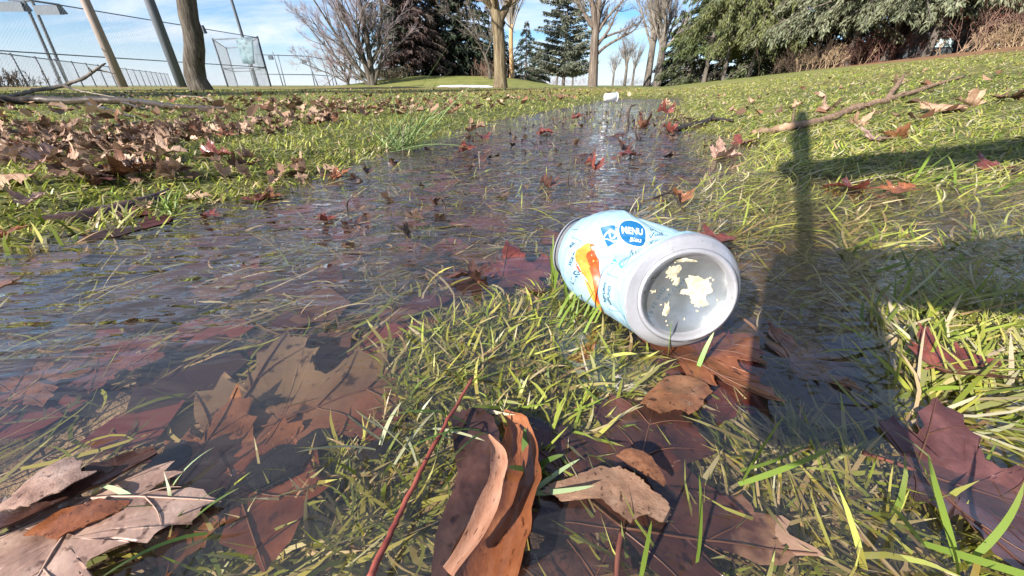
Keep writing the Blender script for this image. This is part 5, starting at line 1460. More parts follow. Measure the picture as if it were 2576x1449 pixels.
standing(1432, 470, 434, 0, 0.0016, BR_WET, 'thin dark stem standing upright in mid stream')
standing(1372, 462, 428, 3, 0.0016, BR_WET, 'bent dark stem standing in the stream left of the red crumpled leaf') if False else None
standing(872, 524, 492, 16, 0.0016, BR_WET, 'thin curved dark stem above the red leaf in the left part of the stream')
standing(1120, 525, 500, -10, 0.0013, BR_WET, 'thin dark stem leaning left in the middle of the stream') 
# stalks with small husks near the can
branch('twig', at_level(np.array([1640, 1690, 1710.]), np.array([500, 485, 520.]), 0.012), [0.0014, 0.0014, 0.001], BR_WET, 'thin arched dark stem standing in the water behind the can', 'twig')

# ---------------------------------------------------------------- fan of long thin green stems on the left bank
STEM_PALE = mat_leafy('pale_green_stems', 0.5, 0.2, 0.3)
c0 = gp(1010, 378, 0.0)
nst = 90
az = np.concatenate([rng.normal(R(80), 0.45, 45), rng.uniform(0, 2 * math.pi, 45)])
L_ = rng.uniform(0.10, 0.24, nst) * np.where(np.arange(nst) < 45, 1.25, 0.8)
P = np.repeat(c0[None], nst, 0) + rng.normal(0, 0.02, (nst, 3)) * [1, 1, 0]
V, Q, C = blades(P, L_, np.full(nst, 0.0026), az, rng.uniform(0.5, 1.35, nst), rng.uniform(0.1, 0.7, nst), rng.normal(0, 0.3, nst), np.array([(0.17, 0.24, 0.09)]) * rng.uniform(0.7, 1.3, (nst, 1)), K=9, flop=np.full(nst, 0.004))
V[:, :] -= c0
fan_o = empty('grass_tuft', c0); fan_o['kind'] = 'thing'; tag(fan_o, 'fan of long thin pale green stems splayed over the left water edge', 'grass tuft')
obj('stems', V, Q, STEM_PALE, fan_o, col=C)['kind'] = 'stuff'
# small bright tufts and single arching blades
def tuft(px, py, n_, Lr, wr_, label, col, lean=(0.1, 1.0), bend=(0.4, 1.3), spread=0.006, azc=None, name='grass_tuft', z=0.0):
    c = gp(px, py, z)
    P = np.repeat(c[None], n_, 0) + rng.normal(0, spread, (n_, 3)) * [1, 1, 0] - c
    az = rng.uniform(0, 2 * math.pi, n_) if azc is None else rng.normal(azc, 0.6, n_)
    V, Q, C = blades(P, rng.uniform(*Lr, n_) * 0.9, rng.uniform(*wr_, n_) * 0.62, az, rng.uniform(*lean, n_), rng.uniform(*bend, n_), rng.normal(0, 0.4, n_), np.array([col]) * rng.uniform(0.8, 1.25, (n_, 1)), K=9)
    r_ = empty(name, c); tag(r_, label, 'grass tuft'); bl = obj('blades', V, Q, GRASS, r_, col=C)
    if n_ > 1: bl['kind'] = 'stuff'
G1, G2, G3 = (0.14, 0.20, 0.03), (0.20, 0.24, 0.045), (0.10, 0.17, 0.035)
tuft(432, 540, 22, (0.03, 0.055), (0.003, 0.005), 'bright green tuft at the water edge left of the brown maple leaf', G1)
tuft(1800, 505, 5, (0.05, 0.075), (0.0028, 0.0036), 'arched bright green blades standing in water behind the can', G2, (0.5, 0.9), (0.9, 1.7), 0.02, R(90))
tuft(1850, 560, 6, (0.03, 0.05), (0.0026, 0.0036), 'pale arched blades in water right behind the can', G2, (0.6, 1.1), (0.4, 1.2), 0.016, R(90))
tuft(1350, 545, 6, (0.03, 0.045), (0.0024, 0.0034), 'small yellow-green blades in the stream left of the can', (0.25, 0.27, 0.05), (0.8, 1.3), (0.3, 1.0), 0.012, R(-80))
tuft(2390, 470, 14, (0.06, 0.11), (0.004, 0.007), 'broad bright green blades lit between the shadows at the right', G1, (0.7, 1.2), (0.1, 0.7), 0.03, R(70))
tuft(2090, 520, 5, (0.03, 0.05), (0.003, 0.004), 'small pale blade cluster inside the shadow at the right', G2, (0.8, 1.3), (0, 0.5), 0.01, R(100))
tuft(1410, 720, 9, (0.030, 0.048), (0.0024, 0.0036), 'tall green blades standing against the left side of the can', G1, (0.05, 0.4), (0.1, 0.6), 0.006, R(-20))
tuft(1430, 790, 14, (0.03, 0.05), (0.0022, 0.0034), 'green blades leaning over the lower left of the can', G1, (0.3, 0.9), (0.2, 0.9), 0.010, R(60))
tuft(1705, 900, 1, (0.022, 0.034), (0.0036, 0.005), 'short broad green blade standing before the base of the can', (0.22, 0.34, 0.06), (0.05, 0.3), (0.0, 0.3), 0.003, R(-40))
tuft(1760, 960, 1, (0.026, 0.034), (0.003, 0.0042), 'green blade rising from the leaf in front of the can', (0.16, 0.30, 0.06), (0.0, 0.4), (0.0, 0.2), 0.008, R(30))
tuft(1865, 1210, 1, (0.040, 0.052), (0.0022, 0.003), 'tall single green blade standing near the dark phone shadow', G1, (0.0, 0.12), (-0.1, 0.15), 0.001, R(-20))
tuft(1630, 1440, 1, (0.024, 0.030), (0.0024, 0.003), 'short bright green blade at the bottom edge right of the rolled leaf', G1, (0.0, 0.15), (-0.1, 0.1), 0.002, R(0))
tuft(1740, 1400, 2, (0.03, 0.042), (0.002, 0.003), 'two slim green blades leaning left at the bottom right', G1, (0.2, 0.5), (0.0, 0.3), 0.004, R(-30))
tuft(2290, 1330, 5, (0.035, 0.06), (0.003, 0.0048), 'broad bright green blades at the lower right corner', G1, (0.3, 1.1), (0.1, 0.7), 0.008)
tuft(1840, 1200, 2, (0.03, 0.05), (0.0024, 0.0034), 'flat green blade crossing the water below the phone shadow', G1, (1.1, 1.4), (0, 0.2), 0.006, R(100))
tuft(1010, 1100, 10, (0.022, 0.036), (0.002, 0.0034), 'pale broken blades beside the red leaf stalk', (0.36, 0.36, 0.22), (0.4, 1.2), (0.1, 0.7), 0.008)
tuft(1215, 1080, 4, (0.035, 0.048), (0.0016, 0.0022), 'thin bent green blade hanging over the rolled brown leaf', G3, (0.4, 0.8), (0.8, 1.6), 0.003, R(-130))
tuft(1350, 1180, 4, (0.012, 0.02), (0.004, 0.006), 'small round-leaved green sprig beside the big dark leaf', G3, (0.8, 1.2), (0, 0.4), 0.003)
tuft(1330, 1240, 2, (0.024, 0.03), (0.0028, 0.0034), 'pale green blade lying across the gap between the two brown leaves', (0.30, 0.38, 0.20), (1.2, 1.4), (0, 0.1), 0.002, R(60))
tuft(400, 1280, 3, (0.020, 0.03), (0.003, 0.0038), 'pale green curved blade against the dark leaf at lower left', (0.34, 0.44, 0.24), (0.6, 1.1), (0.4, 1.2), 0.003, R(-40))
tuft(505, 1330, 4, (0.02, 0.032), (0.002, 0.003), 'small green blades at the lower left below the large tan leaf', G3, (0.2, 1.0), (0.4, 1.2), 0.006)

# ---------------------------------------------------------------- leaves
def outline_half():
    return [(0.015, -0.01), (0.10, -0.07), (0.24, -0.12), (0.40, -0.15), (0.36, -0.06), (0.47, -0.01), (0.38, 0.04), (0.33, 0.09), (0.45, 0.13), (0.56, 0.13), (0.66, 0.22), (0.78, 0.28), (0.66, 0.32), (0.62, 0.40),
            (0.53, 0.38), (0.47, 0.46), (0.38, 0.42), (0.28, 0.43), (0.22, 0.48), (0.25, 0.58), (0.37, 0.66), (0.27, 0.70), (0.26, 0.80), (0.16, 0.80), (0.11, 0.90), (0.0, 1.02)]
_h = outline_half()
LEAF_OUT = np.array(_h + [(-x, y) for (x, y) in _h[-2::-1]])
LEAF_C = np.array([0.0, 0.26])
LEAF_VEINS = [[(0, 0), (0, 0.5), (0, 0.98)], [(0, 0.01), (0.34, 0.14), (0.74, 0.275)], [(0, 0.01), (-0.34, 0.14), (-0.74, 0.275)], [(0, 0), (0.2, -0.06), (0.37, -0.135)], [(0, 0), (-0.2, -0.06), (-0.37, -0.135)],
              [(0, 0.42), (0.15, 0.56), (0.33, 0.65)], [(0, 0.42), (-0.15, 0.56), (-0.33, 0.65)], [(0, 0.66), (0.1, 0.74), (0.22, 0.79)], [(0, 0.66), (-0.1, 0.74), (-0.22, 0.79)], [(0.34, 0.14), (0.44, 0.26), (0.50, 0.37)], [(-0.34, 0.14), (-0.44, 0.26), (-0.50, 0.37)],
              [(0.3, 0.12), (0.42, 0.10), (0.52, 0.12)], [(-0.3, 0.12), (-0.42, 0.10), (-0.52, 0.12)]]

def leaf_bend(x, y, fold=0.2, cx=0.0, cy=0.0, wav=0.05, seed=0, twist=0.0):
    """bend flat leaf coordinates (unit leaf) into a dried curl"""
    x = np.asarray(x, float); y = np.asarray(y, float) - 0.3
    z = np.zeros_like(x)
    # roll across the blade
    if abs(cx) > 1e-4:
        z = z + (1 - np.cos(x * cx)) / cx; x = np.sin(x * cx) / cx
    ax = np.abs(x)
    z = z + ax * math.sin(fold); x = x * math.cos(fold)
    if abs(cy) > 1e-4:
        r_ = 1 / cy
        yy = (r_ - z) * np.sin(y * cy); z = r_ - (r_ - z) * np.cos(y * cy); y = yy
    z = z + wav * (vnoise(x * 2.6 + seed * 1.7, y * 2.6 + seed * 3.1, seed) - 0.5) * 2 + 0.4 * wav * (vnoise(x * 7 + seed, y * 7, seed + 5) - 0.5) * 2
    if twist:
        a = twist * y
        x, z = x * np.cos(a) - z * np.sin(a), x * np.sin(a) + z * np.cos(a)
    return np.stack([x, y, z], -1)

def leaf_mesh(name, size, mat, res=1, bend=None, petiole=True, split=False, torn=0.0, seed=0):
    """one leaf blade, optionally with its stalk, as mesh data"""
    n = len(LEAF_OUT)
    out = LEAF_OUT
    if res > 1:
        out = np.concatenate([LEAF_OUT[i] + (LEAF_OUT[(i + 1) % n] - LEAF_OUT[i]) * np.linspace(0, 1, res, endpoint=False)[:, None] for i in range(n)])
    rg_ = np.random.default_rng(seed + 100)
    wob = 1 + 0.10 * (fbm(np.arange(len(out)) * 0.31, np.full(len(out), seed * 1.3), 3, 2) - 0.5) * 2
    if torn:
        k = vnoise(np.arange(len(out)) * 0.15 / res, np.full(len(out), seed * 3.0), 9)
        wob = wob * (1 - torn * np.clip(k - 0.55, 0, 1) * 2)
    out = LEAF_C + (out - LEAF_C) * wob[:, None]
    rings = [0.2, 0.42, 0.62, 0.8, 0.92, 1.0] if res > 1 else [0.45, 0.8, 1.0]
    m_ = len(out)
    V2 = np.concatenate([LEAF_C[None]] + [LEAF_C + (out - LEAF_C) * r_ for r_ in rings])
    i = np.arange(m_)
    F3 = np.stack([np.zeros(m_, int), 1 + i, 1 + (i + 1) % m_], -1)
    F4 = np.concatenate([np.stack([1 + k * m_ + i, 1 + (k + 1) * m_ + i, 1 + (k + 1) * m_ + (i + 1) % m_, 1 + k * m_ + (i + 1) % m_], -1) for k in range(len(rings) - 1)])
    b_ = dict(fold=0.2, cx=0.0, cy=0.0, wav=0.05, seed=seed, twist=0.0); b_.update(bend or {})
    V = leaf_bend(V2[:, 0], V2[:, 1], **b_) * size
    parts_ = [(V, [F3, F4])]
    uv = [V2]
    if petiole:
        t = np.linspace(0, 1, 7)
        P0 = leaf_bend(np.array([0.0]), np.array([0.0]), **b_)[0]
        pp_ = np.stack([0.10 * np.sin(t * 2.2 + seed), -0.62 * t, 0.16 * t * np.cos(seed) + 0.05 * np.sin(t * 3)], -1) + P0
        Vp, Fp = tubes(pp_[None] * size, np.full((1, 7), 0.011 * size), 4, cap=False)
        parts_.append((Vp, Fp)); uv.append(np.tile([[3.0, 3.0]], (len(Vp), 1)))
    V, F = join(parts_)
    uv = np.concatenate(uv)
    return make_mesh(name, V, F, [mat], attrs={'lx': uv[:, 0], 'ly': uv[:, 1]}), b_

def leaf_mat(name, stops, rough=0.7, trans=0.12, rand=0.0, coat=0.0, spots=False, scale=1.0, spec=0.3, half=None):
    m, n, l, out = nmat(name)
    b = pbsdf(n, rough, spec)
    b.inputs['Coat Weight'].default_value = coat
    b.inputs['Coat Roughness'].default_value = 0.06
    ax = n.new('ShaderNodeAttribute'); ax.attribute_name = 'lx'
    ay = n.new('ShaderNodeAttribute'); ay.attribute_name = 'ly'
    cb_ = n.new('ShaderNodeCombineXYZ'); l.new(ax.outputs['Fac'], cb_.inputs['X']); l.new(ay.outputs['Fac'], cb_.inputs['Y'])
    oi = n.new('ShaderNodeObjectInfo')
    mz = n.new('ShaderNodeMath'); mz.operation = 'MULTIPLY'; mz.inputs[1].default_value = 37.0
    l.new(oi.outputs['Random'], mz.inputs[0]); l.new(mz.outputs[0], cb_.inputs['Z'])
    t = n.new('ShaderNodeTexNoise'); t.inputs['Scale'].default_value = 3.2 * scale; t.inputs['Detail'].default_value = 7; t.inputs['Roughness'].default_value = 0.62
    l.new(cb_.outputs[0], t.inputs['Vector'])
    fac = t.outputs['Fac']
    if rand:
        mr = n.new('ShaderNodeMapRange'); mr.inputs['To Min'].default_value = -rand; mr.inputs['To Max'].default_value = rand
        l.new(oi.outputs['Random'], mr.inputs['Value'])
        ad = n.new('ShaderNodeMath'); ad.operation = 'ADD'; ad.use_clamp = True
        l.new(fac, ad.inputs[0]); l.new(mr.outputs[0], ad.inputs[1]); fac = ad.outputs[0]
    r = ramp(n, stops); l.new(fac, r.inputs['Fac'])
    col = r.outputs['Color']
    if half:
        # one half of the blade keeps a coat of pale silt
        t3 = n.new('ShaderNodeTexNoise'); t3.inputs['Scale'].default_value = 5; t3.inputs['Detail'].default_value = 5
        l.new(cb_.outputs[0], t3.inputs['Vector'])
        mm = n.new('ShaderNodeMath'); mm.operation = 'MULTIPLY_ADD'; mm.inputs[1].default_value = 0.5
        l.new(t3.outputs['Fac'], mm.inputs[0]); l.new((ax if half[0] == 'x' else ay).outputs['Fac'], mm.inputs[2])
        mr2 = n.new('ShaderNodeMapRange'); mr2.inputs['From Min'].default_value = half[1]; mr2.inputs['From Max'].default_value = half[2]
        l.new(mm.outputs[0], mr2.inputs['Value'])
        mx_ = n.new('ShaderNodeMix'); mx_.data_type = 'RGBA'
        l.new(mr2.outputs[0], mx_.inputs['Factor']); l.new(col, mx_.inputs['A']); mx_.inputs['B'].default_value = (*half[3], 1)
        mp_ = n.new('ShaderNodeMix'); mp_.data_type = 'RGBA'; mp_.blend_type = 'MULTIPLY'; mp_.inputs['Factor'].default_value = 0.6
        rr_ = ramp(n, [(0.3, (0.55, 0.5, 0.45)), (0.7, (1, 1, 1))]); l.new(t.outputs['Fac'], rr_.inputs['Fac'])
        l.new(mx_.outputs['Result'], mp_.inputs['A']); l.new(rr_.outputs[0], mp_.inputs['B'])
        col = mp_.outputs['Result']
    if spots:
        # freckles of leaf mould
        t2 = n.new('ShaderNodeTexNoise'); t2.inputs['Scale'].default_value = 13 * scale; t2.inputs['Detail'].default_value = 3
        l.new(cb_.outputs[0], t2.inputs['Vector'])
        r2 = ramp(n, [(0.60, (1, 1, 1)), (0.70, (0.16, 0.12, 0.10))]); l.new(t2.outputs['Fac'], r2.inputs['Fac'])
        mx_ = n.new('ShaderNodeMix'); mx_.data_type = 'RGBA'; mx_.blend_type = 'MULTIPLY'; mx_.inputs['Factor'].default_value = 0.9
        l.new(col, mx_.inputs['A']); l.new(r2.outputs[0], mx_.inputs['B']); col = mx_.outputs['Result']
    l.new(col, b.inputs['Base Color'])
    bp = n.new('ShaderNodeBump'); bp.inputs['Strength'].default_value = 0.25; bp.inputs['Distance'].default_value = 0.0006
    t4 = n.new('ShaderNodeTexVoronoi'); t4.inputs['Scale'].default_value = 22 * scale; t4.feature = 'DISTANCE_TO_EDGE'
    l.new(cb_.outputs[0], t4.inputs['Vector'])
    l.new(t4.outputs['Distance'], bp.inputs['Height']); l.new(bp.outputs[0], b.inputs['Normal'])
    tr_ = n.new('ShaderNodeBsdfTranslucent'); l.new(col, tr_.inputs['Color'])
    mxs_ = n.new('ShaderNodeMixShader'); mxs_.inputs[0].default_value = trans
    l.new(b.outputs[0], mxs_.inputs[1]); l.new(tr_.outputs[0], mxs_.inputs[2])
    l.new(mxs_.outputs[0], out.inputs[0])
    return m

DRY = leaf_mat('dry_leaf', [(0.22, (0.055, 0.032, 0.021)), (0.42, (0.14, 0.080, 0.052)), (0.58, (0.26, 0.16, 0.11)), (0.80, (0.38, 0.26, 0.185))], 0.75, 0.12, rand=0.22)
TAN = leaf_mat('tan_leaf', [(0.25, (0.22, 0.12, 0.07)), (0.5, (0.40, 0.25, 0.16)), (0.75, (0.52, 0.36, 0.25))], 0.7, 0.15)
WETRED = leaf_mat('wet_red_leaf', [(0.25, (0.040, 0.012, 0.010)), (0.5, (0.14, 0.036, 0.028)), (0.75, (0.27, 0.085, 0.06))], 0.35, 0.12, coat=0.5)
WETDARK = leaf_mat('wet_dark_leaf', [(0.25, (0.018, 0.010, 0.009)), (0.5, (0.06, 0.028, 0.022)), (0.75, (0.14, 0.062, 0.045))], 0.3, 0.08, coat=0.6, spots=True)
BROWNWET = leaf_mat('wet_brown_leaf', [(0.25, (0.06, 0.026, 0.014)), (0.5, (0.18, 0.075, 0.035)), (0.75, (0.32, 0.15, 0.075))], 0.35, 0.12, coat=0.5, spots=True)
ORANGE = leaf_mat('orange_brown_leaf', [(0.25, (0.09, 0.028, 0.012)), (0.5, (0.23, 0.078, 0.032)), (0.75, (0.36, 0.15, 0.07))], 0.35, 0.15, coat=0.5, spots=True)
TANSPOT = leaf_mat('speckled_tan_leaf', [(0.25, (0.11, 0.055, 0.035)), (0.5, (0.27, 0.155, 0.10)), (0.75, (0.38, 0.24, 0.165))], 0.65, 0.12, spots=True, scale=1.8)
PINKTAN = leaf_mat('pale_pinkish_leaf', [(0.25, (0.13, 0.07, 0.05)), (0.45, (0.31, 0.19, 0.145)), (0.7, (0.46, 0.32, 0.255))], 0.45, 0.1, coat=0.35, spots=True)
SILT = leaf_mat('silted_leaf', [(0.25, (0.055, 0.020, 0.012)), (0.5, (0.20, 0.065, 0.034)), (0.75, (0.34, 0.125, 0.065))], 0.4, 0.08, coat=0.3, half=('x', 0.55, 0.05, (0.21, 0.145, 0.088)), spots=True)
PATCH = leaf_mat('dark_leaf_with_dry_patch', [(0.25, (0.030, 0.013, 0.011)), (0.5, (0.085, 0.034, 0.027)), (0.75, (0.16, 0.062, 0.045))], 0.35, 0.08, coat=0.5, half=('x', 0.72, 0.80, (0.34, 0.21, 0.145)), spots=True)
PURPLE = leaf_mat('purple_brown_leaf', [(0.25, (0.028, 0.012, 0.012)), (0.5, (0.085, 0.034, 0.032)), (0.75, (0.20, 0.085, 0.08))], 0.35, 0.1, coat=0.5)
PETIOLE = mat_noise('leaf_stalk', [(0.3, (0.11, 0.035, 0.025)), (0.7, (0.24, 0.09, 0.06))], 50, 0.5, 0.4)
VEIN = mat_noise('leaf_vein', [(0.3, (0.075, 0.032, 0.02)), (0.7, (0.13, 0.06, 0.038))], 50, 0.5, 0.4)
VEIN_PALE = mat_noise('pale_leaf_vein', [(0.3, (0.32, 0.2, 0.15)), (0.7, (0.45, 0.31, 0.24))], 50, 0.5, 0.4)
TAR = mat_noise('black_leaf_spot', [(0.3, (0.008, 0.008, 0.009)), (0.7, (0.022, 0.018, 0.016))], 300, 0.4, 0.5, bump=0.0004, bscale=900)

LEAF_K = 0.68

def hero(px, py, size, rz, mat, label, tilt=(0, 0), bend=None, z=None, lift=0.0, seed=0, stalk=0.62, res=4, torn=0.2, vein=VEIN, stalk_mat=None, stalk_curve=0.15, vr=0.009, name='maple_leaf', D=None):
    """a single leaf with blade, veins and stalk as its parts"""
    c = gp(px, py, 0.0 if z is None else z)
    if z is not None and z < 0:
        c = at_level(np.array(float(px)), np.array(float(py)), z)
    size = size * LEAF_K
    c = c + np.array([0, 0, lift * LEAF_K])
    root = empty(name, c); tag(root, label, 'leaf')
    root.rotation_euler = (tilt[0], tilt[1], rz)
    me, b_ = leaf_mesh('blade', size, mat, res, bend, petiole=False, torn=torn, seed=seed)
    link('blade', me, root)
    vp = []
    for k, v in enumerate(LEAF_VEINS):
        q_ = resample(np.array(v), 10)
        P = leaf_bend(q_[:, 0], q_[:, 1], **b_) * size
        P[:, 2] += 0.004 * size
        rr = np.linspace(1, 0.35, 10) * vr * size * (1 if k < 3 else 0.6)
        vp.append(tubes(P[None], rr[None], 5, cap=False))
    V, F = join(vp); obj('veins', V, F, vein, root)
    if stalk:
        t = np.linspace(0, 1, 10)
        P0 = leaf_bend(np.array([0.0, 0.0]), np.array([0.0, 0.02]), **b_)
        d = unit(P0[0] - P0[1])
        P = P0[0] + d * stalk * t[:, None] + np.array([stalk_curve, 0, 0.10]) * stalk * (t ** 2)[:, None]
        V, F = tubes(P[None] * size, np.full((1, 10), 0.013 * size) * np.concatenate([np.linspace(1, 0.9, 8), [1.2, 1.5]])[None], 6)
        obj('petiole', V, F, stalk_mat or PETIOLE, root)
    return root, b_

def tar_spots(root, b_, size, spots):
    for (x, y, a, b2, sd) in spots:
        t = np.linspace(0, 2 * math.pi, 30, endpoint=False)
        k = 0.75 + 0.5 * vnoise(np.cos(t) * 2 + 5, np.sin(t) * 2 + 5, sd)
        V2, F = flat_poly(np.stack([x + a * k * np.cos(t), y + b2 * k * np.sin(t)], -1), 0.02)
        P = leaf_bend(V2[:, 0], V2[:, 1], **b_); rr = np.hypot((V2[:, 0] - x) / a, (V2[:, 1] - y) / b2)
        P[:, 2] += 0.006 + 0.010 * np.clip(1 - rr, 0, 1) ** 0.6
        obj('black_spot', P * size, F, TAR, root)

# --- the big foreground leaves
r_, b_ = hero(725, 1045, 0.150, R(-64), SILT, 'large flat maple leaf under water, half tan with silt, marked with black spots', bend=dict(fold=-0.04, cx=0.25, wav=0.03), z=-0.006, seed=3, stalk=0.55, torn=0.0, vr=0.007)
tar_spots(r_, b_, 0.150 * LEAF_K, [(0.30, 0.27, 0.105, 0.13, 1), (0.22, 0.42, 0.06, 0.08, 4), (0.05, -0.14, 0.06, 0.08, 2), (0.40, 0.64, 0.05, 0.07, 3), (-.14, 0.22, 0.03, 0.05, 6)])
hero(150, 1375, 0.085, R(-160), PINKTAN, 'pale pinkish maple leaf at the bottom left corner, its veins meeting at a grey point', tilt=(0.03, -0.03), bend=dict(fold=0.06, cx=-0.3, wav=0.04), z=0.004, lift=0.002, seed=5, stalk=0.0, vein=VEIN_PALE, torn=0.0)
hero(560, 1190, 0.085, R(-70), BROWNWET, 'red-brown sunken leaf just below the large half-tan leaf', bend=dict(fold=0.1, cx=0.3, wav=0.04), z=-0.008, seed=9, stalk=0.0, torn=0.4)
# long red stalk of the rolled leaf's neighbour
st0 = at_level(np.array([1190, 1125, 1050, 985, 930.]), np.array([965, 1080, 1220, 1350, 1470.]), 0.006)
st0[:, 2] = [0.010, 0.010, 0.009, 0.008, 0.008]
branch('leaf_stalk', st0, [0.0007, 0.0008, 0.0009, 0.0010, 0.0012], RED_STEM, 'long red leaf stalk slanting up the middle of the foreground', 'stalk', knob=0.12)
curl = at_level(np.array([1228, 1252, 1255, 1235, 1195, 1130.]), np.array([1112, 1160, 1205, 1275, 1360, 1450.]), 0.010)
curl[:, 2] += [0.004, 0.005, 0.005, 0.004, 0.003, 0.002]
def ribbon(name, path, widths, mat, label, cat, tw=0.0, cup=0.5):
    path = resample(path, 24); n_ = len(path); w_ = np.interp(np.linspace(0, 1, n_), np.linspace(0, 1, len(widths)), widths) * (0.82 + 0.36 * vnoise(np.arange(n_) * 0.6, np.full(n_, len(label or '') * 1.0), 3))
    T = unit(np.gradient(path, axis=0)); S = unit(np.cross(T, np.array([0, 0, 1.0]))); N = np.cross(S, T)
    k = np.linspace(-1, 1, 7)
    V = path[:, None] + S[:, None] * (k[None, :, None] * w_[:, None, None] * 0.5) + N[:, None] * ((k ** 2)[None, :, None] * cup * w_[:, None, None] * 0.5)
    V = V + N[:, None] * (0.10 * w_[:, None, None] * (vnoise(np.arange(n_)[:, None] * 0.5 + 0 * k[None], k[None] * 2.5 + 9 + 0 * np.arange(n_)[:, None], len(label or '')) - 0.5)[..., None])
    V = np.concatenate([V.reshape(-1, 3), (V - N[:, None] * 0.0004).reshape(-1, 3)])
    ix = np.arange(n_ * 7).reshape(n_, 7)
    F = np.stack([ix[:-1, :-1], ix[:-1, 1:], ix[1:, 1:], ix[1:, :-1]], -1).reshape(-1, 4)
    F = np.concatenate([F, F[:, ::-1] + n_ * 7])
    o = path[0].copy()
    ob = obj(name, V - o, F, mat, attrs={'lx': np.tile(k * 0.3, n_ * 2), 'ly': np.tile(np.repeat(np.linspace(0, 1, n_), 7), 2)})
    ob.location = o
    if label: tag(ob, label, cat)
    return ob
def px_patch(name, pts, z, mat, label, dome=0.003, cat='leaf', seed=0, rough_edge=0.22):
    """an irregular piece of leaf lying at height z"""
    P = at_level(np.array([p[0] for p in pts], float), np.array([p[1] for p in pts], float), z)
    c = P.mean(0)
    Pc = np.vstack([P, P[:1]])[:, :2] - c[:2]
    q = np.concatenate([Pc[i] + (Pc[i + 1] - Pc[i]) * np.linspace(0, 1, 9, endpoint=False)[:, None] for i in range(len(P))])
    k = 1 + rough_edge * (vnoise(np.arange(len(q)) * 0.22, np.full(len(q), seed * 2.3), 4) - 0.5) + 0.10 * (vnoise(np.arange(len(q)) * 0.8, np.full(len(q), seed * 5.3), 6) - 0.5)
    V2, F = flat_poly(q * k[:, None], 0.0035)
    sz = np.abs(q).max()
    rr = np.linalg.norm(V2, axis=1) / sz
    zz = dome * (1 - rr ** 2) * 0.6 + 0.05 * sz * (fbm(V2[:, 0] / sz * 2.5 + seed, V2[:, 1] / sz * 2.5, seed, 3) - 0.5) * 2
    V = np.concatenate([np.column_stack([V2, zz]), np.column_stack([V2, zz - 0.0004])])
    k_ = len(V2)
    ob = obj(name, V, list(F) + [f[:, ::-1] + k_ for f in F], mat, attrs={'lx': np.tile(V2[:, 0] / sz * 0.5, 2), 'ly': np.tile(V2[:, 1] / sz * 0.5 + 0.4, 2)})
    ob.location = c
    return tag(ob, label, cat)
PALEEDGE = leaf_mat('pale_curled_edge', [(0.25, (0.26, 0.11, 0.062)), (0.5, (0.40, 0.20, 0.125)), (0.75, (0.50, 0.30, 0.21))], 0.5, 0.15, spots=True)
ribbon('leaf_strip', curl, [0.0015, 0.0048, 0.0062, 0.0065, 0.006, 0.004], PALEEDGE, 'narrow curled pale orange leaf strip standing along the rolled brown leaf', 'leaf')
hero(1600, 1200, 0.115, R(-28), PATCH, 'big dark red-brown leaf with a dry pale patch, right of the rolled leaf', tilt=(0.0, 0.0), bend=dict(fold=0.02, cx=0.1, wav=0.03), z=-0.0015, lift=0.0, seed=14, stalk=0.25, torn=0.0, vr=0.007)
ribbon('rolled_leaf', gpath([(120, 566), (200, 552), (300, 531), (390, 508), (430, 492)], 0.010), [0.006, 0.022, 0.024, 0.020, 0.004], WETDARK, 'long dark rolled leaf on the left bank near the water', 'leaf', cup=-0.9)
px_patch('leaf_piece', [(1372, 1238), (1408, 1214), (1511, 1174), (1559, 1174), (1599, 1198), (1635, 1230), (1687, 1270), (1690, 1306), (1655, 1314), (1631, 1286), (1587, 1318), (1567, 1302), (1527, 1266), (1511, 1254), (1408, 1258)], 0.0030, TANSPOT, 'dry tan ragged leaf piece lying on the big dark red-brown leaf', 0.0006, seed=2)
px_patch('leaf_piece', [(1551, 1140), (1590, 1128), (1640, 1150), (1676, 1200), (1670, 1222), (1620, 1196), (1575, 1168)], 0.006, BROWNWET, 'speckled brown leaf piece just above the dry tan ragged one', 0.002, seed=3)
ribbon('rolled_leaf', at_level(np.array([1262, 1300, 1306, 1288, 1250, 1205.]), np.array([1040, 1085, 1160, 1260, 1370, 1490.]), 0.003), [0.004, 0.012, 0.016, 0.017, 0.019, 0.020], ORANGE, 'rolled orange-brown leaf trough at the bottom centre beside its curled pale edge', 'leaf', cup=0.75)
px_patch('leaf_piece', [(1135, 1045), (1180, 1022), (1235, 1040), (1262, 1110), (1250, 1200), (1225, 1300), (1150, 1420), (1080, 1480), (1100, 1340), (1150, 1190)], 0.0025, WETDARK, 'flat dark purple-brown leaf part left of the rolled orange-brown leaf', 0.001, seed=4)
ribbon('folded_leaf', at_level(np.array([-60, 60, 180, 290, 395.]), np.array([1345, 1300, 1245, 1195, 1138.]), 0.005), [0.013, 0.014, 0.013, 0.011, 0.006], WETDARK, 'folded wet black-brown leaf above the pale leaf at the bottom left', 'leaf', cup=0.7)
px_patch('leaf_piece', [(-20, 1282), (45, 1232), (105, 1185), (185, 1146), (212, 1165), (205, 1190), (245, 1182), (160, 1236), (70, 1275)], 0.0095, PINKTAN, 'small pink leaf piece lying over the folded black-brown leaf', 0.003, seed=5)
px_patch('leaf_piece', [(60, 1345), (150, 1290), (250, 1262), (330, 1262), (300, 1290), (215, 1330), (150, 1360)], 0.006, ORANGE, 'orange-brown leaf piece between the folded black-brown leaf and the pale leaf', 0.003, seed=6)
px_patch('leaf_piece', [(160, 1370), (260, 1300), (390, 1240), (440, 1215), (420, 1270), (330, 1340), (240, 1400)], 0.002, BROWNWET, 'dark brown sunken leaf piece right of the orange-brown one', 0.001, seed=8)
px_patch('leaf_piece', [(1610, 1010), (1650, 965), (1700, 945), (1760, 950), (1790, 985), (1770, 1020), (1735, 1050), (1700, 1030), (1655, 1040)], 0.004, BROWNWET, 'greyish brown torn leaf tip lying on the big dark leaf in front of the can', 0.001, seed=16)
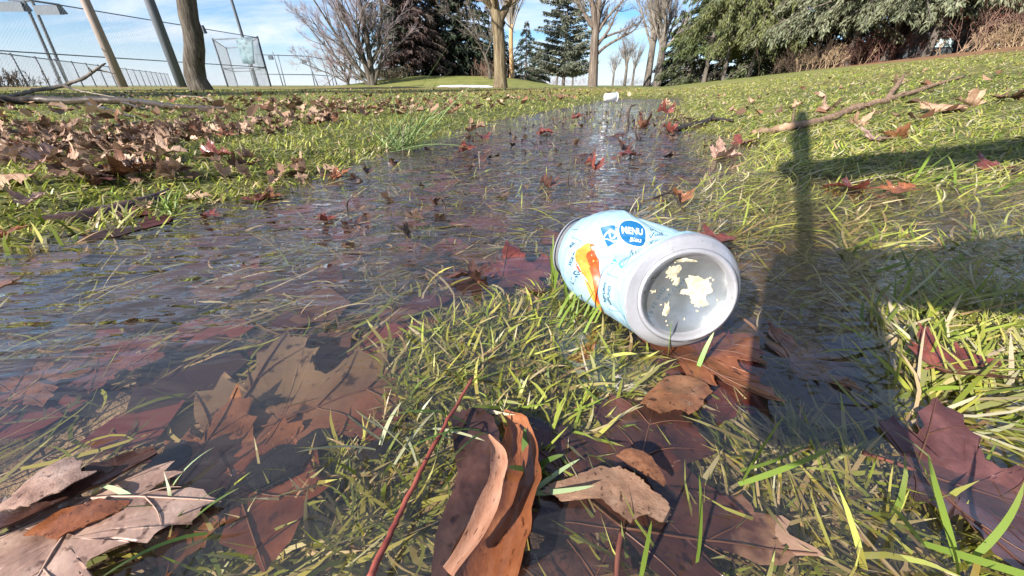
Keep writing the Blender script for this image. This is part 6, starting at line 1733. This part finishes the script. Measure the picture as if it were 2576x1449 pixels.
hero(1440, 1370, 0.060, R(30), WETDARK, 'dark sunken leaf at the bottom edge between the rolled leaf and the patched leaf', bend=dict(fold=0.1, wav=0.04), z=-0.007, seed=17, stalk=0.0)
hero(1765, 890, 0.090, R(-70), ORANGE, 'reddish orange leaf lying under the base of the can', bend=dict(fold=0.05, cx=0.3, wav=0.04), z=-0.002, lift=0.002, seed=18, stalk=0.0, torn=0.0)
hero(1810, 950, 0.080, R(60), WETRED, 'red wet leaf between the can and the phone shadow', bend=dict(fold=0.05, cx=0.2, wav=0.04), z=-0.006, seed=19, stalk=0.0)
hero(2450, 1230, 0.085, R(-118), PURPLE, 'purple-brown leaf with a pink sheen among the grass at the right edge', tilt=(0.0, 0.02), bend=dict(fold=0.10, cx=0.2, wav=0.03), z=-0.001, lift=0.001, seed=20, stalk=0.3)
hero(2400, 918, 0.050, R(-85), WETRED, 'dark red curled leaf lying in the grass clump at the right', tilt=(0.05, 0.0), bend=dict(fold=0.3, cx=0.6, wav=0.05), z=0.008, lift=0.000, seed=21, stalk=0.2)
hero(2030, 915, 0.060, R(-80), BROWNWET, 'brown sunken leaf inside the dark phone shadow', bend=dict(fold=0.2, wav=0.05), z=-0.004, lift=0.002, seed=22, stalk=0.0)
hero(1320, 690, 0.10, R(-75), WETRED, 'large maroon leaf under water left of the can', bend=dict(fold=0.08, cx=0.2, wav=0.05), z=-0.005, lift=0.001, seed=23, stalk=0.3)
hero(1190, 700, 0.042, R(100), WETDARK, 'dark crumpled leaf poking from the water left of the maroon leaf', tilt=(0.1, 0.1), bend=dict(fold=0.4, cx=0.7, wav=0.10), z=0.0, lift=0.001, seed=24, stalk=0.3)
hero(1030, 655, 0.05, R(40), WETDARK, 'dark sunken leaf farther left in the rippling water', bend=dict(fold=0.1, wav=0.05), z=-0.007, seed=25, stalk=0.0)
hero(1800, 610, 0.045, R(-80), WETRED, 'pinkish wet leaf tip behind the right shoulder of the can', bend=dict(fold=0.2, cx=0.5, wav=0.05), z=0.002, lift=0.004, seed=26, stalk=0.0)
hero(1080, 650, 0.05, R(-30), WETDARK, 'dim dark leaf under the ripples upstream of the tan grass', bend=dict(fold=0.1, wav=0.05), z=-0.008, seed=27, stalk=0.0)
hero(1560, 510, 0.07, R(-70), WETRED, 'dark maroon leaf under water behind the far end of the can', bend=dict(fold=0.06, wav=0.05), z=-0.005, seed=28, stalk=0.0)
hero(300, 920, 0.05, R(-70), WETRED, 'red sunken leaf seen dimly through ripples at the left', bend=dict(fold=0.1, wav=0.05), z=-0.006, seed=29, stalk=0.0)
hero(110, 960, 0.055, R(-40), BROWNWET, 'brown sunken leaf at the left edge below the ripples', bend=dict(fold=0.1, wav=0.05), z=-0.007, seed=30, stalk=0.0)
hero(60, 690, 0.07, R(-60), BROWNWET, 'reddish brown leaf under shallow water at the left edge', bend=dict(fold=0.1, wav=0.05), z=-0.004, seed=31, stalk=0.0)
# --- leaves standing out of the stream and along its banks
UP = R(62)
S = [
 (858, 452, 0.075, R(-60), ORANGE, 'upright tilted orange-brown leaf at the left edge of the stream', (UP, 0.2), dict(fold=0.3, cx=0.4), 0.022),
 (925, 440, 0.075, R(20), WETDARK, 'dark shrivelled leaf with thin stalks beside the upright orange leaf', (0.4, 0.3), dict(fold=0.9, cx=1.4, wav=0.15), 0.012),
 (820, 556, 0.062, R(-70), WETRED, 'red leaf floating in the left half of the stream', (0.15, 0.1), dict(fold=0.45, cx=0.6, wav=0.08), 0.008),
 (885, 568, 0.06, R(60), WETDARK, 'dark wet leaf just right of the floating red leaf', (0.1, 0.1), dict(fold=0.4, wav=0.1), 0.003),
 (1195, 336, 0.12, R(-75), DRY, 'large dry brown curled leaf lying on the left edge of the stream', (0.7, 0.1), dict(fold=0.8, cx=1.0, wav=0.08), 0.025),
 (1210, 352, 0.08, R(30), WETRED, 'small dark red leaf right under the large dry brown curled leaf', (0.6, 0.2), dict(fold=0.6, cx=0.8, wav=0.08), 0.012),
 (1172, 386, 0.075, R(-80), WETRED, 'small red wet leaf half out of water near the left bank', (0.7, 0.1), dict(fold=0.5, cx=0.6, wav=0.08), 0.016),
 (1205, 400, 0.075, R(20), WETDARK, 'dark leaf lying flat beside the small red wet leaf', (0.15, 0.1), dict(fold=0.5, cx=0.6, wav=0.12), 0.006),
 (1370, 336, 0.105, R(-80), WETRED, 'red star-shaped leaf lying on the water in mid stream', (0.2, 0.0), dict(fold=0.25, cx=0.3, wav=0.10), 0.010),
 (1448, 302, 0.10, R(-70), WETRED, 'reddish leaf standing up far along the stream', (0.8, 0.2), dict(fold=0.6, cx=0.5, wav=0.08), 0.022),
 (1490, 430, 0.062, R(30), WETRED, 'crumpled red leaf ball in mid stream', (0.9, 0.4), dict(fold=1.0, cx=1.8, wav=0.16), 0.016),
 (1470, 390, 0.085, R(-60), WETDARK, 'dark brown humped leaf upstream of the crumpled red leaf', (0.5, 0.2), dict(fold=-0.6, cx=-0.9, wav=0.10), 0.014),
 (1562, 384, 0.085, R(10), WETDARK, 'dark leaf standing upright right of the stream centre', (1.1, 0.2), dict(fold=0.8, cx=1.2, wav=0.14), 0.026),
 (1585, 394, 0.095, R(-90), WETRED, 'flat red leaf beneath the dark upright leaf', (0.1, 0.0), dict(fold=0.2, wav=0.06), 0.006),
 (1545, 343, 0.105, R(-80), WETDARK, 'dark arched leaf lying right of mid stream', (0.3, 0.0), dict(fold=-0.4, cx=-0.6, wav=0.06), 0.012),
 (1668, 292, 0.15, R(20), WETRED, 'tall crumpled red leaf standing at the right water edge', (1.0, 0.3), dict(fold=0.9, cx=1.4, wav=0.14), 0.050),
 (1672, 270, 0.11, R(50), TAN, 'tan curled leaf tip behind the tall crumpled red leaf', (1.0, 0.2), dict(fold=0.9, cx=1.2, wav=0.08), 0.045),
 (1620, 320, 0.11, R(-60), BROWNWET, 'brown rolled leaf at the right water edge below the red crumpled leaf', (0.5, 0.1), dict(fold=0.9, cx=1.2, wav=0.08), 0.016),
 (1682, 333, 0.085, R(40), WETRED, 'bright red leaf pressed against the short dark stick', (0.8, 0.3), dict(fold=0.7, cx=1.0, wav=0.1), 0.018),
 (1872, 364, 0.105, R(-70), WETRED, 'red-brown ragged leaf in the water below the long branch', (0.5, 0.0), dict(fold=0.3, cx=0.3, wav=0.12), 0.014),
 (1822, 397, 0.105, R(-85), PINKTAN, 'pale pinkish leaf with upturned tips floating at the right side', (0.3, 0.1), dict(fold=0.6, cx=0.9, wav=0.06), 0.010),
 (1376, 470, 0.05, R(30), WETDARK, 'small dark leaf scrap in the stream below the crumpled red leaf', (0.6, 0.4), dict(fold=0.9, cx=1.2, wav=0.15), 0.008),
 (1890, 262, 0.135, R(-50), TAN, 'folded tan leaf on the slope above the stream', (0.8, 0.1), dict(fold=0.9, cx=0.8, wav=0.10), 0.035),
 (2005, 270, 0.11, R(-80), TAN, 'pointed tan leaf behind the tip of the grip shadow', (0.6, 0.1), dict(fold=0.6, cx=0.7, wav=0.10), 0.025),
 (2082, 280, 0.13, R(-70), DRY, 'brown crumpled leaf just above the long branch', (0.6, 0.2), dict(fold=0.7, cx=1.1, wav=0.12), 0.028),
 (2150, 318, 0.105, R(20), TAN, 'small tan leaf standing below the long branch', (1.0, 0.2), dict(fold=0.7, cx=0.9, wav=0.10), 0.022),
 (2205, 355, 0.11, R(-70), PINKTAN, 'pale flat leaf lying on the slope above the arm shadow', (0.3, 0.1), dict(fold=0.3, cx=0.3, wav=0.06), 0.012),
 (2252, 350, 0.085, R(60), BROWNWET, 'dark brown leaf beside the pale flat leaf above the arm shadow', (0.9, 0.2), dict(fold=0.8, cx=0.9, wav=0.1), 0.016),
 (2370, 282, 0.20, R(-75), TAN, 'large orange-tan leaf lying open on the right slope', (0.35, 0.1), dict(fold=0.15, cx=0.2, wav=0.10), 0.022),
 (2430, 268, 0.13, R(30), TAN, 'tan leaf standing up at the right end of the large orange-tan leaf', (1.0, 0.1), dict(fold=0.6, cx=0.7, wav=0.10), 0.035),
 (2535, 256, 0.13, R(60), DRY, 'brown leaf near the right edge of the slope', (0.5, 0.1), dict(fold=0.5, cx=0.6, wav=0.10), 0.022),
 (2200, 285, 0.11, R(-40), DRY, 'dull brown leaf half hidden below the long branch', (0.5, 0.1), dict(fold=0.5, cx=0.6, wav=0.10), 0.016),
 (2250, 215, 0.16, R(10), DRY, 'upright grey-brown leaf standing behind the branch stub', (1.1, 0.1), dict(fold=0.7, cx=0.8, wav=0.10), 0.045),
 (2255, 485, 0.07, R(-80), ORANGE, 'bright orange-red leaf lit between the two shadows', (0.5, 0.1), dict(fold=0.3, cx=0.3, wav=0.06), 0.012),
 (2140, 475, 0.085, R(70), WETRED, 'dark red wet leaf lying left of the bright orange-red leaf', (0.2, 0.1), dict(fold=0.3, cx=0.3, wav=0.08), 0.006),
 (2500, 432, 0.09, R(-80), WETRED, 'pink-red leaf in the grass at the right edge between shadows', (0.5, 0.1), dict(fold=0.4, cx=0.5, wav=0.08), 0.016),
 (1705, 510, 0.05, R(10), BROWNWET, 'reddish upright leaf piece standing in water behind the can', (1.2, 0.1), dict(fold=0.7, cx=0.8, wav=0.10), 0.018),
 (680, 500, 0.095, R(-70), BROWNWET, 'spiky brown maple leaf lying across the left water edge', (0.35, 0.1), dict(fold=0.25, cx=0.3, wav=0.10), 0.014),
 (490, 505, 0.09, R(-80), TAN, 'tan leaf half under grass at the left water edge', (0.3, 0.1), dict(fold=0.2, cx=0.3, wav=0.06), 0.010),
 (330, 545, 0.09, R(-60), WETRED, 'dull red leaf under the shallow left margin', (0.05, 0.0), dict(fold=0.1, wav=0.05), 0.0),
 (530, 548, 0.06, R(-80), WETRED, 'small red leaf floating near the left bank', (0.2, 0.0), dict(fold=0.3, cx=0.4, wav=0.08), 0.006),
 (545, 410, 0.115, R(-75), WETRED, 'large dark red curled leaf on the left bank', (0.6, 0.1), dict(fold=0.9, cx=0.9, wav=0.12), 0.026),
 (98, 530, 0.07, R(10), PINKTAN, 'pale pointed leaf standing on the left bank by the long dark rolled leaf', (1.2, 0.1), dict(fold=0.7, cx=0.8, wav=0.10), 0.030),
 (372, 528, 0.055, R(30), TAN, 'small pale leaf tip standing at the right end of the long dark rolled leaf', (1.2, 0.2), dict(fold=0.8, cx=1.0, wav=0.10), 0.016),
 (22, 612, 0.075, R(-30), ORANGE, 'glowing orange-red leaf at the left edge of the water', (0.8, 0.2), dict(fold=0.5, cx=0.7, wav=0.10), 0.018),
 (330, 450, 0.12, R(-60), BROWNWET, 'dark red-brown curled leaf in the litter above the bank edge', (0.7, 0.1), dict(fold=0.9, cx=1.2, wav=0.10), 0.028),
 (262, 470, 0.09, R(-80), PURPLE, 'pink-edged purple leaf in the litter left of the dark curled leaf', (0.4, 0.1), dict(fold=0.5, cx=0.6, wav=0.10), 0.016),
 (135, 425, 0.12, R(10), PINKTAN, 'pale arched leaf standing up in the left leaf litter', (1.2, 0.2), dict(fold=0.6, cx=0.8, wav=0.10), 0.040),
 (35, 465, 0.11, R(-70), TAN, 'broad curved tan leaf at the left edge of the litter', (0.6, 0.1), dict(fold=-0.5, cx=-1.0, wav=0.08), 0.030),
 (45, 385, 0.13, R(50), TAN, 'tan humped leaf behind the pale arched leaf', (0.7, 0.2), dict(fold=0.5, cx=0.9, wav=0.1), 0.030),
 (430, 410, 0.12, R(-60), DRY, 'grey-brown curled leaf right of the dark curled leaf in the litter', (0.6, 0.1), dict(fold=0.8, cx=1.0, wav=0.1), 0.028),
]
for k, (px, py, size, rz, mat, lab, tilt, bend, lift) in enumerate(S):
    hero(px, py, size * 0.82 * (0.66 if (px < 1000 and py > 375 and px != 265) else 1.0), rz, mat, lab, (tilt[0] * 0.28, tilt[1]), dict(bend, fold=bend.get('fold', 0) * 0.75, cx=bend.get('cx', 0.3) * 1.35, wav=bend.get('wav', 0.1) * 1.3), None, lift * 0.5, seed=40 + k, stalk=0.5 if k % 3 else 0.7, res=2, torn=0.55)

# --- the many dry leaves of the left bank, and a few on the slope
protos = []
for k in range(14):
    rg2 = np.random.default_rng(300 + k)
    me, _ = leaf_mesh('dry_leaf', 1.0, DRY, 1, dict(fold=rg2.uniform(-0.7, 1.1), cx=rg2.uniform(-1.2, 1.8), cy=rg2.uniform(-1.2, 1.2), wav=0.10, twist=rg2.uniform(-0.8, 0.8)), petiole=True, torn=0.3, seed=200 + k)
    protos.append(me)
def litter_places():
    out = []
    def band_(n_, x0, x1, y0f, y1f, s):
        px = rng.uniform(x0, x1, n_); t = rng.beta(1.2, 1.2, n_)
        for a, b2 in zip(px, t):
            y0, y1 = y0f(a), y1f(a)
            out.append((a, y0 + (y1 - y0) * b2, s))
    band_(80, -20, 430, lambda x: 318 + 0.02 * x, lambda x: 430 - 0.05 * x, 'thick')       # thick drift at the left
    band_(58, 330, 830, lambda x: 335 - 0.09 * (x - 330), lambda x: 395 - 0.16 * (x - 330), 'thick')  # drift running back from it
    band_(40, 500, 1150, lambda x: 262, lambda x: 300 - 0.02 * x, 'mid')
    band_(16, -20, 700, lambda x: 280, lambda x: 320, 'mid')
    band_(14, 150, 800, lambda x: 440, lambda x: 470 - 0.02 * x, 'near')
    band_(10, 820, 1450, lambda x: 262, lambda x: 300, 'mid')
    band_(20, 1750, 2576, lambda x: 240 - 0.06 * (x - 1750), lambda x: 310 - 0.05 * (x - 1750), 'slope')
    return out
PL = litter_places()
LAB = {'thick': ('dry brown curled leaf in the thick drift of leaves on the left lawn', 'leaves drifted on the left lawn'),
       'mid': ('dry brown leaf scattered on the lawn beyond the leaf drift', 'leaves scattered on the far left lawn'),
       'near': ('dry brown leaf lying between the leaf drift and the water edge', 'leaves near the left water edge'),
       'slope': ('dry brown leaf scattered on the right grassy slope', 'leaves scattered on the right slope')}
pts = ground_at(np.array([p[0] for p in PL]), np.array([p[1] for p in PL]))
for k, ((px, py, s), g) in enumerate(zip(PL, pts)):
    o = link('dry_leaf', protos[k % len(protos)])
    sz = rng.uniform(0.016, 0.029) * np.clip(0.8 + 0.2 * np.hypot(g[0], g[1]), 1, 1.25)
    o.scale = (sz, sz, sz)
    o.location = g + np.array([0, 0, rng.uniform(0.014, 0.030)])
    o.rotation_euler = (rng.normal(0, 0.45), rng.normal(0, 0.45), rng.uniform(0, 6.28))
    tag(o, LAB[s][0], 'leaf', LAB[s][1])
# the deeper layer of the drift, too many to count, from the same leaf shapes
def leaf_mass(name, label, places, seed, smin, smax, mat, dark=1.0):
    rg3 = np.random.default_rng(seed)
    Vs, F3, F4, LX, LY, C, n0 = [], [], [], [], [], [], 0
    tpl = []
    for me in protos:
        co = np.empty(len(me.vertices) * 3, np.float32); me.vertices.foreach_get('co', co)
        lx = np.empty(len(me.vertices), np.float32); me.attributes['lx'].data.foreach_get('value', lx)
        tri = np.array([list(p.vertices) for p in me.polygons if len(p.vertices) == 3]); qd = np.array([list(p.vertices) for p in me.polygons if len(p.vertices) == 4])
        tpl.append((co.reshape(-1, 3), tri, qd))
    pal = np.array([(0.10, 0.06, 0.04), (0.22, 0.13, 0.085), (0.36, 0.23, 0.155), (0.46, 0.32, 0.235), (0.20, 0.09, 0.055), (0.30, 0.20, 0.14)])
    for g in places:
        co, tri, qd = tpl[rg3.integers(len(tpl))]
        M_ = np.array(Matrix.Rotation(rg3.uniform(0, 6.28), 3, 'Z') @ Matrix.Rotation(rg3.normal(0, 0.6), 3, 'X') @ Matrix.Rotation(rg3.normal(0, 0.6), 3, 'Y'))
        V_ = co @ M_.T * rg3.uniform(smin, smax) + g
        Vs.append(V_); F3.append(tri + n0); F4.append(qd + n0); C.append(np.repeat((pal[rg3.integers(len(pal))] * rg3.uniform(0.7, 1.25) * dark)[None], len(co), 0)); n0 += len(co)
    ob = obj(name, np.concatenate(Vs), [np.concatenate(F3), np.concatenate(F4)], mat, col=np.concatenate(C))
    tag(ob, label, 'leaves', kind='stuff')
px1 = np.concatenate([rng.uniform(-40, 440, 210), rng.uniform(330, 850, 170), rng.uniform(450, 1150, 120), rng.uniform(100, 900, 40)])
t1_ = rng.beta(1.2, 1.2, len(px1))
y0_ = np.concatenate([np.full(210, 316), 335 - 0.09 * (px1[210:380] - 330), np.full(120, 258), np.full(40, 440)])
y1_ = np.concatenate([432 - 0.05 * px1[:210], 398 - 0.16 * (px1[210:380] - 330), np.full(120, 298), np.full(40, 468)])
gl_ = ground_at(px1, y0_ + (y1_ - y0_) * t1_); gl_[:, 2] += rng.uniform(0.006, 0.02, len(gl_))
leaf_mass('leaf_drift', 'deeper layer of dry brown leaves in the drifts on the left lawn', gl_, 5, 0.015, 0.029, mat_leafy('drift_leaf', 0.8, 0.12, 0.2))
# the farther, smaller leaves read as one scatter
n_ = 2600
a = rng.uniform(R(-56), R(50), n_); r = np.exp(rng.uniform(math.log(1.6), math.log(22), n_))
x = r * np.sin(a); y = r * np.cos(a)
k = (wet_sd(x, y) > 0.15) & (rng.uniform(0, 1, n_) < np.where(x > 0.3 * y, 0.10, np.clip(1.6 * fbm(x * 0.8, y * 0.8, 91, 3) - 0.25, 0.05, 1)))
x, y = x[k], y[k]; n_ = len(x)
z = terrain(x, y) + 0.018
ang = rng.uniform(0, 6.28, n_); s_ = rng.uniform(0.012, 0.026, n_)
tl = rng.normal(0, 0.35, (n_, 2))
loc = np.array([(-1, -.3, .25), (-.3, -.9, -.1), (.5, -.8, .2), (1, 0, .5), (.4, .8, .0), (-.5, .9, .35)])
V = np.repeat(loc[None], n_, 0) * s_[:, None, None] * rng.uniform(0.6, 1.3, (n_, 6, 1))
ca, sa = np.cos(ang)[:, None], np.sin(ang)[:, None]
V = np.stack([V[..., 0] * ca - V[..., 1] * sa, V[..., 0] * sa + V[..., 1] * ca, V[..., 2] + V[..., 0] * tl[:, :1] + V[..., 1] * tl[:, 1:]], -1)
V += np.stack([x, y, z], -1)[:, None]
ctr = V.mean(1, keepdims=True) - np.array([0, 0, 0.008])
V = np.concatenate([V, ctr], 1)
b7 = np.arange(n_)[:, None] * 7
T = np.concatenate([np.stack([b7[:, 0] + 6, b7[:, 0] + i, b7[:, 0] + (i + 1) % 6], -1) for i in range(6)])
cols = np.array([(0.12, 0.07, 0.045), (0.26, 0.16, 0.105), (0.38, 0.26, 0.18), (0.20, 0.10, 0.06)])[rng.integers(0, 4, n_)] * rng.uniform(0.7, 1.2, (n_, 1))
ll_ = obj('leaf_litter', V.reshape(-1, 3), T, mat_leafy('far_litter', 0.8, 0.1, 0.2), smooth=False, col=np.repeat(cols, 7, axis=0))
tag(ll_, 'far scatter of small dry leaves over the lawn', 'leaves', kind='stuff')
# leaves sunk on the stream bed: seen only as dim reddish flecks
n_ = 1100
q_ = px_poly([(0, 640), (900, 440), (1540, 268), (1700, 268), (1900, 420), (1500, 600), (1100, 800), (600, 1000), (-100, 1080)], n_)
z = terrain(q_[:, 0], q_[:, 1]) + 0.004
ang = rng.uniform(0, 6.28, n_); s_ = rng.uniform(0.012, 0.034, n_)
V = np.repeat((loc * [1, 1, 0.12])[None], n_, 0) * s_[:, None, None] * rng.uniform(0.6, 1.3, (n_, 6, 1))
ca, sa = np.cos(ang)[:, None], np.sin(ang)[:, None]
V = np.stack([V[..., 0] * ca - V[..., 1] * sa, V[..., 0] * sa + V[..., 1] * ca, V[..., 2]], -1) + np.stack([q_[:, 0], q_[:, 1], z], -1)[:, None]
V = np.concatenate([V, V.mean(1, keepdims=True)], 1)
b7 = np.arange(n_)[:, None] * 7
T = np.concatenate([np.stack([b7[:, 0] + 6, b7[:, 0] + i, b7[:, 0] + (i + 1) % 6], -1) for i in range(6)])
cols = np.array([(0.07, 0.022, 0.022), (0.15, 0.045, 0.042), (0.13, 0.065, 0.045), (0.035, 0.018, 0.018)])[rng.integers(0, 4, n_)] * rng.uniform(0.7, 1.2, (n_, 1))
sl_ = obj('sunken_leaf_litter', V.reshape(-1, 3), T, mat_leafy('sunken_litter', 0.6, 0.05, 0.2), smooth=False, col=np.repeat(cols, 7, axis=0))
tag(sl_, 'dim sunken leaf scraps on the bed of the stream', 'leaves', kind='stuff')

n_ = 170
q_ = px_poly([(700, 520), (1150, 350), (1500, 275), (1700, 275), (1850, 400), (1500, 520), (1100, 620)], n_)
gl_ = np.column_stack([q_, np.full(len(q_), 0.002)])
leaf_mass('floating_leaf_scraps', 'small dark wet leaf scraps caught in the stream', gl_, 9, 0.006, 0.022, mat_leafy('scrap_leaf', 0.45, 0.08, 0.4), dark=0.30)
# ---------------------------------------------------------------- water drops and bubbles
m, n, l, out = nmat('water_drop')
tr = n.new('ShaderNodeBsdfTransparent'); gl = n.new('ShaderNodeBsdfGlossy'); gl.inputs['Roughness'].default_value = 0.02
fr = n.new('ShaderNodeFresnel'); fr.inputs['IOR'].default_value = 1.5
gm = n.new('ShaderNodeNewGeometry'); ir = n.new('ShaderNodeMapRange'); ir.inputs['To Min'].default_value = 1.5; ir.inputs['To Max'].default_value = 1 / 1.5
l.new(gm.outputs['Backfacing'], ir.inputs['Value']); l.new(ir.outputs[0], fr.inputs['IOR'])
mxs = n.new('ShaderNodeMixShader'); l.new(fr.outputs[0], mxs.inputs[0]); l.new(tr.outputs[0], mxs.inputs[1]); l.new(gl.outputs[0], mxs.inputs[2]); l.new(mxs.outputs[0], out.inputs[0])
DROP = m
u_, v_ = np.meshgrid(np.linspace(0, 2 * math.pi, 12, endpoint=False), np.linspace(0.05, math.pi / 2, 5))
hem = np.stack([np.cos(u_) * np.sin(v_), np.sin(u_) * np.sin(v_), np.cos(v_) * 0.8], -1).reshape(-1, 3)
hix = np.arange(60).reshape(5, 12)
dm = make_mesh('water_drop', hem, [np.stack([hix[:-1], hix[1:], np.roll(hix[1:], -1, 1), np.roll(hix[:-1], -1, 1)], -1).reshape(-1, 4), hix[0][None]], [DROP])
drops = [(90, 1272), (105, 1290), (138, 1262), (160, 1268), (232, 1238), (234, 1290), (303, 1202), (250, 1345), (503, 1395), (1386, 1322), (1580, 1330), (1345, 1405), (1825, 985), (1822, 1015), (1850, 1050), (2285, 915), (2205, 1280), (2365, 1155), (1730, 1425), (2300, 1060), (2300, 1130), (2160, 1380), (590, 1190), (465, 1110)]
for k, (px, py) in enumerate(drops):
    g = at_level(np.array(float(px)), np.array(float(py)), 0.008 if py > 1180 and px < 700 else 0.004)
    o = link('water_drop', dm); s = rng.uniform(0.0008, 0.0016); o.scale = (s, s, s * 1.0); o.location = g
    tag(o, 'tiny clear water drop beading on wet foreground leaves', 'water drop', 'water drops on the foreground leaves')

bub = [(1545, 930), (1552, 915), (1600, 900), (1612, 912), (1590, 925), (1660, 905), (1745, 895), (1775, 905), (1782, 940), (1560, 950), (1625, 925), (1500, 940), (1480, 905), (1700, 915)]
for k, (px, py) in enumerate(bub):
    o = link('water_bubble', dm); s = rng.uniform(0.0010, 0.0026); o.scale = (s, s, s); o.location = at_level(np.array(float(px)), np.array(float(py)), 0.0008)
    tag(o, 'small clear bubble floating on the water in front of the can', 'bubble', 'bubbles on the water in front of the can')
